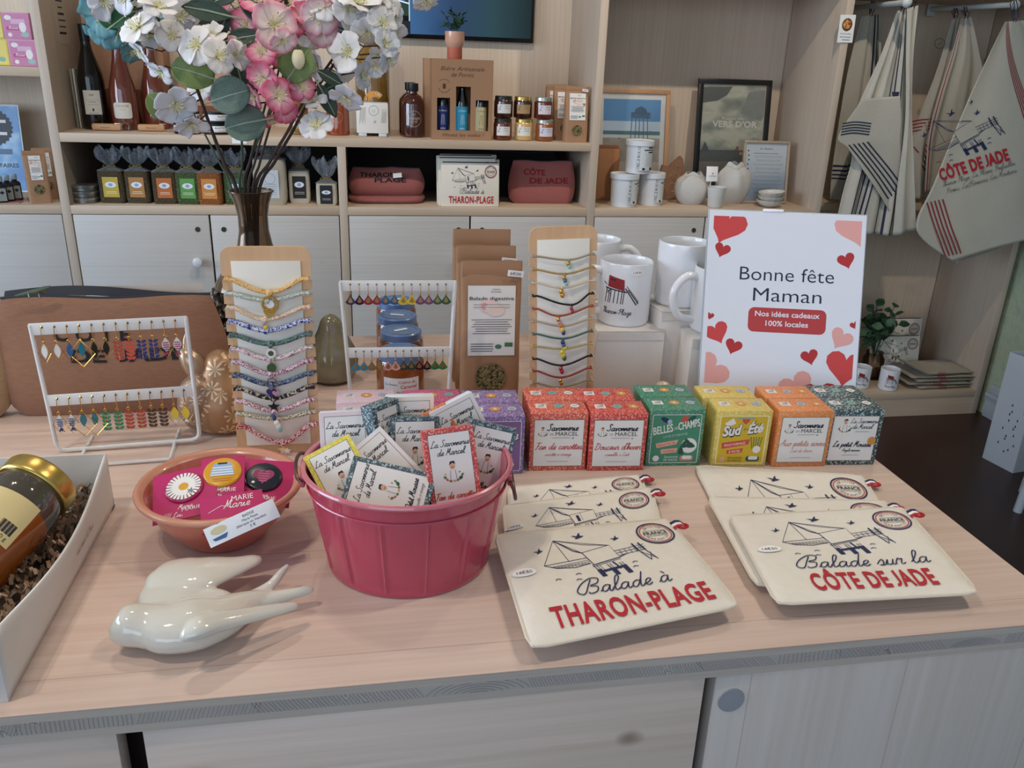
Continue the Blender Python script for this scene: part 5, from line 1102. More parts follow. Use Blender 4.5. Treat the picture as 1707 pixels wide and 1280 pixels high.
# crinkled paper shreds: nobody could count them
q = MB(); q.grid(lambda u, v: V((x0+.003+(x1-x0-.006)*u, ya+.003+(yb-ya-.006)*v, .006+.010*math.sin(PI*u)*math.sin(PI*v)+.003*math.sin(u*31+v*17)+.003*math.sin(v*43))), 40, 40, M('#4a382a', .95, .25, 120, name='brown_paper_base')); SH = [M(h, .9, .1, 80, name='kraft_shred') for h in ('#8a6c52', '#6f543e', '#a3856a', '#54402f')]  # brown base mound under the shreds covers the white box bottom
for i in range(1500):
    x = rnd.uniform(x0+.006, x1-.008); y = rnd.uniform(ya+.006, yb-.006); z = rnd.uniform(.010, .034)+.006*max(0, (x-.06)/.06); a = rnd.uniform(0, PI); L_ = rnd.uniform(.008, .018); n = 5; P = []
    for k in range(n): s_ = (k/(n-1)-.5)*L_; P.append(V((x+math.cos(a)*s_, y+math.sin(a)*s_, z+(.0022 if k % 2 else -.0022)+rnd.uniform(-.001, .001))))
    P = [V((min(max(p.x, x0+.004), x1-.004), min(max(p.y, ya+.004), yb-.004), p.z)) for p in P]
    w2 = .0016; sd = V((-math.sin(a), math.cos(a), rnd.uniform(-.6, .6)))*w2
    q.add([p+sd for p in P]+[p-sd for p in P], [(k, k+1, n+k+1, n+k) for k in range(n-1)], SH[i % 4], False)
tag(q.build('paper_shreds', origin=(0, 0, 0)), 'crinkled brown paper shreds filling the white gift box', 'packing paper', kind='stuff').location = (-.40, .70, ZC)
tag(bpy.data.objects['paper_shreds'], None)
ax = V((.36, .86, .30)).normalized(); Rj = ax.to_track_quat('Z', 'Y').to_matrix()
t = thing('honey_jar', 'amber honey jar with a gold lid and yellowed label lying in the gift box', 'jar', az(64, 808, ZC+.070)-ax*.112, Rj)
HON = M('#a4530f', .12, .15, 14, name='amber_honey', coat=1.0, trans=.25); GL_ = glass('#e9e2d2', .03)
r = .037; q = MB(); q.lathe([(.0005, .002), (r*.75, 0), (r*.93, .003), (r, .012), (r, .072)], HON, 40, cap=False); q.build('honey', t)
q = MB(); q.lathe([(r, .072), (r*.99, .082), (r*.94, .092), (r*.86, .098), (r*.85, .104)], M('#4b463c', .08, .05, 30, name='dark_glass_neck', coat=1), 40, cap=False); q.build('glass_neck', t)
q = MB(); q.lathe([(r*.90, .101), (r*.93, .102), (r*.94, .104), (r*.94, .116), (r*.90, .119), (r*.84, .1185), (.0005, .118)], LID, 40); q.build('lid', t)
q = MB(); A = Art(); A.gridrect(0, .052, .070, .046, M('#d6c48c', .6, .04, name='honey_label'), 14); 
for i in range(12): A.rect(.016+i*.0012, .044, .0005+.0004*(i % 3), .011, INK)
A.text('250 g', .023, .033, .004, INK).script('Miel', -.012, .060, .008, M('#6b4a22', .6, name='label_brown'), .1).script('de fleurs', -.012, .048, .006, M('#6b4a22', .6, name='label_brown'), .1).lines(-.012, .038, .03, 2, .004, .0008, INK)
loc_up = Rj.inverted() @ V((.05, -.65, .75)); a0 = math.atan2(loc_up.y, loc_up.x)
q.art(A, cyl(r, 0, 0, 0, a0), .0004); q.build('label', t)

# ---------------------------------------------------------------- jute toiletry bags
JUTE = cloth('#a97e63', '#8d644c', amp=.35); JUTEP = cloth('#b79a78', '#a0835f', amp=.3); ROSE = cloth('#b06a64', '#98524e', amp=.3); TERRA = cloth('#b9685c', '#a1554a', amp=.3)
def soft_bag(name, label, loc, rz, w_, h, d, mat, group, text=None, tm=None, lin_=None, tilt=.0, top=0, zipc='#2a2c33', th=.014, tab=True, slump=0, cat='toiletry bag', sc=1):
    """a padded zip bag: wide, soft, thin at the top"""
    t = thing(name, label, cat, loc, rz, group); q = MB()
    def P(u, v, s_):
        x = (u-.5)*w_*(1-.10*v*v+.06*math.sin(PI*v)); e = max(0, 1-abs(2*u-1)**5)**.5
        prof = (math.sin(PI*min(1, v*.93+.07))**.55)*(1-v*.55)+.10*(1-v)
        y = s_*(d/2*prof*e+.0008)+tilt*v*h; z = h*v*(1-slump*abs(math.sin(u*PI*1.5+.4))*v)+h*.012*math.sin(u*9)*v
        r = .1; k = max(0, (abs(2*u-1)-(1-r*2))/(2*r)); z = z+(h*.13*(k**2) if v < .5 else 0)*(1-v*2)
        return V((x, y, z))
    q.grid(lambda u, v: P(u, v, -1), 40, 24, mat); q.grid(lambda u, v: P(1-u, v, 1), 40, 24, mat); q.add([P(i/40, 0, -1) for i in range(41)]+[P(1-i/40, 0, 1) for i in range(41)], [tuple(range(82))[::-1]], mat)
    q.build('bag_body', t, ang=75)
    q = MB(); Z = M(zipc, .6, .1, 300, name='zip_tape')
    q.tube([P(i/30, .995, -1)*.5+P(i/30, .995, 1)*.5+V((0, 0, .001)) for i in range(31)], .0022, Z, 6, flat=.6); q.build('zip', t)
    if text:
        q = MB(); A = Art()
        for s_, x, y, hh_, ww in text: A.text(s_, x, y, hh_, tm, w_=ww, bold=.03)
        def S(x, y): u = x/(w_*.93)+.5; v = y/h; p_ = P(u, v, -1); return p_, V((0, -1, 0))
        q.art(A, S, .0010, .00001); q.build('stencil_text', t)
    return t
SBK = M('#15161a', .8, name='stencil_black')
t = soft_bag('toiletry_bag', 'large brown jute toiletry bag with black stencil letters behind the left earring stand', (-.328, 1.115, ZC+.0005), .02, .280, .157, .050, JUTE, None, [('C Ô T E', -.02, .104, .016, .085), ('DE  JADE', .018, .076, .016, .125)], SBK)
q = MB(); q.grid(lambda u, v: V((-.125+.25*u,   .004+.010*v, .153+.006*math.sin(u*5)+.010*v)), 24, 3, M('#20242e', .7, .05, name='navy_lining')); q.grid(lambda u, v: V((-.10+.215*u, .022, .152+.012*v+.004*u)), 20, 2, M('#d0c4b6', .7, name='pale_facing')); q.build('open_lining', t)
t = soft_bag('toiletry_bag', 'pale jute toiletry bag cut off at the left edge behind the gift box', (-.585, 1.095, ZC+.0005), .12, .25, .150, .055, JUTEP, None)
t = thing('trinket', 'small green metal lizard figure on top of the brown jute bag', 'figurine', az(60, 492, ZC+.165)+V((0, -.006, .001)), 0)
q = MB(); GM = M('#5f6b58', .4, name='verdigris_metal', metal=.6); q.tube([(-.022, 0, .0), (-.01, 0, .003), (.004, 0, .006), (.014, .002, .009), (.020, .002, .011)], [.0008, .002, .0032, .0028, .0012], GM, 8)
for x in (-.006, .006): q.tube([(x, -.001, .004), (x+.003, -.007, -.0005)], .0009, GM, 5); q.tube([(x, .001, .004), (x+.003, .008, -.0005)], .0009, GM, 5)
q.build('lizard_body', t)
t = thing('trinket', 'orange enamelled trinket lying on the pale jute bag at the left edge', 'figurine', (-.545, 1.10, ZC+.153), .2); q = MB(); q.ball((0, 0, .004), .012, M('#c4512e', .3, name='orange_enamel', coat=.5), 12, (1.2, .7, .5)); q.ball((-.012, 0, .008), .006, GM, 10); q.build('trinket_body', t)

# ---------------------------------------------------------------- mercury-glass and gold ornaments
@cached
def etched(base, hi, sc=55):
    t = NT('etched_lustre'); c = t.co(); v = t.vor(c, sc); s = t.new('SeparateColor'); 
    d = t.new('VectorMath', operation='SUBTRACT'); t.l.new(c, d.inputs[0]); t.l.new(v.outputs['Position'], d.inputs[1])
    vv = t.new('VectorMath', operation='SCALE'); t.l.new(v.outputs['Position'], vv.inputs[0]); vv.inputs['Scale'].default_value = 1
    d2 = t.new('VectorMath', operation='SUBTRACT'); t.l.new(c, d2.inputs[0]); t.l.new(vv.outputs[0], d2.inputs[1]); sp = t.new('SeparateXYZ'); t.l.new(d2.outputs[0], sp.inputs[0])
    ang = t.math('ARCTAN2', sp.outputs[2], t.math('ADD', sp.outputs[0], .0)); pet = t.math('COSINE', t.math('MULTIPLY', ang, 8)); rr = v.outputs[0]
    m = t.math('MULTIPLY', t.math('GREATER_THAN', pet, t.math('ADD', t.math('MULTIPLY', rr, 1.2), -.2)), t.math('MULTIPLY', t.math('LESS_THAN', rr, .5), t.math('GREATER_THAN', rr, .10)))
    col = t.mix(m, lin(base), lin(hi)); t.bump(m, .6, .0008); return t.done(col, .42, metal=.45)
PEAR = etched('#a98260', '#dfc3a0', 42)
def pear(name, label, loc, rz, h, r, mat, stem=True, spout=0, hh=1, group=None):
    t = thing(name, label, 'ornament', loc, rz, group); q = MB()
    prof = [(.0005, 0), (r*.62, 0), (r*.86, .06*h), (r, .24*h), (r*.97, .40*h), (r*.78, .56*h), (r*.55, .70*h), (r*.44, .80*h), (r*.40, .88*h), (r*.28, .95*h), (.0005, h*.985)]
    q.lathe(prof, mat, 40, cap=False); q.build('ornament_body', t, mods=[('SUBSURF', {'levels': 1, 'render_levels': 1})])
    return t
p = az(343, 742, ZC); t = pear('ornament_hen', 'bronze lustre hen-shaped ornament with etched flowers, beside the left bracelet board', (-.185, 1.045, ZC), 0, .108, .046, PEAR)
q = MB(); rb = Matrix.Rotation(-.5, 3, 'Y'); q.ball((-.030, 0, .085), .019, M('#b59a80', .3, .05, name='pale_lustre', metal=.6), 18, (.8, .8, 1.5), rb); q.lathe([(.006, 0), (.004, .012), (.0005, .02)], M('#b59a80', .3, .05, name='pale_lustre', metal=.6), 12, (-.038, 0, .108)); q.build('hen_neck', t)
q = MB(); q.ball((-.026, -.012, .040), .036, etched('#a98a72', '#dcc9b4', 60), 20, (.8, .8, 1.1)); q.build('hen_breast', t)
t = pear('glass_pear', 'smoky glass pear ornament right of the left bracelet board', (-.052, 1.205, ZC), 0, .105, .040, M('#8f8a70', .12, .25, 60, name='smoky_glass', coat=.8, trans=.35))
SHC = etched('#c9b49a', '#efe2cc', 80)
t = pear('shell_ornament', 'pale gold ribbed ornament behind the green soap boxes', (.402, 1.02, ZC), 0, .055, .026, SHC)
t = pear('shell_ornament', 'small brown gold ornament behind the red soap boxes', (.340, 1.02, ZC), 0, .048, .020, M('#b08a5c', .3, .2, 90, name='gold_lustre', metal=.7))
# ---------------------------------------------------------------- glass vase
VX, VY = -.152, 1.215
t = thing('glass_vase', 'smoky brown glass vase with a flared neck and cut belly, holding blossom branches', 'vase', (VX, VY, ZC))
@cached
def smoke():
    t_ = NT('smoky_glass'); n = t_.noise(t_.co(), 6, 2)
    g = t_.n.new('ShaderNodeBsdfTransparent'); g.inputs[0].default_value = (.50, .40, .31, 1)
    mx = t_.n.new('ShaderNodeMixShader'); fr = t_.n.new('ShaderNodeFresnel'); fr.inputs[0].default_value = 1.5
    t_.put(mx.inputs[0], t_.math('ADD', t_.math('MULTIPLY', fr.outputs[0], 1.0), t_.math('MULTIPLY', n, .22))); t_.l.new(g.outputs[0], mx.inputs[1]); t_.l.new(t_.b.outputs[0], mx.inputs[2])
    t_.l.new(mx.outputs[0], t_.n['Material Output'].inputs[0]); m_ = t_.done(lin('#6d5a48'), .06, metal=.35); return m_
SM = smoke()
q = MB(); prof = [(.0295, .279), (.0285, .276), (.0235, .262), (.0205, .245), (.0205, .225), (.0240, .205), (.0330, .185), (.0450, .170), (.0560, .155), (.0600, .145)]
q.lathe(prof, SM, 48, cap=False); q.build('neck', t)
q = MB(); q.tube([(.0295*math.cos(2*PI*i/40), .0295*math.sin(2*PI*i/40), .279) for i in range(40)], .0013, SM, 8, closed=True); q.build('rim', t)
@cached
def cut():
    t_ = NT('cut_glass'); c = t_.co(); v = t_.vor(c, 75); t_.bump(v.outputs[0], 1.0, .004)
    return t_.done(t_.ramp(v.outputs[0], [(0, '#b9b4a8'), (.35, '#5d544a'), (.7, '#2c2620')]), .10, metal=.6)
q = MB(); nn, mm = 24, 9
vs = []; fs = []
for j in range(mm+1):
    z = .004+.141*j/mm; rr = .060+.0065*math.sin(PI*j/mm)-(.012 if j == 0 else 0)
    for i in range(nn):
        a = 2*PI*(i+.5*(j % 2))/nn; vs.append((rr*math.cos(a), rr*math.sin(a), z))
for j in range(mm):
    for i in range(nn):
        a, b, c_, d = j*nn+i, j*nn+(i+1) % nn, (j+1)*nn+i, (j+1)*nn+(i+1) % nn
        fs += ([(a, b, c_), (b, d, c_)] if j % 2 == 0 else [(a, b, d), (a, d, c_)])
b0 = len(vs)
out = list(vs); nf = []
for f in fs:
    p = [V(vs[k]) for k in f]; ce = (p[0]+p[1]+p[2])/3; n_ = (p[1]-p[0]).cross(p[2]-p[0]).normalized(); out.append(tuple(ce+n_*.0045)); k = len(out)-1
    nf += [(f[0], f[1], k), (f[1], f[2], k), (f[2], f[0], k)]
q.add(out, nf, cut(), False); q.add(vs[:nn], [tuple(range(nn))[::-1]], cut(), False); q.build('cut_belly', t)

# ---------------------------------------------------------------- blossoms
@cached
def petal(kind):
    t_ = NT('silk_petal_'+kind); a = t_.new('Attribute', attribute_name='rad').outputs['Fac']; n = t_.noise(t_.co(), 90, 3)
    f = t_.math('ADD', a, t_.math('MULTIPLY', t_.math('SUBTRACT', n, .5), .22))
    st = {'white': [(0, '#dcd9a8'), (.18, '#e6e3d8'), (.6, '#e3e2de'), (1, '#e4e0dd')], 'cool': [(0, '#e2e4c4'), (.2, '#dcdfe0'), (1, '#d9dce2')], 'pink': [(0, '#e9e2c0'), (.22, '#f0d6d0'), (.55, '#e3a0ab'), (1, '#c94f74')],
          'pale': [(0, '#e9e0b8'), (.25, '#f2e6de'), (.7, '#f0d6d2'), (1, '#dd93a4')], 'teal': [(0, '#c5d6d6'), (.3, '#86b0b3'), (1, '#4f8790')]}[kind]
    b_ = t_.ramp(f, st); t_.bump(n, .15, .002); m_ = t_.done(b_, .75, sub=.12)
    t_.b.inputs['Subsurface Radius'].default_value = (.004, .003, .003); return m_
STEM = M('#3d2f26', .7, .2, 60, name='brown_stem'); STEMG = M('#3b4a38', .6, .2, 60, name='green_stem'); STAM = M('#e9e3b0', .6, name='stamen'); ANTH = M('#8a7a30', .6, name='anther')
def blossom_mesh(kind, open_=1.0, seed=0, n=5, r=.0245):
    R_ = random.Random(seed); q = MB(); rad = {}
    R_k = [R_.uniform(.2, 2.2) for _ in range(n)]
    for k in range(n):
        a0 = 2*PI*k/n+R_.uniform(-.1, .1); L_ = r*R_.uniform(.92, 1.08); cup = open_*R_.uniform(.8, 1.2); b = len(q.v)
        def P(u, v):
            ww = math.sin(min(1, v*1.02)*PI*.62)**.85*(.50 if n == 5 else .42)*(1-.16*(abs(2*u-1) < .15)*(v > .93))
            x = (u-.5)*2*ww*L_*(1 if v > .02 else .15); rr_ = L_*(v-.12*abs(2*u-1)**2*v)
            z = cup*L_*(.66*v-.40*v*v*R_k[k])+.10*L_*abs(2*u-1)**2+.035*L_*math.sin(u*14+k)*v+.05*L_*math.sin(u*5+k*2)*v
            return V((rr_*math.cos(a0)-x*math.sin(a0), rr_*math.sin(a0)+x*math.cos(a0), z))
        nu, nv = 8, 7; q.grid(P, nu, nv, petal(kind))
        for j in range(nv+1):
            for i in range(nu+1): rad[b+j*(nu+1)+i] = min(1, (j/nv)*(1+.15*abs(2*i/nu-1)))
    for k in range(13 if n == 5 else 6):
        a = 2*PI*k/13+R_.uniform(-.2, .2); l = r*R_.uniform(.35, .62); p = V((math.cos(a)*l*.7, math.sin(a)*l*.7, l*.75))
        q.tube([(0, 0, .0006), p*.5+V((0, 0, l*.12)), p], .00028, STAM, 4); q.ball(p, .0008, ANTH if k % 3 == 0 else STAM, 6)
    q.tube([(0, 0, -.008), (0, 0, 0)], [.0007, .0016], STEMG, 6)
    q.rad = rad; return q
PROTO = {}
def blossom(par, p, nrm, kind, var, sc, spin):
    key = (kind, var)
    if key not in PROTO:
        o = blossom_mesh(kind, (.75, 1.15, .45)[var % 3], var*7+len(kind)).build('blossom', None, mods=[('SOLIDIFY', {'thickness': .0003})]); PROTO[key] = o
    else: o = PROTO[key].copy(); C.objects.link(o)
    o.parent = par; q = V(nrm).normalized().to_track_quat('Z', 'Y'); o.rotation_euler = (q.to_matrix() @ Matrix.Rotation(spin, 3, 'Z')).to_euler(); o.location = p; o.scale = (sc*.84,)*3
def leaf_mesh(kind):
    q = MB(); m_ = {'round': rampmat('eucalyptus_leaf', '', ((.3, '#46594c'), (.55, '#62776a'), (.7, '#74897b')), 60, rough=.6, interp='LINEAR'), 'lime': rampmat('young_leaf', '', ((.3, '#5d7340'), (.6, '#7a8f52')), 60, rough=.6, interp='LINEAR'), 'dark': rampmat('dark_leaf', '', ((.3, '#26382c'), (.6, '#3b5040')), 50, rough=.55, interp='LINEAR'), 'bright': M('#1f5a35', .5, .15, name='green_leaf')}[kind]
    wd_ = {'round': .92, 'lime': .85, 'dark': .45, 'bright': .6}[kind]; L_ = 1
    def P(u, v):
        e = 1 if kind in ('round', 'lime') else 1.25
        ww = wd_/2*math.sin(PI*min(1, v*.96+.03))**(.55 if e == 1 else .9); x = (u-.5)*2*ww
        return V((x, v, .12*(2*u-1)**2*ww*2+.10*math.sin(v*2.5)+.012*math.sin(u*17)*math.sin(v*15)))
    q.grid(P, 10, 12, m_); q.tube([(0, -.18, -.02), (0, 0, 0), (0, .5, .11), (0, .93, .08)], [.018, .014, .010, .004], M('#9fae92', .6, name='leaf_vein'), 5)
    return q
LP = {}
def leaf(par, p, tip, nrm, kind, size):
    if kind not in LP: o = leaf_mesh(kind).build('leaf', None, mods=[('SOLIDIFY', {'thickness': .010})]); LP[kind] = o
    else: o = LP[kind].copy(); C.objects.link(o)
    y = V(tip).normalized(); z = (V(nrm)-y*V(nrm).dot(y)).normalized(); x = y.cross(z); o.parent = par; o.rotation_euler = Matrix((x, y, z)).transposed().to_euler(); o.location = p; o.scale = (size*.78,)*3
CAMD = lambda p: (CAM-p).normalized()
def branch(label, path, blooms, leaves=(), group='blossom branches in the smoky vase', mat=None, thick=.0022, name='blossom_branch', buds=(), extra=()):
    """path: (px, py, depth y) from inside the vase upward; blooms: (px, py, depth, kind, size, lean x, lean z)"""
    base = V((VX, VY, ZC+.02)); t_ = thing(name, label, 'artificial flower', base, 0, group); mat = mat or STEM
    pts = [V((0, 0, .06)), V((ay(path[0][0], path[0][1], path[0][2])-base).to_tuple())*1]+[ay(a, b, c_)-base for a, b, c_ in path[1:]]
    pts[0] = V((-pts[1].x*.35, -pts[1].y*.35, .06))
    sm = [V(p) for p in cr([tuple(p) for p in pts], 6)]; n = len(sm); q = MB(); q.tube(sm, [thick*.95*(1-.6*i/n) for i in range(n)], mat, 7)
    up = sm[n//3:]
    for ox, oy in extra: q.tube([p_+V((ox, oy, 0))*min(1, i_/8) if i_ < n*.7 else p_+V((ox, oy, 0))*max(0, 1-(i_/n-.7)*4) for i_, p_ in enumerate(sm)], [thick*.9*(1-.5*i_/n) for i_ in range(n)], mat, 6)
    for a, b, c_, kind, sc, lx, lz in blooms:
        p = ay(a, b, c_)-base; s0 = min(up, key=lambda s_: (s_-p).length+(.04 if s_.z > p.z+.01 else 0)); d = CAMD(p+base)
        nrm = (d*.8+V((lx, 0, lz))).normalized(); root = p-nrm*.009; mid = (s0+root)/2+V((0, .004, -.006)); q.tube([s0, mid, root], [.0011, .0009, .0008], mat, 5)
    for a, b, c_, kind, size, ang in leaves:
        p = ay(a, b, c_)-base; s0 = min(up, key=lambda s_: (s_-p).length); q.tube([s0, (s0+p)/2+V((0, 0, -.004)), p], .0008, mat, 5)
    q.build('stem', t_)
    for i, (a, b, c_, kind, sc, lx, lz) in enumerate(blooms):
        p = ay(a, b, c_)-base; blossom(t_, p, CAMD(p+base)*.8+V((lx*1.5+.35*math.sin(i*2.7), 0, lz*1.5+.35*math.cos(i*1.9))), kind, (i*2+len(kind)) % 3, sc, i*1.3)
    for a, b, c_, kind, size, ang in leaves:
        p = ay(a, b, c_)-base; d = CAMD(p+base); sd = V((1, 0, 0)); upv = V((0, 0, 1)); tip = sd*math.cos(ang)+upv*math.sin(ang); leaf(t_, p-tip*size*.39, tip, d+V((.2*math.sin(ang*3), 0, .25)), kind, size)
    for a, b, c_, kind in buds:
        p = ay(a, b, c_)-base; s0 = min(up, key=lambda s_: (s_-p).length); q = MB(); q.tube([s0, (s0+p)/2+V((0, 0, -.005)), p], .0008, mat, 5); q.ball(p+V((0, 0, -.004)), .0095, petal(kind), 12, (.8, .8, 1.25)); q.lathe([(.0008, .014), (.004, .008), (.006, .003)], STEMG, 8, p-V((0, 0, .002)), cap=False); q.build('bud', t_)
    return t_
W_, K_, P_, L_ = 'white', 'cool', 'pink', 'pale'
branch('white blossom branch arching up to the left edge of the bouquet', [(398, 330, 1.205), (375, 275, 1.19), (352, 215, 1.17), (325, 140, 1.14), (292, 75, 1.12), (250, 10, 1.10), (225, -40, 1.09)],
       [(232, 48, 1.075, W_, 1.15, -.5, .3), (262, 14, 1.08, W_, 1.0, .2, .8), (330, 76, 1.08, W_, 1.12, -.1, .35), (362, 95, 1.065, W_, 1.05, .2, .1), (392, 92, 1.09, W_, .9, .7, 0), (292, 172, 1.08, K_, 1.18, -.1, -.2), (270, 118, 1.11, K_, .85, -.4, -.7),
        (318, 205, 1.10, K_, .95, .1, -.9), (297, 30, 1.12, K_, 1.0, .3, .4), (212, -5, 1.10, K_, 1.0, -.5, 0), (300, 70, 1.15, K_, .9, 0, .2), (235, 85, 1.1, K_, .7, -.7, -.6), (172, 2, 1.12, K_, 1.0, 0, .1), (196, 8, 1.14, K_, .9, .4, -.3), (285, 60, 1.1, W_, .9, .2, .1), (310, 15, 1.13, W_, 1.0, .1, .2), (352, 62, 1.1, W_, .8, .3, .6), (250, 60, 1.12, K_, .9, -.1, .2), (230, 15, 1.13, K_, .9, -.2, .3)],
       [(322, 122, 1.10, 'lime', .062, 2.9), (265, 178, 1.12, 'lime', .045, 2.2), (208, 28, 1.13, 'bright', .05, .6), (180, 38, 1.15, 'bright', .035, 2.6), (165, -6, 1.15, 'bright', .05, 3.0)], thick=.0032)
branch('eucalyptus branch with round grey-green leaves in the middle of the bouquet', [(402, 332, 1.21), (404, 270, 1.20), (402, 215, 1.18), (398, 150, 1.16), (395, 90, 1.14), (400, 20, 1.13)], [],
       [(385, 160, 1.10, 'round', .062, .3), (410, 207, 1.11, 'round', .064, 3.4), (396, 118, 1.13, 'dark', .060, 4.9), (345, 20, 1.12, 'dark', .072, 3.0), (338, 48, 1.14, 'dark', .060, 2.6), (405, 64, 1.12, 'dark', .060, .2), (425, 18, 1.12, 'dark', .066, -.7), (372, 42, 1.13, 'dark', .045, 4.3), (405, 140, 1.15, 'round', .05, -.6), (398, 180, 1.16, 'dark', .05, 5.2), (378, -5, 1.14, 'dark', .05, .4)],
       mat=STEMG, thick=.0022, name='eucalyptus_branch')
branch('pink blossom branch in the centre of the bouquet', [(415, 332, 1.215), (425, 270, 1.21), (440, 215, 1.20), (455, 160, 1.18), (470, 90, 1.17), (480, 30, 1.16), (470, -30, 1.15)],
       [(438, 88, 1.09, P_, 1.0, -.1, .1), (468, 92, 1.12, P_, .85, .1, 0), (440, 130, 1.08, P_, 1.0, -.15, -.05), (462, 160, 1.075, P_, 1.08, .05, -.1), (474, 180, 1.10, P_, .8, .4, -.4), (455, 42, 1.07, L_, 1.35, .1, .3), (500, 145, 1.10, P_, .95, .5, .1), (426, 162, 1.12, P_, .8, -.6, -.4),
        (452, 198, 1.13, P_, .8, .1, -.8), (470, 66, 1.06, L_, .8, .3, -.4), (505, 32, 1.13, P_, 1.0, .2, .3), (530, 25, 1.11, L_, 1.1, .3, 0), (412, 45, 1.13, P_, 1.0, -.5, .2), (435, 5, 1.12, P_, 1.1, -.1, .4), (400, 10, 1.15, P_, 1.0, -.3, .3), (370, 168, 1.14, P_, .8, -.3, -.6), (480, 10, 1.16, P_, 1.0, 0, .4), (415, 100, 1.15, P_, .9, -.5, 0), (390, 140, 1.17, P_, .8, -.3, -.2), (410, 75, 1.12, L_, .9, -.3, .2), (484, 40, 1.15, P_, .9, .2, 0)],
       [(497, 108, 1.09, 'lime', .058, .9), (483, 112, 1.10, 'lime', .040, -.9)], mat=STEM, buds=[(553, 70, 1.13, P_), (497, 92, 1.08, L_)], extra=[(.007, -.004), (-.007, .004)])
branch('white blossom branch leaning to the right over the tall amber bottle', [(424, 332, 1.215), (450, 270, 1.21), (478, 222, 1.20), (510, 162, 1.18), (545, 112, 1.17), (580, 62, 1.16), (615, 18, 1.15), (640, -25, 1.15)],
       [(528, 210, 1.10, W_, 1.05, -.1, .1), (582, 88, 1.09, W_, 1.2, -.4, .2), (578, 160, 1.10, K_, 1.05, -.1, -.5), (600, 125, 1.11, K_, .9, .6, -.3), (525, 172, 1.12, W_, .85, -.2, .8), (612, 52, 1.10, W_, 1.0, -.2, -.3), (636, 40, 1.09, W_, 1.05, .5, .1), (640, 75, 1.085, K_, .9, .5, .1), (646, 98, 1.09, K_, .8, .6, -.2), (630, 92, 1.11, W_, .6, -.3, -.3),
        (595, 8, 1.10, W_, 1.3, .1, .5), (620, 10, 1.11, W_, 1.2, .3, .3), (565, 5, 1.13, W_, 1.2, -.1, .6), (640, 5, 1.12, W_, 1.1, .6, .2), (540, 50, 1.13, L_, 1.0, -.2, 0), (710, -2, 1.10, W_, .9, .2, -.5), (530, 110, 1.17, K_, .9, -.4, -.3), (573, 118, 1.15, K_, .8, .2, -.5), (520, 5, 1.14, W_, 1.1, -.2, .4), (590, 35, 1.13, W_, 1.1, .1, .1), (543, 12, 1.11, W_, 1.0, .1, .3), (650, 30, 1.13, K_, .9, .5, .0), (655, 60, 1.12, W_, .8, .5, -.1), (625, 110, 1.12, K_, .7, .3, -.3), (580, 15, 1.10, W_, 1.0, 0, .2)],
       [(545, 168, 1.13, 'dark', .058, -1.1), (550, 130, 1.14, 'dark', .045, -.5), (553, 145, 1.15, 'dark', .04, .4)], thick=.0028, extra=[(.006, .004)])
branch('slender white blossom stem standing between the pink ones', [(410, 332, 1.22), (420, 260, 1.225), (455, 180, 1.23), (485, 110, 1.23), (500, 50, 1.22), (510, -20, 1.22)],
       [(505, 75, 1.20, W_, 1.0, .2, .2), (490, 120, 1.20, K_, .9, .1, 0), (520, 55, 1.19, W_, 1.0, .1, .3), (350, 5, 1.20, W_, 1.2, -.1, .2), (390, 30, 1.2, W_, 1.1, 0, .3), (425, 55, 1.21, L_, 1.0, 0, .3), (335, 150, 1.22, K_, .8, -.1, 0)], mat=STEMG)
branch('teal hydrangea sprig at the upper left of the bouquet', [(392, 332, 1.22), (360, 260, 1.225), (310, 170, 1.23), (240, 90, 1.22), (195, 40, 1.20), (170, 0, 1.19)],
       [(182, 50, 1.18, 'teal', 1.2, -.2, -.1), (172, 20, 1.17, 'teal', 1.3, -.4, 0), (205, 62, 1.19, 'teal', .9, .2, -.5), (218, 84, 1.20, 'teal', .8, .2, -.7), (195, 25, 1.2, 'teal', 1.0, .2, .2), (166, 52, 1.19, 'teal', .9, -.6, -.5), (250, 30, 1.21, 'teal', 1.0, .3, .3)], [(203, 30, 1.16, 'bright', .055, 1.2)], mat=STEMG, thick=.0018)
# ---------------------------------------------------------------- bottles and jars on the upper shelf
Z1, Z2 = 1.0995, .8725
DKGL = M('#100c09', .08, .1, 20, name='dark_bottle_glass', coat=.3); ROSEG = M('#6b3526', .06, .15, 6, name='rose_cider', coat=1.0); RUM = M('#3d1409', .06, .1, 10, name='dark_rum', coat=1.0); AMB = M('#7a5a22', .06, .35, 9, name='amber_bottle', coat=1.0); CORK = M('#a98a6a', .8, .2, 200, name='cork')
LBL = M('#d9d4c6', .6, .02, name='bottle_label'); CLEAR = glass('#f2f0ea', .02)
def shelf_at(px, z, y): p = ay(px, 200, y); return p.x
def bottle(name, label, px, y, z, prof, mat, lab=None, r=.04, group=None, top=None, rz=None, extra=None):
    x = ay(px[0], px[1], y).x; rz = math.atan2(-(x), y)*0 if rz is None else rz
    t = thing(name, label, 'bottle', (x, y, z), rz, group); q = MB(); q.lathe([(.0005, .004), (prof[0][0]*.6, .003)]+prof, mat, 36, cap=True); q.build('bottle_glass', t)
    if top: q = MB(); q.lathe(top[0], top[1], 24); q.build(top[2], t)
    if lab: q = MB(); q.art(lab, cyl(r, 0), .0005, cut=.006); q.build('label', t)
    return t
WINE = [(.038, 0), (.041, .004), (.0415, .01), (.0415, .15), (.038, .175), (.028, .21), (.018, .245), (.0145, .27), (.0140, .305), (.0150, .306), (.0150, .318), (.014, .32)]
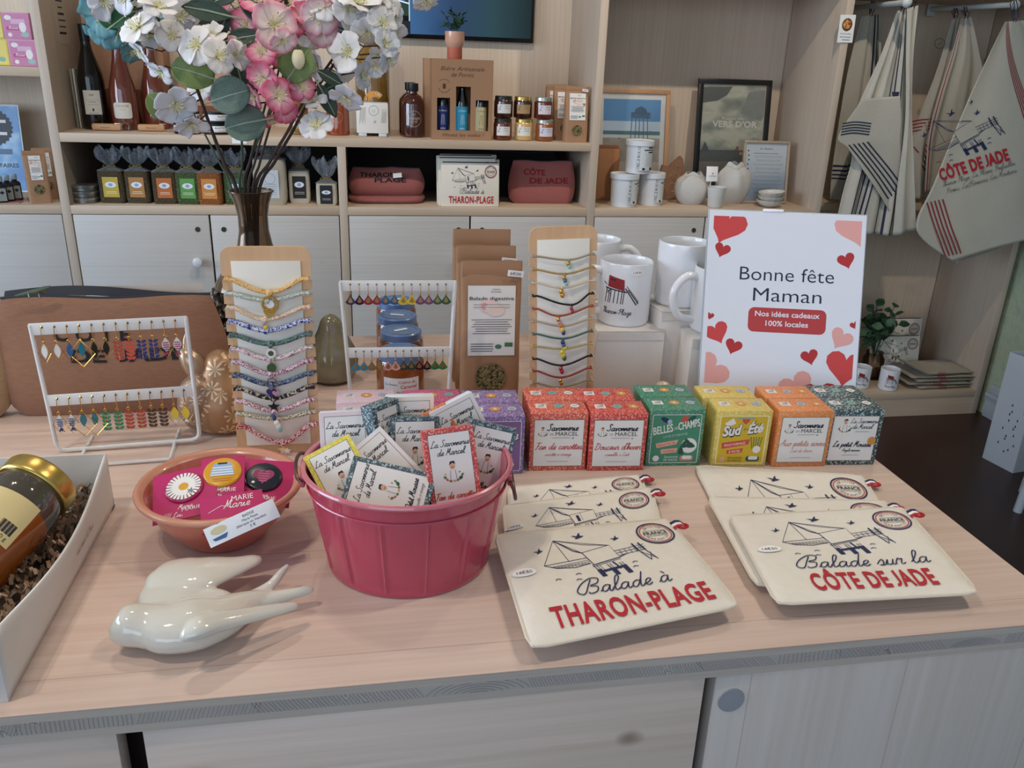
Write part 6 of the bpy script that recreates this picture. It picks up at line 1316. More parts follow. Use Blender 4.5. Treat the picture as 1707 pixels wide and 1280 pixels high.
A = Art(); A.gridrect(.008, .085, .052, .075, LBL, 8); A.text('FIEF', .008, .105, .006, INK).rect(.008, .093, .04, .0006, INK).text('DOMAINE', .008, .085, .003, INK).rect(.008, .078, .03, .0006, INK).disc(.008, .062, .003, INK, ry=.005).lines(.008, .053, .03, 2, .003, .0008, INK)
bottle('wine_bottle', 'dark green wine bottle with a cream label, leftmost bottle on the upper shelf', (160, 200), 3.10, Z1, WINE, DKGL, A, .0415, top=([(.0155, .27), (.0158, .322), (.001, .323)], M('#0d0c0e', .35, name='black_capsule'), 'capsule'))
CID = [(.038, 0), (.0425, .004), (.0425, .010), (.043, .11), (.040, .135), (.030, .175), (.020, .22), (.0150, .26), (.0145, .285), (.0165, .288), (.0165, .296)]
A = Art(); A.items += Art().rect(.004, .062, .058, .050, LBL, .008).items; A.text('LOUISE', .004, .073, .007, INK, sp=1.3).rect(.004, .065, .02, .0006, INK)
def cage(t):
    q = MB(); 
    for k in range(4): a = PI/4+k*PI/2; q.tube([(.0165*math.cos(a), .0165*math.sin(a), .286), (.018*math.cos(a), .018*math.sin(a), .300), (.013*math.cos(a), .013*math.sin(a), .316)], .0010, M('#3a3330', .4, name='dark_wire', metal=.6), 5)
    for z, r_ in ((.288, .0172), (.315, .0135)): q.tube([(r_*math.cos(a), r_*math.sin(a), z) for a in [i*PI/8 for i in range(16)]], .0011, M('#3a3330', .4, name='dark_wire', metal=.6), 5, closed=True)
    q.build('wire_cage', t)
t = bottle('cider_bottle', 'rosé cider bottle with wired cork and cream label beside the dark wine bottle', (210, 200), 3.10, Z1, CID, ROSEG, A, .043, top=([(.013, .29), (.0135, .305), (.0165, .306), (.0165, .316), (.001, .319)], CORK, 'cork')); cage(t)
t = bottle('cider_bottle', 'second rosé cider bottle partly hidden behind the white blossoms', (262, 200), 3.16, Z1, CID, ROSEG, None, .043, top=([(.013, .29), (.0135, .305), (.0165, .306), (.0165, .316), (.001, .319)], CORK, 'cork')); cage(t)
for i, (px, y, lb) in enumerate(((178, 3.025, 'pale wooden pocket knife lying in front of the dark wine bottle'), (252, 3.035, 'pale wooden pocket knife lying in front of the second rosé bottle'))):
    x = ay(px, 210, y).x; t = thing('pocket_knife', lb, 'knife', (x, y, Z1), -.08 if i == 0 else .1, 'wooden pocket knives on the upper shelf'); q = MB()
    q.box((0, 0, .012), (.094 if i == 0 else .084, .016, .022), M('#b98c62', .5, .12, 60, name='knife_wood'), .007); q.build('handle', t); q = MB(); q.art(Art().text('Pornic', 0, -.002, .0035, INK, w_=.03), front(-.008, .012), .0004); q.build('engraving', t)
    q = MB(); q.box((.036, 0, .0235), (.02, .004, .003), SILVER, .001); q.build('blade', t)
x = ay(209, 210, 3.01).x; q = MB(); q.tube([(x+.012*math.cos(a), 3.012, Z1+.015+.012*math.sin(a)) for a in [i*PI/8 for i in range(-2, 11)]], .003, M('#5c5a50', .4, .2, 200, name='steel_ring', metal=.6), 8); tag(q.build('key_ring', origin=(x, 3.012, Z1)), 'dark steel open ring standing between the two pocket knives', 'ring')
for i in range(4):
    x = -.925+i*.0085; q = MB(); q.box((x, 3.16, Z1+.093), (.005, .13, .185), M(('#8e9288', '#c9c3b4', '#3a3a3c', '#b7b3a2')[i], .6, name='booklet_cover'), .0006); A = Art(); tag(q.build('booklet', origin=(x, 3.16, Z1)), ('grey booklet', 'cream booklet', 'dark booklet', 'beige booklet')[i]+(' nearest the upright in', ', second in', ', third in', ', nearest the wine bottle in')[i]+' the standing row', 'booklet', 'booklets standing at the left end of the upper shelf')
CB = M('#b98f72', .8, .06, 20, name='carton_board'); CB2 = M('#7a4a30', .7, .08, 14, name='brown_sleeve')
for x, y, w_, h, d, lb in ((-.775, 3.262, .235, .36, .10, 'large plain kraft carton behind the rosé bottles'), (-.52, 3.265, .20, .22, .09, 'smaller kraft carton behind the stacked tins')):
    t = thing('kraft_carton', lb, 'box', (x, y, Z1)); q = MB(); q.box((0, 0, h/2), (w_, d, h), CB, .001); q.build('carton', t); q = MB(); q.box((0, -d/2-.001, h*.17), (w_*1.002, .0015, h*.34), CB2); q.build('sleeve', t)
TINL = M('#e0e2e4', .5, name='tin_label'); BLK = M('#16171a', .35, name='black_tin', metal=.3)
first = None
for i, (px, py, zz_, y, lb) in enumerate(((312, 0, 0, 2.99, 'round tin with black rim under the left stack'), (312, 0, .0355, 2.99, 'round tin with black rim on top of the left stack'), (362, 0, 0, 3.0, 'round tin with black rim under the right stack'), (362, 0, .0355, 3.0, 'round tin with black rim on top of the right stack'))):
    x = ay(px, 210, y).x
    if first is None:
        first = t = thing('food_tin', lb, 'tin', (x, y, Z1+zz_), .2, 'food tins stacked behind the white blossoms'); q = MB(); q.lathe([(.040, 0), (.042, .002), (.042, .005), (.041, .006), (.041, .029), (.042, .030), (.042, .034), (.040, .035)], BLK, 36); q.build('tin', t)
        q = MB(); A = Art(); A.gridrect(0, .0175, .20, .019, TINL, 34).text('RILLETTES', -.01, .018, .005, INK, bold=.02).lines(-.01, .013, .05, 2, .003, .001, INK).rect(.04, .0175, .012, .010, BLK); q.art(A, cyl(.041, 0), .0004, cut=.006); q.build('label', t)
    else: copy_tree(first, (x, y, Z1+zz_), .3*i, lb)
# pot bottles behind the blossoms and the amber giant
FL_ = [(.030, 0), (.033, .003), (.033, .085), (.030, .100), (.014, .122), (.012, .14), (.012, .15)]
A = Art(); A.ring(0, .05, .014, .0012, M('#c9b48c', .6, name='cream_print')).text('U', 0, .044, .010, M('#c9b48c', .6, name='cream_print'))
bottle('rum_bottle', 'small amber liqueur bottle behind the hanging white blossom', (498, 200), 3.05, Z1, FL_, AMB, A, .033, top=([(.014, .138), (.0145, .158), (.001, .159)], BLACK, 'stopper'))
A = Art(); A.ring(0, .06, .018, .0014, M('#c98d4c', .6, name='orange_print')); FL2 = [(.036, 0), (.039, .003), (.039, .11), (.034, .13), (.016, .15), (.013, .17), (.013, .18)]
bottle('rum_bottle', 'squat amber rum bottle left of the white cube', (563, 200), 3.06, Z1, FL2, M('#8a3b12', .06, .1, 10, name='orange_rum', coat=1.0), A, .039, top=([(.016, .165), (.0165, .192), (.001, .193)], BLACK, 'stopper'))
BIG = [(.055, 0), (.0605, .004), (.0605, .22), (.058, .245), (.045, .27), (.03, .285), (.022, .30), (.022, .335), (.027, .337), (.027, .35)]
A = Art(); OR = M('#d9983f', .5, name='orange_letter'); A.ring(.006, .105, .030, .020, OR, 26, a0=.72, a1=5.55); 
for ch, a in (('U', 2.5), ('S', 1.95), ('C', 1.45), ('E', 1.05), ('D', .82)): pass
A.text('CED', .018, .130, .009, WHITE, rot=-.5, bold=.02).lines(.006, .072, .030, 1, .004, .0012, WHITE)
t = bottle('rum_bottle', 'very tall amber bottle with a big orange letter C behind the white cube', (622, 200), 3.16, Z1, BIG, AMB, A, .0605, top=([(.023, .345), (.025, .37), (.001, .372)], CORK, 'stopper'))
# white cube on glass feet
x = ay(621, 215, 3.05).x; t = thing('white_cube', 'white decorated cube on small glass feet in front of the tall amber bottle', 'ornament', (x, 3.05, Z1)); q = MB(); q.box((0, 0, .060), (.108, .07, .100), M('#dddcd6', .4, .02, name='cube_white'), .003); q.build('cube', t)
q = MB(); A = Art(); GP = M('#a9a59c', .6, name='grey_emboss'); A.ring(.005, .085, .016, .002, GP).text('U', .005, .079, .010, GP)
for i in range(7): A.line([(-.044+i*.003, .04+(i % 3)*.006), (-.040+i*.003, .095)], .0012, GP).line([(.030+i*.0025, .045), (.034+i*.0022, .09-(i % 2)*.01)], .0012, GP)
for a in range(4): A.line([(.008-.006*math.cos(a*PI/4), .048-.006*math.sin(a*PI/4)), (.008+.006*math.cos(a*PI/4), .048+.006*math.sin(a*PI/4))], .001, M('#cf8a86', .6, name='pink_print'))
q.art(A, front(-.035), .0004); q.build('front_print', t); q = MB()
for sx in (-.034, .034): q = MB(); q.box((sx, -.012, .005), (.028, .05, .010), M('#c3ccd4', .1, name='glass_foot', coat=.8), .002); q.build('glass_foot', t)
SQ = [(.036, 0), (.0405, .005), (.0405, .105), (.0385, .120), (.026, .136), (.0150, .142), (.0135, .150), (.0135, .158)]
A = Art(); CR_ = M('#b9a58a', .5, name='cream_print2'); A.ring(0, .062, .026, .0012, CR_).text('U', 0, .073, .009, CR_).text('Arrangés', 0, .060, .0095, CR_, w_=.042, shear=.15).text("de Ced'", 0, .050, .006, CR_, shear=.15)
bottle('rum_bottle', 'dark rum bottle with a black square stopper and round cream emblem, front one', (689, 215), 3.04, Z1, SQ, RUM, A, .0405, top=([(.018, .150), (.0185, .152), (.0185, .176), (.001, .177)], M('#121214', .35, name='black_stopper'), 'stopper'), group='dark rum bottles one behind the other')
bottle('rum_bottle', 'dark rum bottle half hidden behind the one with the round cream emblem', (684, 212), 3.14, Z1, SQ, RUM, None, .0405, top=([(.018, .150), (.0185, .152), (.0185, .176), (.001, .177)], M('#121214', .35, name='black_stopper'), 'stopper'), group='dark rum bottles one behind the other')
# beer gift box
BX = ay(770, 215, 2.97).x; KB = M('#9f795a', .75, .05, 40, name='beer_box_board')
t = thing('beer_box', 'kraft beer gift box with three window cut-outs and brown lettering', 'box', (BX, 2.965, Z1)); bw, bh, bd = .205, .258, .075
q = MB(); wins = [(-.064, .030, .044, .105), (.003, .030, .050, .142), (.068, .030, .044, .100)]
xs = sorted({-bw/2, bw/2} | {w[0]-w[2]/2 for w in wins} | {w[0]+w[2]/2 for w in wins})
for i in range(len(xs)-1):
    xa, xb = xs[i], xs[i+1]; w = [w for w in wins if abs((xa+xb)/2-w[0]) < w[2]/2]
    if w: w = w[0]; q.box(((xa+xb)/2, 0, w[1]/2), (xb-xa, .002, w[1]), KB); q.box(((xa+xb)/2, 0, (w[1]+w[3]+bh)/2), (xb-xa, .002, bh-w[1]-w[3]), KB)
    else: q.box(((xa+xb)/2, 0, bh/2), (xb-xa, .002, bh), KB)
q.box((0, bd, bh/2), (bw, .002, bh), KB); q.box((-bw/2, bd/2, bh/2), (.002, bd, bh), KB); q.box((bw/2, bd/2, bh/2), (.002, bd, bh), KB); q.box((0, bd/2, bh-.001), (bw, bd, .002), KB); q.box((0, bd/2, .001), (bw, bd, .002), KB); q.build('carton', t)
q = MB(); A = Art(); BRN = M('#4a2f1c', .7, name='brown_print'); A.text('Bière Artisanale', 0, .222, .013, BRN, w_=.148, shear=.3).text('de Pornic', 0, .203, .013, BRN, w_=.078, shear=.3).text('Hissez les voiles !', .004, .010, .011, BRN, w_=.145, shear=.3).ring(-.062, .172, .020, .0016, BRN, a0=-2.8, a1=-.4).ring(-.062, .172, .022, .0014, BRN, a0=.6, a1=2.5).rect(-.062, .172, .010, .016, BRN)
q.art(A, front(-.001), .0003); q.build('print', t)
for w, col, nm in zip(wins, ('#1d2f6e', '#2b9cc4', '#cfc595'), ('navy label', 'turquoise label', 'cream label')):
    tb = thing('beer_bottle', 'small dark beer bottle with a '+nm+' standing in the kraft beer box', 'bottle', (BX+w[0], 2.965+.036, Z1+.0025), 0, 'beer bottles inside the kraft gift box')
    q = MB(); q.lathe([(.018, 0), (.0205, .003), (.0205, .105), (.018, .125), (.010, .155), (.009, .19), (.011, .191), (.011, .2)], M('#15120f', .08, name='beer_glass', coat=1), 28); q.build('bottle_glass', tb)
    q = MB(); A = Art(); A.gridrect(0, .072 if 0 else .062, .058, .085, M(col, .5, name='beer_label'), 18).text('Langonaise' if 0 else 'La Pornic', 0, .088, .006, WHITE if col != '#cfc595' else BRN, w_=.030, shear=.2)
    for k in (-.006, 0, .006): A.line([(k, .045), (k*.6, .078)], .0009, WHITE if col != '#cfc595' else BRN)
    A.text('BIÈRE', 0, .030, .005, WHITE if col != '#cfc595' else BRN); q.art(A, cyl(.0205, 0), .0004, cut=.005); q.build('label', tb)
t = thing('beer_box', 'second kraft beer box, only its left side showing behind the first', 'box', (BX-.020, 3.05, Z1)); q = MB(); q.box((0, bd/2, bh/2), (bw, bd, bh), KB, .001); q.build('carton', t)
# terracotta pot with plant on the beer box
TC = M('#b5604a', .5, .05, 60, name='terracotta'); TCP = M('#cf9d84', .2, .05, 30, name='glazed_terracotta', coat=.6); x = ay(758, 100, 3.0).x
t = thing('potted_plant', 'small two-tone terracotta pot with a dark green plant on top of the beer box', 'plant', (x, 3.005, Z1+bh)); q = MB(); q.lathe([(.024, 0), (.0255, .003), (.0255, .036), (.0255, .038)], TC, 32); q.build('pot_base', t)
q = MB(); q.lathe([(.0255, .036), (.030, .044), (.0325, .055), (.0335, .085), (.031, .086), (.030, .07), (.001, .068)], TCP, 32, cap=False); q.build('pot', t); q = MB(); PG = M('#20402b', .5, .3, 200, name='plant_green'); R2 = random.Random(3)
def bush(q, n, h, spread, ls, mat, c=(0, 0, 0), seed=1, zmin=0, wid=.45, stm=None):
    R_ = random.Random(seed); c = V(c)
    for i in range(n):
        a = R_.uniform(0, 2*PI); top = V((math.cos(a)*spread*R_.uniform(.3, 1), math.sin(a)*spread*R_.uniform(.3, 1), h*R_.uniform(.45, 1))); q.tube([c, c+top*.5+V((0, 0, h*.12)), c+top], ls*.04, stm or mat, 4)
        for k in range(7):
            s = .35+.65*k/6; p = c+top*s+V((0, 0, h*.12*math.sin(PI*s))); d = V((R_.uniform(-1, 1), R_.uniform(-1, 1), R_.uniform(-.2, .9))).normalized(); sd = d.cross(V((R_.uniform(-1, 1), R_.uniform(-1, 1), 1))).normalized(); L_ = ls*R_.uniform(.7, 1.2); n_ = sd.cross(d)*L_*.1
            q.add([p, p+d*L_*.35+sd*L_*wid*.5+n_, p+d*L_*.7+sd*L_*wid*.42+n_, p+d*L_, p+d*L_*.7-sd*L_*wid*.42+n_, p+d*L_*.35-sd*L_*wid*.5+n_], [(0, 1, 2, 3), (0, 3, 4, 5)], mat)
bush(q, 9, .085, .045, .022, PG, (0, 0, .066), 4); q.build('foliage', t)
# six small jars, three on three
def sjar(px, y, z, lb, content, lid, lab, r=.0325, h=.072):
    x = ay(px, 215, y).x; A = Art(); A.gridrect(-.002, .031, .050, .030, M(lab, .6, .02, name='jam_label'), 10).script('L', -.018, .028, .013, INK, .1).text('MIEL DE', .008, .038, .0035, INK).text('printemps', .008, .031, .0032, INK).lines(.008, .026, .022, 2, .004, .0008, INK)
    return jar('preserve_jar', lb, 'preserve jars stacked beside the beer box', (x, y, z), r, h, content, lid, A, rz=rnd.uniform(-.1, .1), lidh=.014, cat='jar')
JC = {'b': M('#5a2412', .1, .1, 10, name='chestnut_spread', coat=.9), 'y': M('#c9a468', .15, .1, 10, name='pale_honey', coat=.8), 'o': M('#8a4a22', .12, .1, 10, name='caramel_spread', coat=.9), 'd': M('#38180f', .1, .1, 10, name='dark_jam', coat=.9)}
BKL = M('#1d2421', .4, name='dark_lid'); SVL = M('#b9bfb8', .25, name='silver_lid', metal=.8)
for px, y, z, lb, cn, ld, lc in ((838, 2.995, 0, 'jar with a dark lid and pale label, lower left of the six', 'b', BKL, '#d7d6d2'), (873, 3.0, 0, 'jar of pale honey with a gold lid, lower middle of the six', 'y', LID, '#dcd9cf'), (908, 2.99, 0, 'jar with a silver lid and lilac label, lower right of the six', 'o', SVL, '#cfcbd9'),
        (838, 2.998, .0735, 'jar with a dark lid and pale label, upper left of the six', 'd', BKL, '#d7d6d2'), (870, 3.004, .0735, 'dark jar with a gold lid and tan label, upper middle of the six', 'd', LID, '#a98a5c'), (904, 2.995, .0735, 'jar with a greenish lid and pinkish label, upper right of the six', 'b', SVL, '#d6cdd3')):
    sjar(px, y, Z1+z, lb, JC[cn], ld, lc)
TL2 = tea_label(.058, .088, .118)
for i, (px, y, lb) in enumerate(((958, 2.975, 'kraft tea bag with a white label on the upper shelf, in front'), (938, 3.06, 'kraft tea bag behind the front one on the upper shelf'), (925, 3.14, 'rearmost kraft tea bag on the upper shelf'))):
    t = kraft_bag(lb, (ay(px, 220, y).x, y, Z1), .082, .05, .185, .05, TL2, 'kraft tea bags at the right end of the upper shelf', .036, .040)
    if i == 0: ptag(t, .026, -.012, .172, '5€90')
q = MB(); q.art(Art().rect(0, 0, .046, .020, TAGW).text('Rillettes', 0, 0, .004, INK), front(Y0-.0005, 1.086, ay(399, 233, Y0).x), .0008); q.box((ay(399, 233, Y0).x, Y0+.0005, 1.086), (.046, .0016, .020), TAGW); tag(q.build('shelf_price_label'), 'small white price label clipped on the upper shelf edge behind the stems', 'price label')

# ---------------------------------------------------------------- the screen
SX0, SX1, SZ0, SZ1 = -.24, .646, 1.422, 1.92
t = thing('wall_screen', 'black-framed screen on the back wall showing flower pictures beside a dark blue area', 'screen', (.2, 3.30, SZ0)); OX, OZ = .2, SZ0
q = MB(); q.box(((SX0+SX1)/2-OX, .015, (SZ1-SZ0)/2), (SX1-SX0, .03, SZ1-SZ0), M('#08090b', .25, name='screen_frame'), .003); q.build('frame', t)
@cached
def scr():
    t_ = NT('screen_glow'); c = t_.co(); sep = t_.new('SeparateXYZ'); t_.l.new(c, sep.inputs[0]); x = sep.outputs[0]
    base = t_.ramp(t_.math('ADD', t_.math('MULTIPLY', x, 2.2), .02), [(0, '#3d6a9c'), (.35, '#2c4468'), (.65, '#2b4a50'), (1, '#12221f')])
    m_ = t_.done((0, 0, 0, 1), .12); t_.put(t_.b.inputs['Emission Color'], base); t_.b.inputs['Emission Strength'].default_value = .75; return m_
EM = lambda h, s=.9: M('#000000', .15, emit=s, ecol=lin(h), name='screen_pixels_'+h[1:])
q = MB(); px0 = ay(684, 40, 3.298).x-OX
q.box(((px0+SX1-OX-.012)/2, -.0008, (SZ1-SZ0)/2), (SX1-OX-.012-px0, .0015, SZ1-SZ0-.03), scr()); 
A = Art(); W0 = px0-(SX0-OX)-.012; xc = (px0+SX0-OX+.012)/2; A.rect(xc, .0, .001, .001, INK); A = Art(); A.rect(xc, (SZ1-SZ0)/2+.03, W0, SZ1-SZ0-.09, EM('#1e3a2a', .8)).rect(px0-.003, (SZ1-SZ0)/2, .004, SZ1-SZ0-.03, EM('#a9c4d9', 1.1)).rect(xc, .035, W0, .045, EM('#10151a', .4))
for i in range(46):
    r_ = rnd.uniform(.010, .026); a = rnd.uniform(SX0-OX+.03, px0-.03); b = rnd.uniform(.085, .40); A.disc(a, b, r_, EM(('#5d8fd9', '#7fa9e8', '#b9c2e8', '#3f6fc0')[i % 4], 1.0), n=9)
for i in range(16): a = rnd.uniform(SX0-OX+.03, px0-.03); A.line([(a, .07), (a+rnd.uniform(-.05, .05), .3)], .004, EM('#5d8a44', .8))
A.line([(px0-.09, .135), (px0-.004, .115)], .004, EM('#dfe6ea', 1.1)); q.art(A, front(0), .0008, .00002); q.build('display', t)

# ---------------------------------------------------------------- lower shelf, left half: herb packs in cellophane
CELL = M('#8f949a', .08, .5, 60, .8, name='cellophane', coat=1.0)
@cached
def cello():
    t_ = NT('cellophane'); n = t_.noise(t_.co(), 70, 4, .6, 2); t_.bump(n, 1.0, .006)
    g = t_.n.new('ShaderNodeBsdfTransparent'); g.inputs[0].default_value = (.86, .87, .88, 1); mx = t_.n.new('ShaderNodeMixShader'); fr = t_.n.new('ShaderNodeFresnel'); fr.inputs[0].default_value = 1.6
    nb = t_.b.inputs['Normal'].links[0].from_socket; t_.l.new(nb, fr.inputs['Normal']); t_.put(mx.inputs[0], t_.math('ADD', t_.math('MULTIPLY', fr.outputs[0], 1.4), .05)); t_.l.new(g.outputs[0], mx.inputs[1]); t_.l.new(t_.b.outputs[0], mx.inputs[2]); t_.l.new(mx.outputs[0], t_.n['Material Output'].inputs[0])
    return t_.done(lin('#c3c8cf'), .08)
def pack(name, lb, px, y, w_, h, top, content, labc, group, oval='#dfe3ea', lw=.6, lh=.62, lz=.5, d=.045, tie='#8a7a38', title=None):
    x = ay(px, 320, y).x; t = thing(name, lb, 'packet', (x, y, Z2), rnd.uniform(-.08, .08), group)
    def sec(u, ww, dd, z, e=.32): a = 2*PI*u; c_, s_ = math.cos(a), math.sin(a); return V((math.copysign(abs(c_)**e, c_)*ww, math.copysign(abs(s_)**e, s_)*dd, z))
    q = MB(); q.grid(lambda u, v: sec(u, w_/2*(1-.05*(2*v-1)**4)*(1 if v > .04 else .93), d/2*(1+.06*math.sin(9*v)), h*v), 32, 10, content, closed=True); q.add([sec(i/32, w_/2*.93, d/2, 0) for i in range(32)], [tuple(range(32))[::-1]], content); q.add([sec(i/32, w_/2*.95, d/2, h) for i in range(32)], [tuple(range(32))], content); q.build('contents', t)
    q = MB()
    def C_(u, v):
        if v < .35: k = v/.35; return sec(u, (w_/2+.0015)*(1-k)+.008*k, (d/2+.0015)*(1-k)+.008*k, h*.985+.016*k+.001, .32+.68*k)
        k = (v-.35)/.65; f = 1+.20*math.sin(u*2*PI*7+px)*k+.16*math.sin(u*2*PI*3+px*2+k*3)*k+.1*math.sin(u*2*PI*13+px)*k; rr = .008+(w_*.40)*math.sin(k*PI*.62)**.8; return sec(u, rr*f, rr*.6*f, h+.016+(top-.016)*k+.010*math.sin(u*2*PI*5+px)*k+.006*math.sin(u*2*PI*11)*k, 1)
    q.grid(C_, 56, 14, cello(), closed=True); q.build('cellophane_top', t)
    q = MB(); q.tube([(.009*math.cos(a), .009*math.sin(a), h+.015) for a in [i*PI/6 for i in range(12)]], .0018, M(tie, .8, name='raffia_tie'), 6, closed=True)
    for s_ in (-1, 1): q.tube(cr([(0, -.009, h+.015), (s_*.012, -.014, h+.02), (s_*.02, -.013, h+.012), (s_*.004, -.012, h+.013)], 4), .0010, M(tie, .8, name='raffia_tie'), 5)
    q.build('tie', t)
    q = MB(); A = Art(); L0 = M(labc, .6, .02, name='packet_label'); A.rect(0, h*lz, w_*lw, h*lh, L0)
    if oval: A.disc(0, h*(lz+lh*.12), w_*lw*.36, M(oval, .6, name='oval_label'), ry=h*.09).disc(0, h*(lz+lh*.12), w_*lw*.14, M('#8fa3c0', .6, name='oval_blue'), ry=h*.05); A.lines(0, h*(lz-lh*.22), w_*lw*.8, 2, h*.05, h*.012, M('#efe9d0' if labc != '#1b1c1f' else '#cfcdc6', .6, name='tiny_print'))
    else: A.ring(0, h*(lz+lh*.2), w_*.16, .0012, M('#6d86a8', .6, name='blue_seal')).lines(0, h*lz, w_*lw*.8, 6, h*.045, h*.009, M('#7d8aa0', .6, name='blue_tiny_print'))
    q.art(A, front(-d/2*1.05), .0006); q.build('label', t); return t
HB = rampmat('herb_mix', '', ((0, '#2e2416'), (.45, '#4d4027'), (.55, '#33261a'), (.64, '#7d6d48')), 300, rough=.9); HB2 = rampmat('herb_mix_green', '', ((0, '#1d2415'), (.45, '#47582e'), (.55, '#2b3a1c'), (.62, '#6f7f4c')), 300, rough=.9); HB3 = rampmat('spice_mix', '', ((0, '#5d3014'), (.45, '#8f5524'), (.55, '#6b3a18'), (.62, '#a9722f')), 300, rough=.9)
SALT = M('#b5ae9c', .9, .1, 300, name='grey_salt')
for px, y, lb, cn, lc, w_ in ((190, 3.0, 'herb packet with a yellow label, leftmost of the cellophane packets', HB, '#b9a23c', .082), (233, 3.0, 'herb packet with a brown label', HB, '#a9793f', .080), (277, 2.99, 'herb packet with a rust orange label', HB, '#b86a35', .078), (316, 2.985, 'herb packet with a bright green label', HB2, '#5b9a4a', .078), (352, 2.98, 'herb packet with an orange label beside the vase neck', HB3, '#c9863a', .080), (394, 2.99, 'herb packet with a dark green label behind the vase stems', HB2, '#3b6b52', .076)):
    pack('herb_packet', lb, px, y, w_, .105, .065, cn, lc, 'herb packets in cellophane on the lower shelf')
pack('flour_bag', 'pale cloth flour bag with a large white label', 452, 3.0, .110, .150, .035, M('#a9a290', .95, .1, 200, name='flour_cloth'), '#c6ccd2', None, oval=None, lw=.52, lh=.62, lz=.46, d=.07)
pack('salt_packet', 'salt packet with a black label, left of two', 500, 3.02, .072, .110, .075, SALT, '#1b1c1f', 'salt packets with black labels', lw=.62, lh=.68); pack('salt_packet', 'small salt packet with a black label next to the divider', 545, 2.98, .070, .074, .075, SALT, '#1b1c1f', 'salt packets with black labels', lw=.6, lh=.85)
x = ay(143, 325, 3.0).x; first = None
for i, (dx, dy, z, lb) in enumerate(((0, 0, 0, 'shallow silver tin at the bottom of the front stack'), (0, 0, .0195, 'shallow silver tin in the middle of the front stack'), (0, 0, .039, 'shallow silver tin on top of the front stack'), (.055, .085, 0, 'shallow silver tin at the bottom of the rear stack'), (.055, .085, .0195, 'shallow silver tin in the middle of the rear stack'), (.055, .085, .039, 'shallow silver tin on top of the rear stack'))):
    if first is None: first = t = thing('spice_tin', lb, 'tin', (x, 3.0, Z2), 0, 'shallow silver tins stacked on the lower shelf'); q = MB(); q.lathe([(.038, 0), (.040, .002), (.040, .011), (.039, .0115)], M('#8b8d8a', .3, .1, 60, name='brushed_tin', metal=.8), 36); q.build('tin_body', t); q = MB(); q.lathe([(.0415, .0105), (.042, .0115), (.042, .018), (.040, .019), (.001, .0185)], M('#a9aba8', .25, .1, 60, name='tin_lid', metal=.8), 36); q.build('lid', t)
    else: copy_tree(first, (x+dx, 3.0+dy, Z2+z), 0, lb)

# ---------------------------------------------------------------- lower shelf, right half: pouches
soft_bag('toiletry_bag', 'flat rose toiletry bag lying under the TharonPlage one' if 0 else 'rose toiletry bag lying at the bottom of the shelf pile', (ay(640, 325, 3.06).x+.010, 3.06, Z2), .02, .262, .040, .16, ROSE, 'rose toiletry bags on the lower shelf')
t = soft_bag('toiletry_bag', 'rose toiletry bag with black stencil THARON PLAGE, on top of the pile', (ay(640, 310, 3.05).x+.010, 3.04, Z2+.028), .02, .258, .095, .10, ROSE, 'rose toiletry bags on the lower shelf', [('THARON', -.03, .066, .014, .12), ('PLAGE', .01, .048, .014, .10)], SBK, slump=.06)
q = MB(); q.box((.035, -.046, .072), (.03, .001, .016), TAGW, rz=Matrix.Rotation(-.1, 3, 'Y')); q.build('price_tag', t)
t = soft_bag('toiletry_bag', 'rose toiletry bag with red stencil CÔTE DE JADE standing on the lower shelf', (ay(905, 320, 3.04).x-.004, 3.05, Z2), -.02, .240, .150, .06, ROSE, None, [('CÔTE', -.03, .103, .019, .075), ('DE JADE', .02, .074, .019, .13)], M('#8a1f1c', .8, name='stencil_red'))
t = soft_bag('toiletry_bag', 'black toiletry bag in the dark behind the rose one', (ay(870, 320, 3.2).x, 3.2, Z2), .0, .27, .165, .06, cloth('#1c1c20', '#101013', amp=.2), None)
def up_pouch(name, lb, px, y, z, w_, h, word, grp, lean=.18, dy=0, rz=0, sc='Balade à', cat='pouch', wd=.78):
    x = ay(px, 320, y).x; t = thing(name, lb, cat, (x, y, z), rz, grp); R = Matrix.Rotation(-lean, 4, 'X'); q = MB(); q.M = R; q.box((0, .003, h/2), (w_, .006, h), COT, .0028); q.build('pouch_body', t)
    q = MB(); q.M = R; q.art(pouch_art(w_, h, word, sc, wd), plane((-w_/2, 0, 0), (1, 0, 0), (0, 0, 1)), .0008); q.build('print', t)
    q = MB(); q.M = R; q.box((0, .003, h+.001), (w_*.94, .003, .004), M('#2c2f3a', .7, name='zip_dark'), .001); q.build('zip', t); return t
for i in range(5):
    up_pouch('cotton_pouch', ('cream pouch reading THARON-PLAGE, front of the standing row', 'cream pouch just behind the front one in the row', 'cream pouch in the middle of the standing row', 'cream pouch fourth in the standing row', 'rearmost cream pouch of the standing row')[i], (784, 779, 785, 776, 781)[i], 2.955+i*.018, Z2, .205, (.150, .163, .159, .168, .171)[i], 'THARON-PLAGE', 'cream cotton pouches standing on the lower shelf', .10+.01*i, rz=(0, .03, -.02, .04, 0)[i])

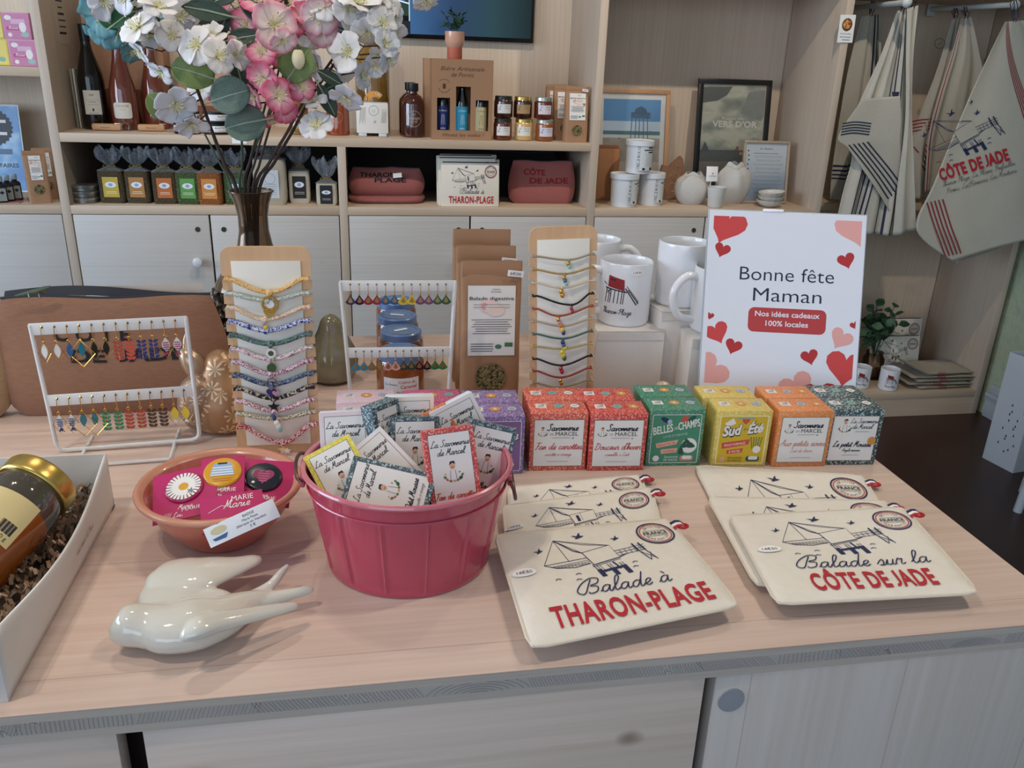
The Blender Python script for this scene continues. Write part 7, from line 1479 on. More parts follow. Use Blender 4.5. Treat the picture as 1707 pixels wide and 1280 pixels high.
# ---------------------------------------------------------------- left edge shelf
for i, (px, z, k, lb) in enumerate(((-4, 0, 'y', 'yellow printed soap box, lower one at the left edge'), (-6, .0765, 'y', 'yellow printed soap box, upper one at the left edge'), (42, 0, 'p', 'pink printed soap box, lower one next to the upright'), (38, .0765, 'p', 'pink printed soap box, upper one next to the upright'))):
    x = ay(px, 100, 2.97).x; t = thing('soap_box', lb, 'soap box', (x, 2.985, 1.2915+z), 0, 'soap boxes stacked on the left wall shelf'); q = MB(); q.box((0, 0, .0375), (.078, .05, .075), M('#d8c65a' if k == 'y' else '#c98aa9', .5, .05, name='carton_'+k), .001); q.build('carton', t)
    q = MB(); A = Art()
    if k == 'y': A.rect(0, .0375, .070, .068, M('#dccb6a', .5, name='yellow_field')).disc(-.01, .055, .014, M('#a9b98a', .5, name='sage_print'), ry=.009).rect(-.008, .036, .04, .010, CORALP).disc(.018, .018, .010, M('#7fae9c', .5, name='mint_print'), ry=.007).disc(-.02, .014, .009, OCHRE, ry=.006).text('Sud', -.006, .043, .011, CREAM, shear=.3)
    else: A.rect(0, .0375, .070, .068, M('#c07a9f', .5, name='pink_field')).disc(-.02, .06, .010, CREAM, ry=.007).rect(0, .050, .05, .014, M('#cfa9c0', .5, name='lilac_print')).rect(0, .030, .06, .010, M('#b0457c', .5, name='deep_pink_print'), rot=0) if 0 else A.rect(0, .0375, .070, .068, M('#c07a9f', .5, name='pink_field')).disc(-.02, .06, .010, CREAM, ry=.007).rect(.006, .050, .04, .014, M('#cfa9c0', .5, name='lilac_print')).rect(0, .030, .055, .010, M('#b0457c', .5, name='deep_pink_print')).disc(.022, .014, .011, M('#8fb5a9', .5, name='mint_print'), ry=.007).disc(.018, .034, .010, CREAM, ry=.014).disc(-.02, .012, .006, CREAM).text('Rose', -.008, .028, .009, CREAM, shear=.3)
    q.art(A, front(-.025), .0004); q.build('front_label', t)
t = thing('poster', 'blue glossy poster reading AFFAIRES with a dark round badge, leaning at the left edge', 'poster', (ay(-10, 300, 3.2).x, 3.20, Z2)); R = Matrix.Rotation(-.12, 4, 'X'); q = MB(); q.M = R; q.box((0, .002, .145), (.21, .003, .29), M('#c3d0da', .3, name='poster_edge')); q.build('sheet', t)
q = MB(); q.M = R; A = Art(); A.rect(0, .145, .20, .28, rampmat('sky_print', '', ((.3, '#1f5c9c'), (.5, '#3f86bd'), (.62, '#a9c9dc')), 7, rough=.2, interp='LINEAR', coat=.6)); ST = M('#14202e', .4, name='badge_dark'); A.poly([((.062 if i % 2 == 0 else .056)*math.cos(i*PI/24)+.02, (.062 if i % 2 == 0 else .056)*math.sin(i*PI/24)+.215) for i in range(48)], ST).rect(.03, .235, .06, .010, WHITE).rect(.03, .195, .06, .010, WHITE)
A.rect(.045, .135, .05, .018, M('#4d6c85', .4, name='slate_print')).text('AFFAIRES', .042, .083, .013, M('#12304d', .4, name='poster_ink'), w_=.085, bold=.03); q.art(A, front(0), .0006, .00002); q.build('print', t)
first = None
for i, (px, y) in enumerate(((27, 3.03), (14, 3.0), (2, 2.97))):
    x = ay(px, 320, y).x; lb = ('small dark bottle with a black label, right of its row at the left edge', 'small dark bottle, middle of its row at the left edge', 'small dark bottle cut off by the left edge')[i]
    if first is None:
        first = t = thing('oil_bottle', lb, 'bottle', (x, y, Z2), .5, 'small dark bottles at the left edge'); q = MB(); q.box((0, 0, .031), (.032, .032, .062), M('#1a1a1e', .3, name='black_flask'), .008); q.lathe([(.008, .06), (.008, .068)], M('#1a1a1e', .3, name='black_flask'), 16); q.build('flask', t); q = MB(); q.lathe([(.0095, .068), (.0095, .084), (.001, .085)], M('#9fb5c4', .3, name='pale_cap'), 16); q.build('cap', t)
        q = MB(); q.art(Art().rect(0, .028, .022, .040, M('#9aa0a0', .6, name='grey_label')).poly([(-.007, .034), (.0, .04), (.007, .034), (0, .028)], INK), front(-.016), .0005); q.build('label', t)
    else: copy_tree(first, (x, y, Z2), .5, lb)
for i, (px, y, lb) in enumerate(((66, 2.985, 'kraft tea bag at the left edge shelf, front one'), (82, 3.07, 'kraft tea bag at the left edge shelf, behind the front one'))):
    kraft_bag(lb, (ay(px, 320, y).x, y, Z2), .066, .05, .165, .35, tea_label(.034, .075, .112), 'kraft tea bags on the left wall shelf', .030, .045)
q = MB(); p = az(29, 333, Z2); q.tube([(p.x+.016*math.cos(a), p.y+.016*math.sin(a), Z2+.0045) for a in [i*PI/10 for i in range(20)]], .0035, M('#4a1c1a', .5, name='dark_red_cord'), 8, closed=True); tag(q.build('cord_bracelet', origin=(p.x, p.y, Z2)), 'dark red coiled bracelet on the left wall shelf', 'bracelet')
q = MB(); p = az(10, 337, Z2); q.box((p.x, p.y, Z2+.001), (.09, .05, .0016), M('#b5847c', .6, name='pink_leaflet'), rz=.1); tag(q.build('leaflet', origin=(p.x, p.y, Z2)), 'pale pink leaflet lying on the left wall shelf', 'leaflet')
# ---------------------------------------------------------------- right bay: framed prints, buckets, bags, bowls
def framed(name, lb, pxl, pxr, pyt, y0, lean, w_, h, fm, fw, art, z=Z2, rz=0, depth=.015):
    x = (ay(pxl, 300, y0).x+ay(pxr, 300, y0).x)/2; t = thing(name, lb, 'picture frame', (x, y0, z), rz); R = Matrix.Rotation(-lean, 4, 'X')
    q = MB(); q.M = R
    for cx, cz, sx, sz in ((0, fw/2, w_, fw), (0, h-fw/2, w_, fw), (-w_/2+fw/2, h/2, fw, h-2*fw), (w_/2-fw/2, h/2, fw, h-2*fw)): q.box((cx, 0, cz), (sx, depth, sz), fm, .0012)
    q.build('frame', t); q = MB(); q.M = R; q.box((0, .003, h/2), (w_-fw, .004, h-fw), M('#d8d6d0', .5, name='mat_board')); q.art(art, front(.001, 0, 0), .0003, .00001, cut=0); q.build('picture', t)
    q = MB(); q.M = R; q.box((0, -.0035, h/2), (w_-2*fw, .001, h-2*fw), glazing()); q.build('glazing', t); return t
@cached
def glazing():
    t_ = NT('picture_glass'); g = t_.n.new('ShaderNodeBsdfTransparent'); mx = t_.n.new('ShaderNodeMixShader'); fr = t_.n.new('ShaderNodeFresnel'); n = t_.noise(t_.co(), 3, 1); t_.put(fr.inputs[0], t_.math('MULTIPLY_ADD', n, .02, 1.44)); t_.l.new(fr.outputs[0], mx.inputs[0]); t_.l.new(g.outputs[0], mx.inputs[1]); t_.l.new(t_.b.outputs[0], mx.inputs[2]); t_.l.new(mx.outputs[0], t_.n['Material Output'].inputs[0]); return t_.done((.8, .8, .8, 1), .03)
w_, h = .30, .405; A = Art(); iw = w_-.07
SKY = rampmat('sky_blue_print', '', ((0, '#3f7eb0'), (.5, '#4f8cba'), (1, '#6fa3c6')), 6, (1, 1, .4), interp='LINEAR'); CLD = M('#b9cbd6', .6, name='cloud_print'); SEA = M('#3f6f72', .6, .1, 60, name='sea_print'); SND = rampmat('sand_print', '', ((.3, '#8f8578'), (.6, '#a39a8c')), 30, rough=.7, interp='LINEAR'); HUT = M('#23506e', .6, name='hut_print')
A.rect(0, h*.80, iw, h*.22, SKY); A.rect(0, h*.665, iw, h*.09, CLD).rect(0, h*.60, iw, h*.04, SEA).rect(0, h*.57, iw, h*.03, M('#c9d0cc', .6, name='surf_print')).rect(0, h*.44, iw, h*.23, SND).rect(0, h*.25, iw, h*.17, M('#b5a795', .6, name='sand_light_print'))
A.poly([(.005, h*.78), (.062, h*.78), (.055, h*.825), (.036, h*.85), (.014, h*.825)], HUT).rect(.034, h*.765, .078, .022, HUT)
for x in (-.0, .016, .030, .046, .062): A.line([(x, h*.76), (x+(x-.03)*.12, h*.55)], .0032, HUT)
for i in range(9): A.line([(-.004+i*.009, h*.738), (-.004+i*.009, h*.775)], .0012, SKY)
A.bird(-.05, h*.55, .006, HUT).bird(.075, h*.62, .005, HUT); A.text('THARON', -.01, h*.115, .013, M('#8a5a38', .6, name='rust_print'), w_=.12, bold=.02)
framed('framed_print', 'pine-framed print of a blue fishing hut on stilts at the beach', 990, 1112, 150, 3.20, .16, w_, h, wood('Z', 'X', '#cda37a', '#b98c64', .5, False, seed=11), .016, A)
w_, h = .305, .452; A = Art(); iw, ih = w_-.045, h-.045; VPR = rampmat('old_photo_print', '', ((.2, '#55584e'), (.42, '#8f9282'), (.55, '#b9b8a2'), (.8, '#a09f8c')), 9, (1, 1, 1.6), rough=.4, interp='LINEAR', det=6)
A.rect(0, h/2, iw+.012, ih+.012, M('#c4a777', .5, name='old_gold_mat')).rect(0, h/2, iw, ih, VPR); A.poly([(-iw/2, h*.80), (-iw/2, h*.93), (-.01, h*.94), (-.03, h*.87), (-.07, h*.82)], M('#4d5148', .6, .2, 60, name='dark_foliage_print')).poly([(.03, h*.72), (.12, h*.66), (iw/2, h*.70), (iw/2, h*.92), (.06, h*.90)], M('#7a7f74', .6, .2, 50, name='cloud_grey_print'))
A.text('Regarde', -.0, h*.665, .011, M('#c9c6b5', .6, name='faded_letters'), w_=.09).text("VERS D'OR", .01, h*.605, .022, M('#d0cfc0', .6, name='faded_letters2'), w_=.19, bold=.03)
A.rect(-.01, h*.36, iw*.98, h*.10, M('#3f4540', .6, .3, 60, name='train_dark_print')).poly([(-iw/2, h*.38), (-.11, h*.48), (-.09, h*.40)], M('#33383a', .6, name='engine_print')).poly([(.06, h*.40), (.10, h*.47), (.12, h*.43), (iw/2, h*.45), (iw/2, h*.36), (.06, h*.36)], M('#5b615c', .6, name='house_print')).rect(0, h*.24, iw, h*.14, M('#6b6454', .6, .25, 30, name='field_print')).rect(0, h*.11, iw, h*.12, M('#4f4034', .6, .25, 30, name='earth_print'))
for i in range(14): A.disc(rnd.uniform(.02, .10), h*rnd.uniform(.26, .44), rnd.uniform(.004, .009), M(('#b5483f', '#c97a6b', '#2e4a33', '#8f2f3a')[i % 4], .6, name='poppy_print'))
framed('framed_print', 'black-framed vintage train poster with red flowers, leaning on the back panel', 1156, 1275, 140, 3.215, .13, w_, h, M('#0d0c0d', .35, name='black_frame'), .020, A)
w_, h = .185, .235; A = Art(); A.rect(0, h/2, w_-.020, h-.020, M('#cfd6da', .5, name='menu_sheet')).text('le chaton', .0, h*.86, .008, INK, w_=.05, shear=.2).rect(0, h*.80, .10, .0015, INK)
for i in range(10): A.lines(.010, h*(.76-i*.064), .125, 2, .0045, .0010, GREYT); A.disc(-.072+.002*(i % 3), h*(.84-i*.072), .0035, M('#3d4a55', .6, name='paw_ink'), n=7)
framed('framed_notice', 'small pale-framed printed notice with a column of tiny drawings', 1228, 1325, 250, 3.08, .17, w_, h, wood('Z', 'X', '#b9a891', '#9f8e78', .5, False, seed=12), .009, A, rz=-.06)
# three clay buckets
BKT = M('#dfe3e6', .35, .01, name='bucket_white'); BKI = M('#20232b', .6, name='bucket_ink')
def bkt_art(a0):
    A = Art(); A.items = Art().gridrect(.03, .056, .085, .088, M('#d4dade', .5, name='bucket_label'), 14).items
    A.text('ARGILE MARINE', .000, .056, .0085, BKI, w_=.082, rot=PI/2, bold=.02); A.items[-1] = ([(x-.004, y) for x, y in A.items[-1][0]], A.items[-1][1], A.items[-1][2])
    A.rect(.042, .092, .030, .005, BKI).rect(.040, .084, .060, .004, BKI).rect(.042, .076, .030, .005, BKI).rect(.04, .068, .05, .0008, BKI).lines(.04, .062, .05, 9, .0042, .0009, GREYT).rect(.046, .018, .016, .010, BKI).rect(.012, .018, .010, .008, BKI)
    return A
def bucket(lb, px, py, y, z, rz, r=.051, h=.118):
    x = ay(px, py, y).x; t = thing('clay_bucket', lb, 'bucket', (x, y, z), rz, 'white clay buckets stacked as a pyramid'); q = MB(); q.lathe([(.0005, .001), (r*.88, 0), (r*.90, .003), (r*.97, h*.86)], BKT, 44, cap=False); q.build('tub', t)
    q = MB(); q.lathe([(r*.98, h*.84), (r*1.04, h*.845), (r*1.05, h*.99), (r*1.0, h), (r*.96, h-.003), (.0005, h-.003)], BKT, 44, cap=False); q.build('lid', t)
    q = MB(); q.art(bkt_art(0), cyl(r*.935, 0, a0=-PI/2), .0025, .00001, cut=.006); q.build('label', t)
bucket('white clay bucket, left one under the pyramid', 1038, 340, 3.00, Z2, .35); bucket('white clay bucket, right one under the pyramid', 1083, 335, 3.035, Z2, .30, r=.048); bucket('white clay bucket on top of the two others', 1066, 250, 3.015, Z2+.1185, -.15, r=.050, h=.116)
# kraft pouch behind the buckets
t = thing('kraft_pouch', 'brown kraft bag half hidden between the upright and the white buckets', 'paper bag', (ay(1010, 320, 3.15).x-.004, 3.15, Z2)); q = MB(); q.box((0, 0, .095), (.085, .05, .19), M('#a9774f', .8, .1, 30, name='brown_kraft'), .004); q.build('bag_body', t); q = MB(); q.box((0, 0, .192), (.085, .012, .02), M('#8f603d', .8, .1, 30, name='brown_fold'), .003); q.build('fold', t)
# carved wooden shape beside the pictures
t = thing('carved_heart', 'brown carved wooden leaf shape leaning beside the buckets', 'ornament', (ay(1112, 330, 3.16).x+.012, 3.16, Z2)); q = MB(); R = Matrix.Rotation(-.12, 4, 'X'); q.M = R
o = [(-.045, 0), (.02, 0), (.045, .05), (.052, .11), (.040, .155), (.030, .165), (.012, .150), (-.012, .125), (-.04, .13), (-.052, .08)]; CW = M('#8a664c', .7, .15, 80, .3, name='carved_wood'); q.prism(o, CW, front(-.008), .016); q.build('carved_body', t)
q = MB(); q.M = R
for cx, cz, r0 in ((.0, .04, .02), (.015, .09, .016), (-.02, .095, .014), (.025, .135, .010), (.028, .05, .012)):
    for k in range(2): q.tube([(cx+(r0-k*.007)*math.cos(a), -.009, cz+(r0-k*.007)*math.sin(a)) for a in [i*PI/8 for i in range(16)]], .0014, M('#b08a68', .7, name='carved_ridge'), 5, closed=True)
q.build('carving', t)
# cloth sacks, cup, card, bowls
SACK = cloth('#d6d5d2', '#bdbbb6', amp=.15)
def sack(lb, px, y, w_, h, rz, sd):
    t = thing('cloth_sack', lb, 'bag', (ay(px, 330, y).x, y, Z2), rz, 'white cloth sacks on the shelf'); q = MB()
    def P(u, v):
        a = 2*PI*u; k = math.sin(PI*min(1, v*.8+.12))**.5 if v < .72 else math.sin(PI*.696)**.5*(1-((v-.72)/.28)**1.3*.78)
        if v > .93: k *= 1+.9*(v-.93)/.07
        f = 1+.06*math.sin(a*5+sd)*(v*1.6)+.04*math.sin(a*9+sd*2+v*4)*v; return V((w_/2*k*f*math.cos(a), w_*.36*k*f*math.sin(a), h*v+.006*math.sin(a*3+sd)*v))
    q.grid(P, 44, 22, SACK, closed=True); q.add([P(i/44, 0) for i in range(44)], [tuple(range(44))[::-1]], SACK); q.build('sack_body', t)
    q = MB(); q.tube([P(i/30, .90)*1.01 for i in range(30)], .0016, M('#c9c4b8', .8, name='cord'), 5, closed=True); q.build('tie_cord', t)
sack('white cloth sack left of the ceramic cup', 1152, 3.06, .135, .115, 0, 1); sack('white cloth sack behind and right of the ceramic cup', 1218, 3.09, .145, .150, .2, 4)
t = thing('ceramic_cup', 'small white ceramic cup between the cloth sacks', 'cup', (ay(1192, 340, 2.985).x, 2.985, Z2)); q = MB(); q.lathe([(.0005, .001), (.024, 0), (.027, .003), (.034, .07), (.0345, .074), (.032, .073), (.026, .008), (.0005, .006)], M('#d6d6d2', .4, .02, 40, name='cup_white'), 36, cap=False); q.build('cup', t)  # cup is plain white inside and out
q = MB(); cx = ay(1187, 290, 3.03); q.box((cx.x, 3.03, Z2+.115), (.045, .003, .055), TAGW, .001, rz=Matrix.Rotation(-.15, 3, 'X')); q.box((cx.x, 3.035, Z2+.045), (.004, .004, .09), TAGW); q.art(Art().rect(0, -.004, .03, .002, GREYT).disc(0, .006, .003, GREYT).rect(0, .0, .001, .001, GREYT), front(3.024, Z2+.112, cx.x), .001); tag(q.build('price_stand', origin=(cx.x, 3.03, Z2)), 'tiny white card on a stand rising behind the ceramic cup', 'price card')
for i in range(3):
    t = thing('small_bowl', ('white scalloped bowl at the bottom of three', 'white scalloped bowl in the middle of three', 'white scalloped bowl on top of three, tilted')[i], 'bowl', (ay(1282, 340, 3.0).x+.003*i, 3.0, Z2+i*.0155), Matrix.Rotation(.0 if i < 2 else -.10, 3, 'Y'), 'small white bowls stacked on the shelf'); q = MB()
    def P(u, v): a = 2*PI*u; prof_ = [(.020, 0), (.030, .004), (.043, .014), (.049, .026), (.047, .026), (.040, .016), (.026, .007), (.001, .006)]; k = v*7; j = min(6, int(k)); f = k-j; r_ = prof_[j][0]*(1-f)+prof_[j+1][0]*f; z_ = prof_[j][1]*(1-f)+prof_[j+1][1]*f; return V((r_*(1+.02*math.sin(a*14)*(z_ > .01))*math.cos(a), r_*(1+.02*math.sin(a*14)*(z_ > .01))*math.sin(a), z_))
    q.grid(P, 56, 14, M('#cfcbc2', .35, .02, name='bowl_white'), closed=True); q.build('bowl', t, ang=60)

# ---------------------------------------------------------------- rails with tea towels
RAIL = M('#c9cdc9', .35, name='rail_white'); TT = cloth('#c9c4b6', '#b3ad9e', amp=.12); HOOKM = M('#2c2440', .35, name='dark_hook', metal=.5)
def rail(lb, a, b, ball=True):
    t = thing('towel_rail', lb, 'rail', a); d = V(b)-V(a); q = MB(); q.tube([(0, 0, 0), d], .0095, RAIL, 14); q.build('rail_bar', t); q = MB(); q.ball(d, .017, RAIL, 16); q.build('end_ball', t)
    q = MB(); q.box((0, -.003, 0), (.035, .006, .05), RAIL, .002); q.build('wall_plate', t)
e1 = ay(1512, 4, 2.80); rail('left white towel rail sticking out of the niche back panel', (ay(1405, 12, 3.31).x+.035, 3.315, e1.z+.01), e1)
e2 = ay(1692, 8, 2.88); rail('right white towel rail with a round end, carrying the red striped towels', (ay(1552, 20, 3.31).x, 3.315, e2.z+.004), e2)
NS, RS = M('#232842', .8, name='navy_stripe'), M('#8f2e35', .8, name='red_stripe')
def towel(name, lb, Lp, Rp, y, folds, amp, stripes, hook, seed=0, grp=None, art=None, mat=None, thick=.0014, parent=None, pxs=(), pxp=()):
    """cloth hanging as a height field y(x, z) between a left and a right edge; stripes are edge-parallel bands"""
    L = cr([tuple(ay(a, b, y)) for a, b in Lp], 6); R = cr([tuple(ay(a, b, y)) for a, b in Rp], 6)
    def at(E, v): k = v*(len(E)-1); i = min(len(E)-2, int(k)); f = k-i; return V(E[i])*(1-f)+V(E[i+1])*f
    org = at(L, 0)*.5+at(R, 0)*.5 if not parent else V(parent.location); t = parent or thing(name, lb, 'tea towel', org, 0, grp)
    def P(u, v):
        p = at(L, v)*(1-u)+at(R, v)*u; g = amp*(.35+.65*v)*(math.sin(u*folds*PI*2+seed)+.45*math.sin(u*folds*PI*3.3+seed*2+v*2)); p.y = y+g+.012*math.sin(v*3+seed)*v
        return p-org
    q = MB(); q.grid(P, 60, 40, mat or TT); q.build('cloth' if not parent else 'folded_flap', t, mods=[('SOLIDIFY', {'thickness': thick, 'offset': 0})], ang=80)
    q = MB()
    for col, kind, s0, n, gap, wd_ in stripes:
        for k in range(n):
            s = s0+k*gap; pts = 26; vs = []
            for i in range(pts+1):
                f = i/pts
                for e in (s, s+wd_):
                    if kind == 'v': p = P(e, f)
                    elif kind == 'h': p = P(f, e)
                    else: p = P(min(1, max(0, kind[0]+(kind[2]-kind[0])*f+e)), min(1, kind[1]+(kind[3]-kind[1])*f))
                    vs.append(p+V((0, -.0022, 0)))
            q.add(vs, [(2*i, 2*i+1, 2*i+3, 2*i+2) for i in range(pts)], col, True)
    def Z(p):
        v = min(range(101), key=lambda k: abs((at(L, k/100)*.5+at(R, k/100)*.5).z-p.z))/100; l, r_ = at(L, v), at(R, v); u = (p.x-l.x)/max(1e-4, (r_.x-l.x)); pp = P(min(1, max(0, u)), v); return V((p.x-org.x, pp.y-.0026, p.z-org.z))
    for col, path, n, (gx_, gy_), wd_ in pxs:
        for k in range(n):
            c_ = cr([(a+gx_*k, b+gy_*k) for a, b in path], 6); e = math.hypot(gx_, gy_); ox, oy = gx_/e*wd_, gy_/e*wd_
            vs = [Z(ay(a+sx*ox, b+sx*oy, y)) for a, b in c_ for sx in (-.5, .5)]; q.add(vs, [(2*i, 2*i+1, 2*i+3, 2*i+2) for i in range(len(c_)-1)], col)
    for col, poly in pxp: q.add([Z(ay(a, b, y)) for a, b in poly], [tuple(range(len(poly)))], col)
    if stripes or pxs: q.build('woven_stripes', t)
    if hook:
        h_ = V(hook)-org; q = MB(); top = P(.5, 0)
        for dx in (-.006, .004): q.tube([top+V((dx, 0, -.004)), top+V((dx*1.5, -.004, .018)), h_+V((dx, -.012, -.004)), h_+V((dx, 0, .013)), h_+V((dx, .011, 0)), top+V((dx*.5, .006, .006))], .0016, HOOKM, 6)
        q.build('hanging_loop', t)
    if art:
        q = MB(); A_, o, ex, ey = art
        def S(a, b):
            p = V(o)+V(ex)*a+V(ey)*b; Lz = [V(e) for e in L]; z = p.z
            v = min(range(101), key=lambda k: abs((at(L, k/100)*.5+at(R, k/100)*.5).z-z))/100; l, r_ = at(L, v), at(R, v); u = (p.x-l.x)/max(1e-4, (r_.x-l.x)); pp = P(min(1, max(0, u)), v)
            return V((p.x-org.x, pp.y, z-org.z)), V((0, -1, 0))
        q.art(A_, S, .0024, .00002); q.build('print', t)
    return t
def mix_(a, b, f): return V(a)*(1-f)+V(b)*f
gb_ = 'navy striped tea towels on the left rail'; gr_ = 'red striped tea towels on the right rail'
towel('tea_towel', 'navy striped tea towel at the back of the left rail, beside the upright', [(1438, 26), (1418, 110), (1402, 200), (1388, 290), (1384, 332)], [(1468, 24), (1470, 110), (1462, 200), (1440, 290), (1412, 330)], 3.12, 2, .016, [(NS, 'v', .66, 3, .09, .035), (NS, 'h', .70, 4, .025, .010)], (ay(1455, 8, 3.12).x, 3.12, ay(1455, 8, 3.12).z), 1, gb_)
tA = towel('tea_towel', 'front navy striped tea towel with a folded corner, long and close to the sign', [(1496, 18), (1470, 90), (1438, 160), (1416, 215), (1420, 262), (1404, 320), (1390, 385)], [(1512, 16), (1514, 90), (1512, 180), (1506, 260), (1505, 330), (1496, 392)], 2.90, 3, .010, [(NS, 'v', .60, 3, .10, .025)], (ay(1507, 4, 2.90).x, 2.90, e1.z), 2, gb_,
      pxs=[(NS, [(1433, 282), (1424, 315), (1412, 360), (1406, 384)], 5, (6, .5), 2.2)], pxp=[(RED, [(1478, 186), (1490, 168), (1502, 158), (1503, 178), (1494, 184)]), (RED, [(1490, 190), (1502, 186), (1500, 204)]), (NS, [(1488, 153), (1497, 153), (1495, 162), (1489, 161)])])
towel('folded_flap', None, [(1438, 165), (1408, 206), (1396, 232), (1412, 246), (1440, 285), (1466, 322), (1484, 352)], [(1500, 160), (1502, 200), (1500, 232), (1502, 250), (1502, 285), (1500, 322), (1496, 352)], 2.872, .8, .004, [], None, 5, parent=tA,
      pxs=[(NS, [(1403, 206), (1425, 203), (1452, 206)], 5, (-.8, 4.6), 2.0), (NS, [(1414, 241), (1440, 272), (1462, 300), (1484, 332)], 5, (8, -1.2), 2.6)])
towel('tea_towel', 'plain edge of a pale tea towel hanging right of the folded navy striped one', [(1512, 14), (1510, 90), (1508, 200), (1496, 300), (1488, 392)], [(1531, 9), (1522, 90), (1518, 180), (1521, 280), (1526, 384)], 2.865, 1, .008, [], (ay(1512, 4, 2.865).x, 2.865, e1.z), 3, gb_)
towel('tea_towel', 'red striped tea towel behind, at the back end of the right rail', [(1588, 32), (1565, 110), (1535, 190), (1518, 245), (1516, 330)], [(1600, 30), (1596, 110), (1582, 200), (1570, 290), (1560, 330)], 3.14, 2, .012, [], (ay(1592, 20, 3.14).x, 3.14, ay(1592, 20, 3.14).z), 2, gr_, pxs=[(RS, [(1519, 203), (1540, 199), (1566, 198)], 4, (0, 5.5), 2.2), (RS, [(1522, 244), (1540, 280), (1558, 320)], 5, (5.5, -1), 2.0)])
towel('tea_towel', 'middle red striped tea towel with a small round seal, hanging on the right rail', [(1602, 30), (1585, 90), (1562, 160), (1545, 230), (1540, 320)], [(1618, 28), (1630, 90), (1634, 130), (1622, 230), (1600, 330)], 3.05, 2, .012, [(RS, 'v', .02, 1, .05, .02)], (ay(1608, 18, 3.05).x, 3.05, ay(1608, 18, 3.05).z), 4, gr_)
A = Art(); A.join(carrelet(TT).xf(-.02, .125, .25)); A.text('CÔTE DE JADE', .0, 0, .046, RED, w_=.272, bold=.04, sp=1.1).script('Tharon Plage, La Plaine, Prefailles', .004, -.026, .020, INK, .05, sl=.4).script('Pornic, La Bernerie, Les Moutiers', .006, -.056, .020, INK, .05, sl=.4)
A.bird(.06, .26, .011, INK, .3).ring(.01, .50, .018, .002, INK).text('FRANCE', .01, .498, .004, INK, w_=.02)
oo = ay(1634, 285, 2.80); e_ = (ay(1700, 264, 2.80)-oo).normalized(); u_ = (ay(1615, 225, 2.80)-oo).normalized()
towel('tea_towel', 'large red striped tea towel printed CÔTE DE JADE, hanging nearest at the right edge', [(1676, 36), (1650, 90), (1610, 180), (1560, 305), (1530, 384), (1590, 436)], [(1706, 34), (1745, 90), (1790, 180), (1815, 270), (1820, 330), (1815, 366)], 2.82, 1.5, .007, [(RS, (.10, .0, .62, .52), 0, 5, .020, .010), ], (ay(1690, 8, 2.84).x, 2.84, e2.z), 0, gr_, art=(A, oo, e_, u_), pxs=[(RS, [(1548, 338), (1562, 385), (1577, 428)], 5, (6.5, -1.4), 2.4)])
towel('tea_towel', 'corner of a cream tea towel hanging below the large red striped one', [(1640, 395), (1600, 432), (1592, 438)], [(1720, 372), (1715, 385), (1706, 398)], 2.86, 1, .004, [(RS, 'h', .30, 4, .10, .05)], None, 1, gr_)

# ---------------------------------------------------------------- niche floor shelf
Z0 = .1085
def nx(px, y, py=640): return ay(px, py, y).x
for i, (px, y, lb) in enumerate(((1480, 2.985, 'small white mug with a red hut print on the floor-level shelf'), (1432, 3.02, 'second small white mug, mostly hidden behind the sign'))):
    A = mug_art(.95); t = mug(lb, (nx(px, y), y, Z0), .9 if i == 0 else 1.2, art=None, group='mugs on the floor-level shelf', r=.040, h=.092)
    q = MB(); q.art(A, cyl(.040, 0, a0=-PI/2-t.rotation_euler.z-.25), .0004, cut=.004); q.build('printed_picture', t)
up_pouch('cotton_pouch', 'cream pouch reading THARON-PLAGE standing on the floor-level shelf', 1494, 3.12, Z0, .24, .18, 'THARON-PLAGE', 'cream pouches on the floor-level shelf', .2); [o for o in C.objects if o.name.startswith('cotton_pouch')][-1].location.x = nx(1494, 3.12, 600)
t = up_pouch('cotton_pouch', 'cream pouch behind the printed one on the floor-level shelf', 1490, 3.2, Z0, .25, .235, 'THARON-PLAGE', 'cream pouches on the floor-level shelf', .12); t.location.x = nx(1497, 3.2, 560)
STK = cloth('#b9ad98', '#9f947f', amp=.2); fx = nx(1562, 2.99, 640)
for i in range(5):
    t = thing('folded_towel', ('folded tea towel at the bottom of the pile', 'folded tea towel, second from the bottom of the pile', 'folded tea towel in the middle of the pile', 'folded tea towel, second from the top of the pile', 'folded tea towel on top of the pile, its corner lifted')[i], 'tea towel', (fx+(.012, -.01, .008, .0, -.008)[i], 3.04, Z0+.0008+i*.0155), (.03, -.04, .02, -.03, .05)[i], 'folded tea towels piled on the floor-level shelf'); W2, D2 = (.25, .29, .27, .30, .29)[i], .17; q = MB()
    def P(u, v, s_): x = (u-.5)*W2; e = max(0, 1-abs(2*u-1)**6)**.5; ed = math.sin(PI*min(1, max(0, v)))**.25; lift = .035*max(0, .25-u)*4*(i == 4); return V((x, (v-.5)*D2, .0072+s_*.0068*e*ed+.0012*math.sin(x*60+i)*ed+lift))
    q.grid(lambda u, v: P(u, v, 1), 24, 14, STK); q.grid(lambda u, v: P(u, 1-v, -1), 24, 14, STK); q.build('cloth', t, ang=70)
    q = MB(); q.tube([P(k/20, .02, .2)+V((0, -.001, .002)) for k in range(2, 21)], .0022, STK, 6); q.build('hem_fold', t)
    q = MB()
    for k in range(4): x = -.03+k*.010; q.add([V((x+dx, -D2/2-.0012+yy, .0072+zz)) for dx in (0, .004) for yy, zz in ((.004, -.006), (-.001, -.002), (-.001, .003), (.006, .0075))], [(0, 1, 5, 4), (1, 2, 6, 5), (2, 3, 7, 6)], RS)
    q.build('woven_stripes', t)
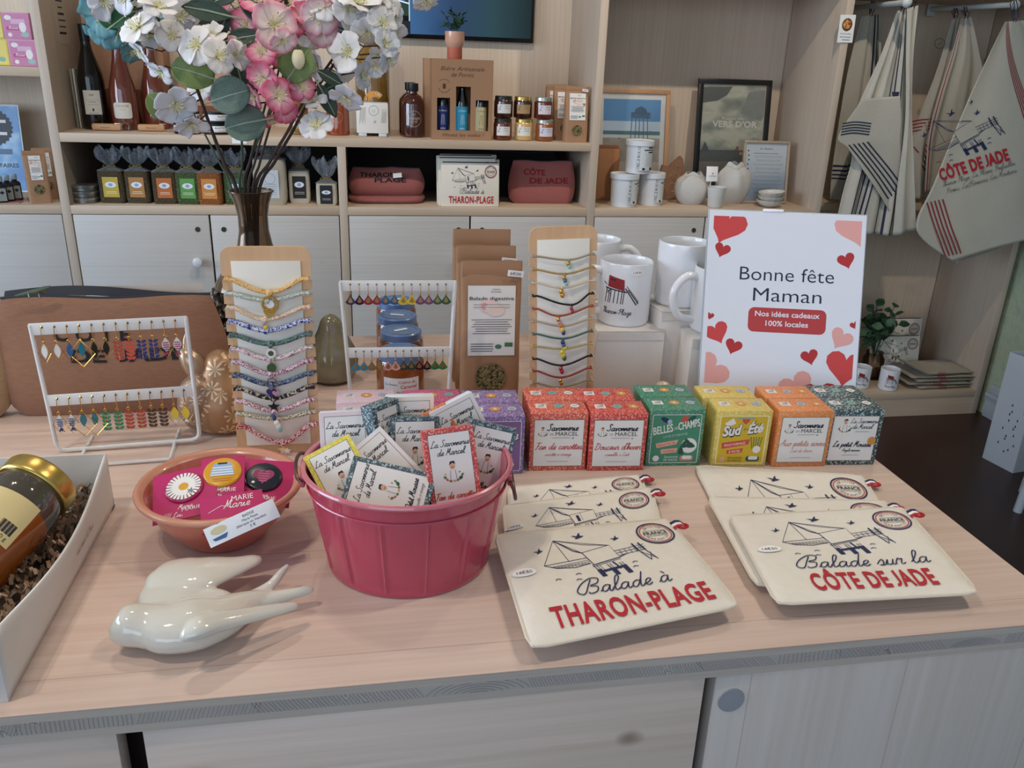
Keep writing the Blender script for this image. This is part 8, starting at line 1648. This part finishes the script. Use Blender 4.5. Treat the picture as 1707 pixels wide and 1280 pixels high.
t = thing('potted_plant', 'green leafy sprigs in a glass jar on the floor-level shelf, beside the sign', 'plant', (nx(1452, 3.12, 620), 3.12, Z0)); q = MB(); q.lathe([(.0005, .002), (.04, 0), (.045, .01), (.045, .09), (.034, .11), (.036, .12)], SM, 30, cap=False); q.build('glass_jar', t)
q = MB(); bush(q, 13, .24, .085, .046, rampmat('sprig_leaf', '', ((.3, '#2c4a30'), (.6, '#47694a')), 40, rough=.6, interp='LINEAR'), (0, 0, .09), 9, wid=.75, stm=STEMG); q.build('foliage', t)

# ---------------------------------------------------------------- floor items on the right
t = thing('white_bin', 'white square metal bin with small punched holes standing on the dark floor', 'bin', (2.335, 2.46, 0)); WM = M('#c9cfd4', .45, .02, name='white_sheet_metal'); c0 = V((2.318, 2.525, 0)); c1 = V((2.340, 2.392, 0)); q = MB()
ex = (c1-c0).normalized(); ey = V((-ex.y, ex.x, 0)); W3 = .135; H3 = .43; cen = c0+ex*W3/2+ey*W3/2; t.location = (cen.x, cen.y, 0); t.rotation_euler = (0, 0, math.atan2(ex.y, ex.x))
for cx, cy, sx, sy in ((0, -W3/2, W3, .003), (0, W3/2, W3, .003), (-W3/2, 0, .003, W3), (W3/2, 0, .003, W3)): q.box((cx, cy, H3/2), (sx, sy, H3), WM, .0008)
q.box((0, 0, .004), (W3, W3, .006), WM); q.build('bin_wall', t); q = MB(); A = Art()
for i in range(16): a = .012+.045*math.sin(i*2.4)*((i % 5)/5+.3); b = .06+i*.012; A.poly([(a-.004, b), (a+.003, b), (a, b+.012)], M('#2b3036', .7, name='hole_dark'))
q.art(A, front(-W3/2-.0015), .0004); q.build('punched_holes', t)
t = thing('white_stool', 'white round stool with splayed legs, only one leg tip showing at the right edge', 'stool', (2.27, 2.13, 0)); WL = M('#b9c0c6', .4, .02, name='stool_white')
for k in range(4):
    a = PI+k*PI/2; q = MB(); q.tube([(.125*math.cos(a), .125*math.sin(a), .0), (.085*math.cos(a), .085*math.sin(a), .42)], [.014, .018], WL, 14); q.build('leg', t)
q = MB(); q.lathe([(.0005, .42), (.13, .42), (.135, .428), (.135, .442), (.13, .45), (.0005, .45)], WL, 40, cap=False); q.build('seat', t)
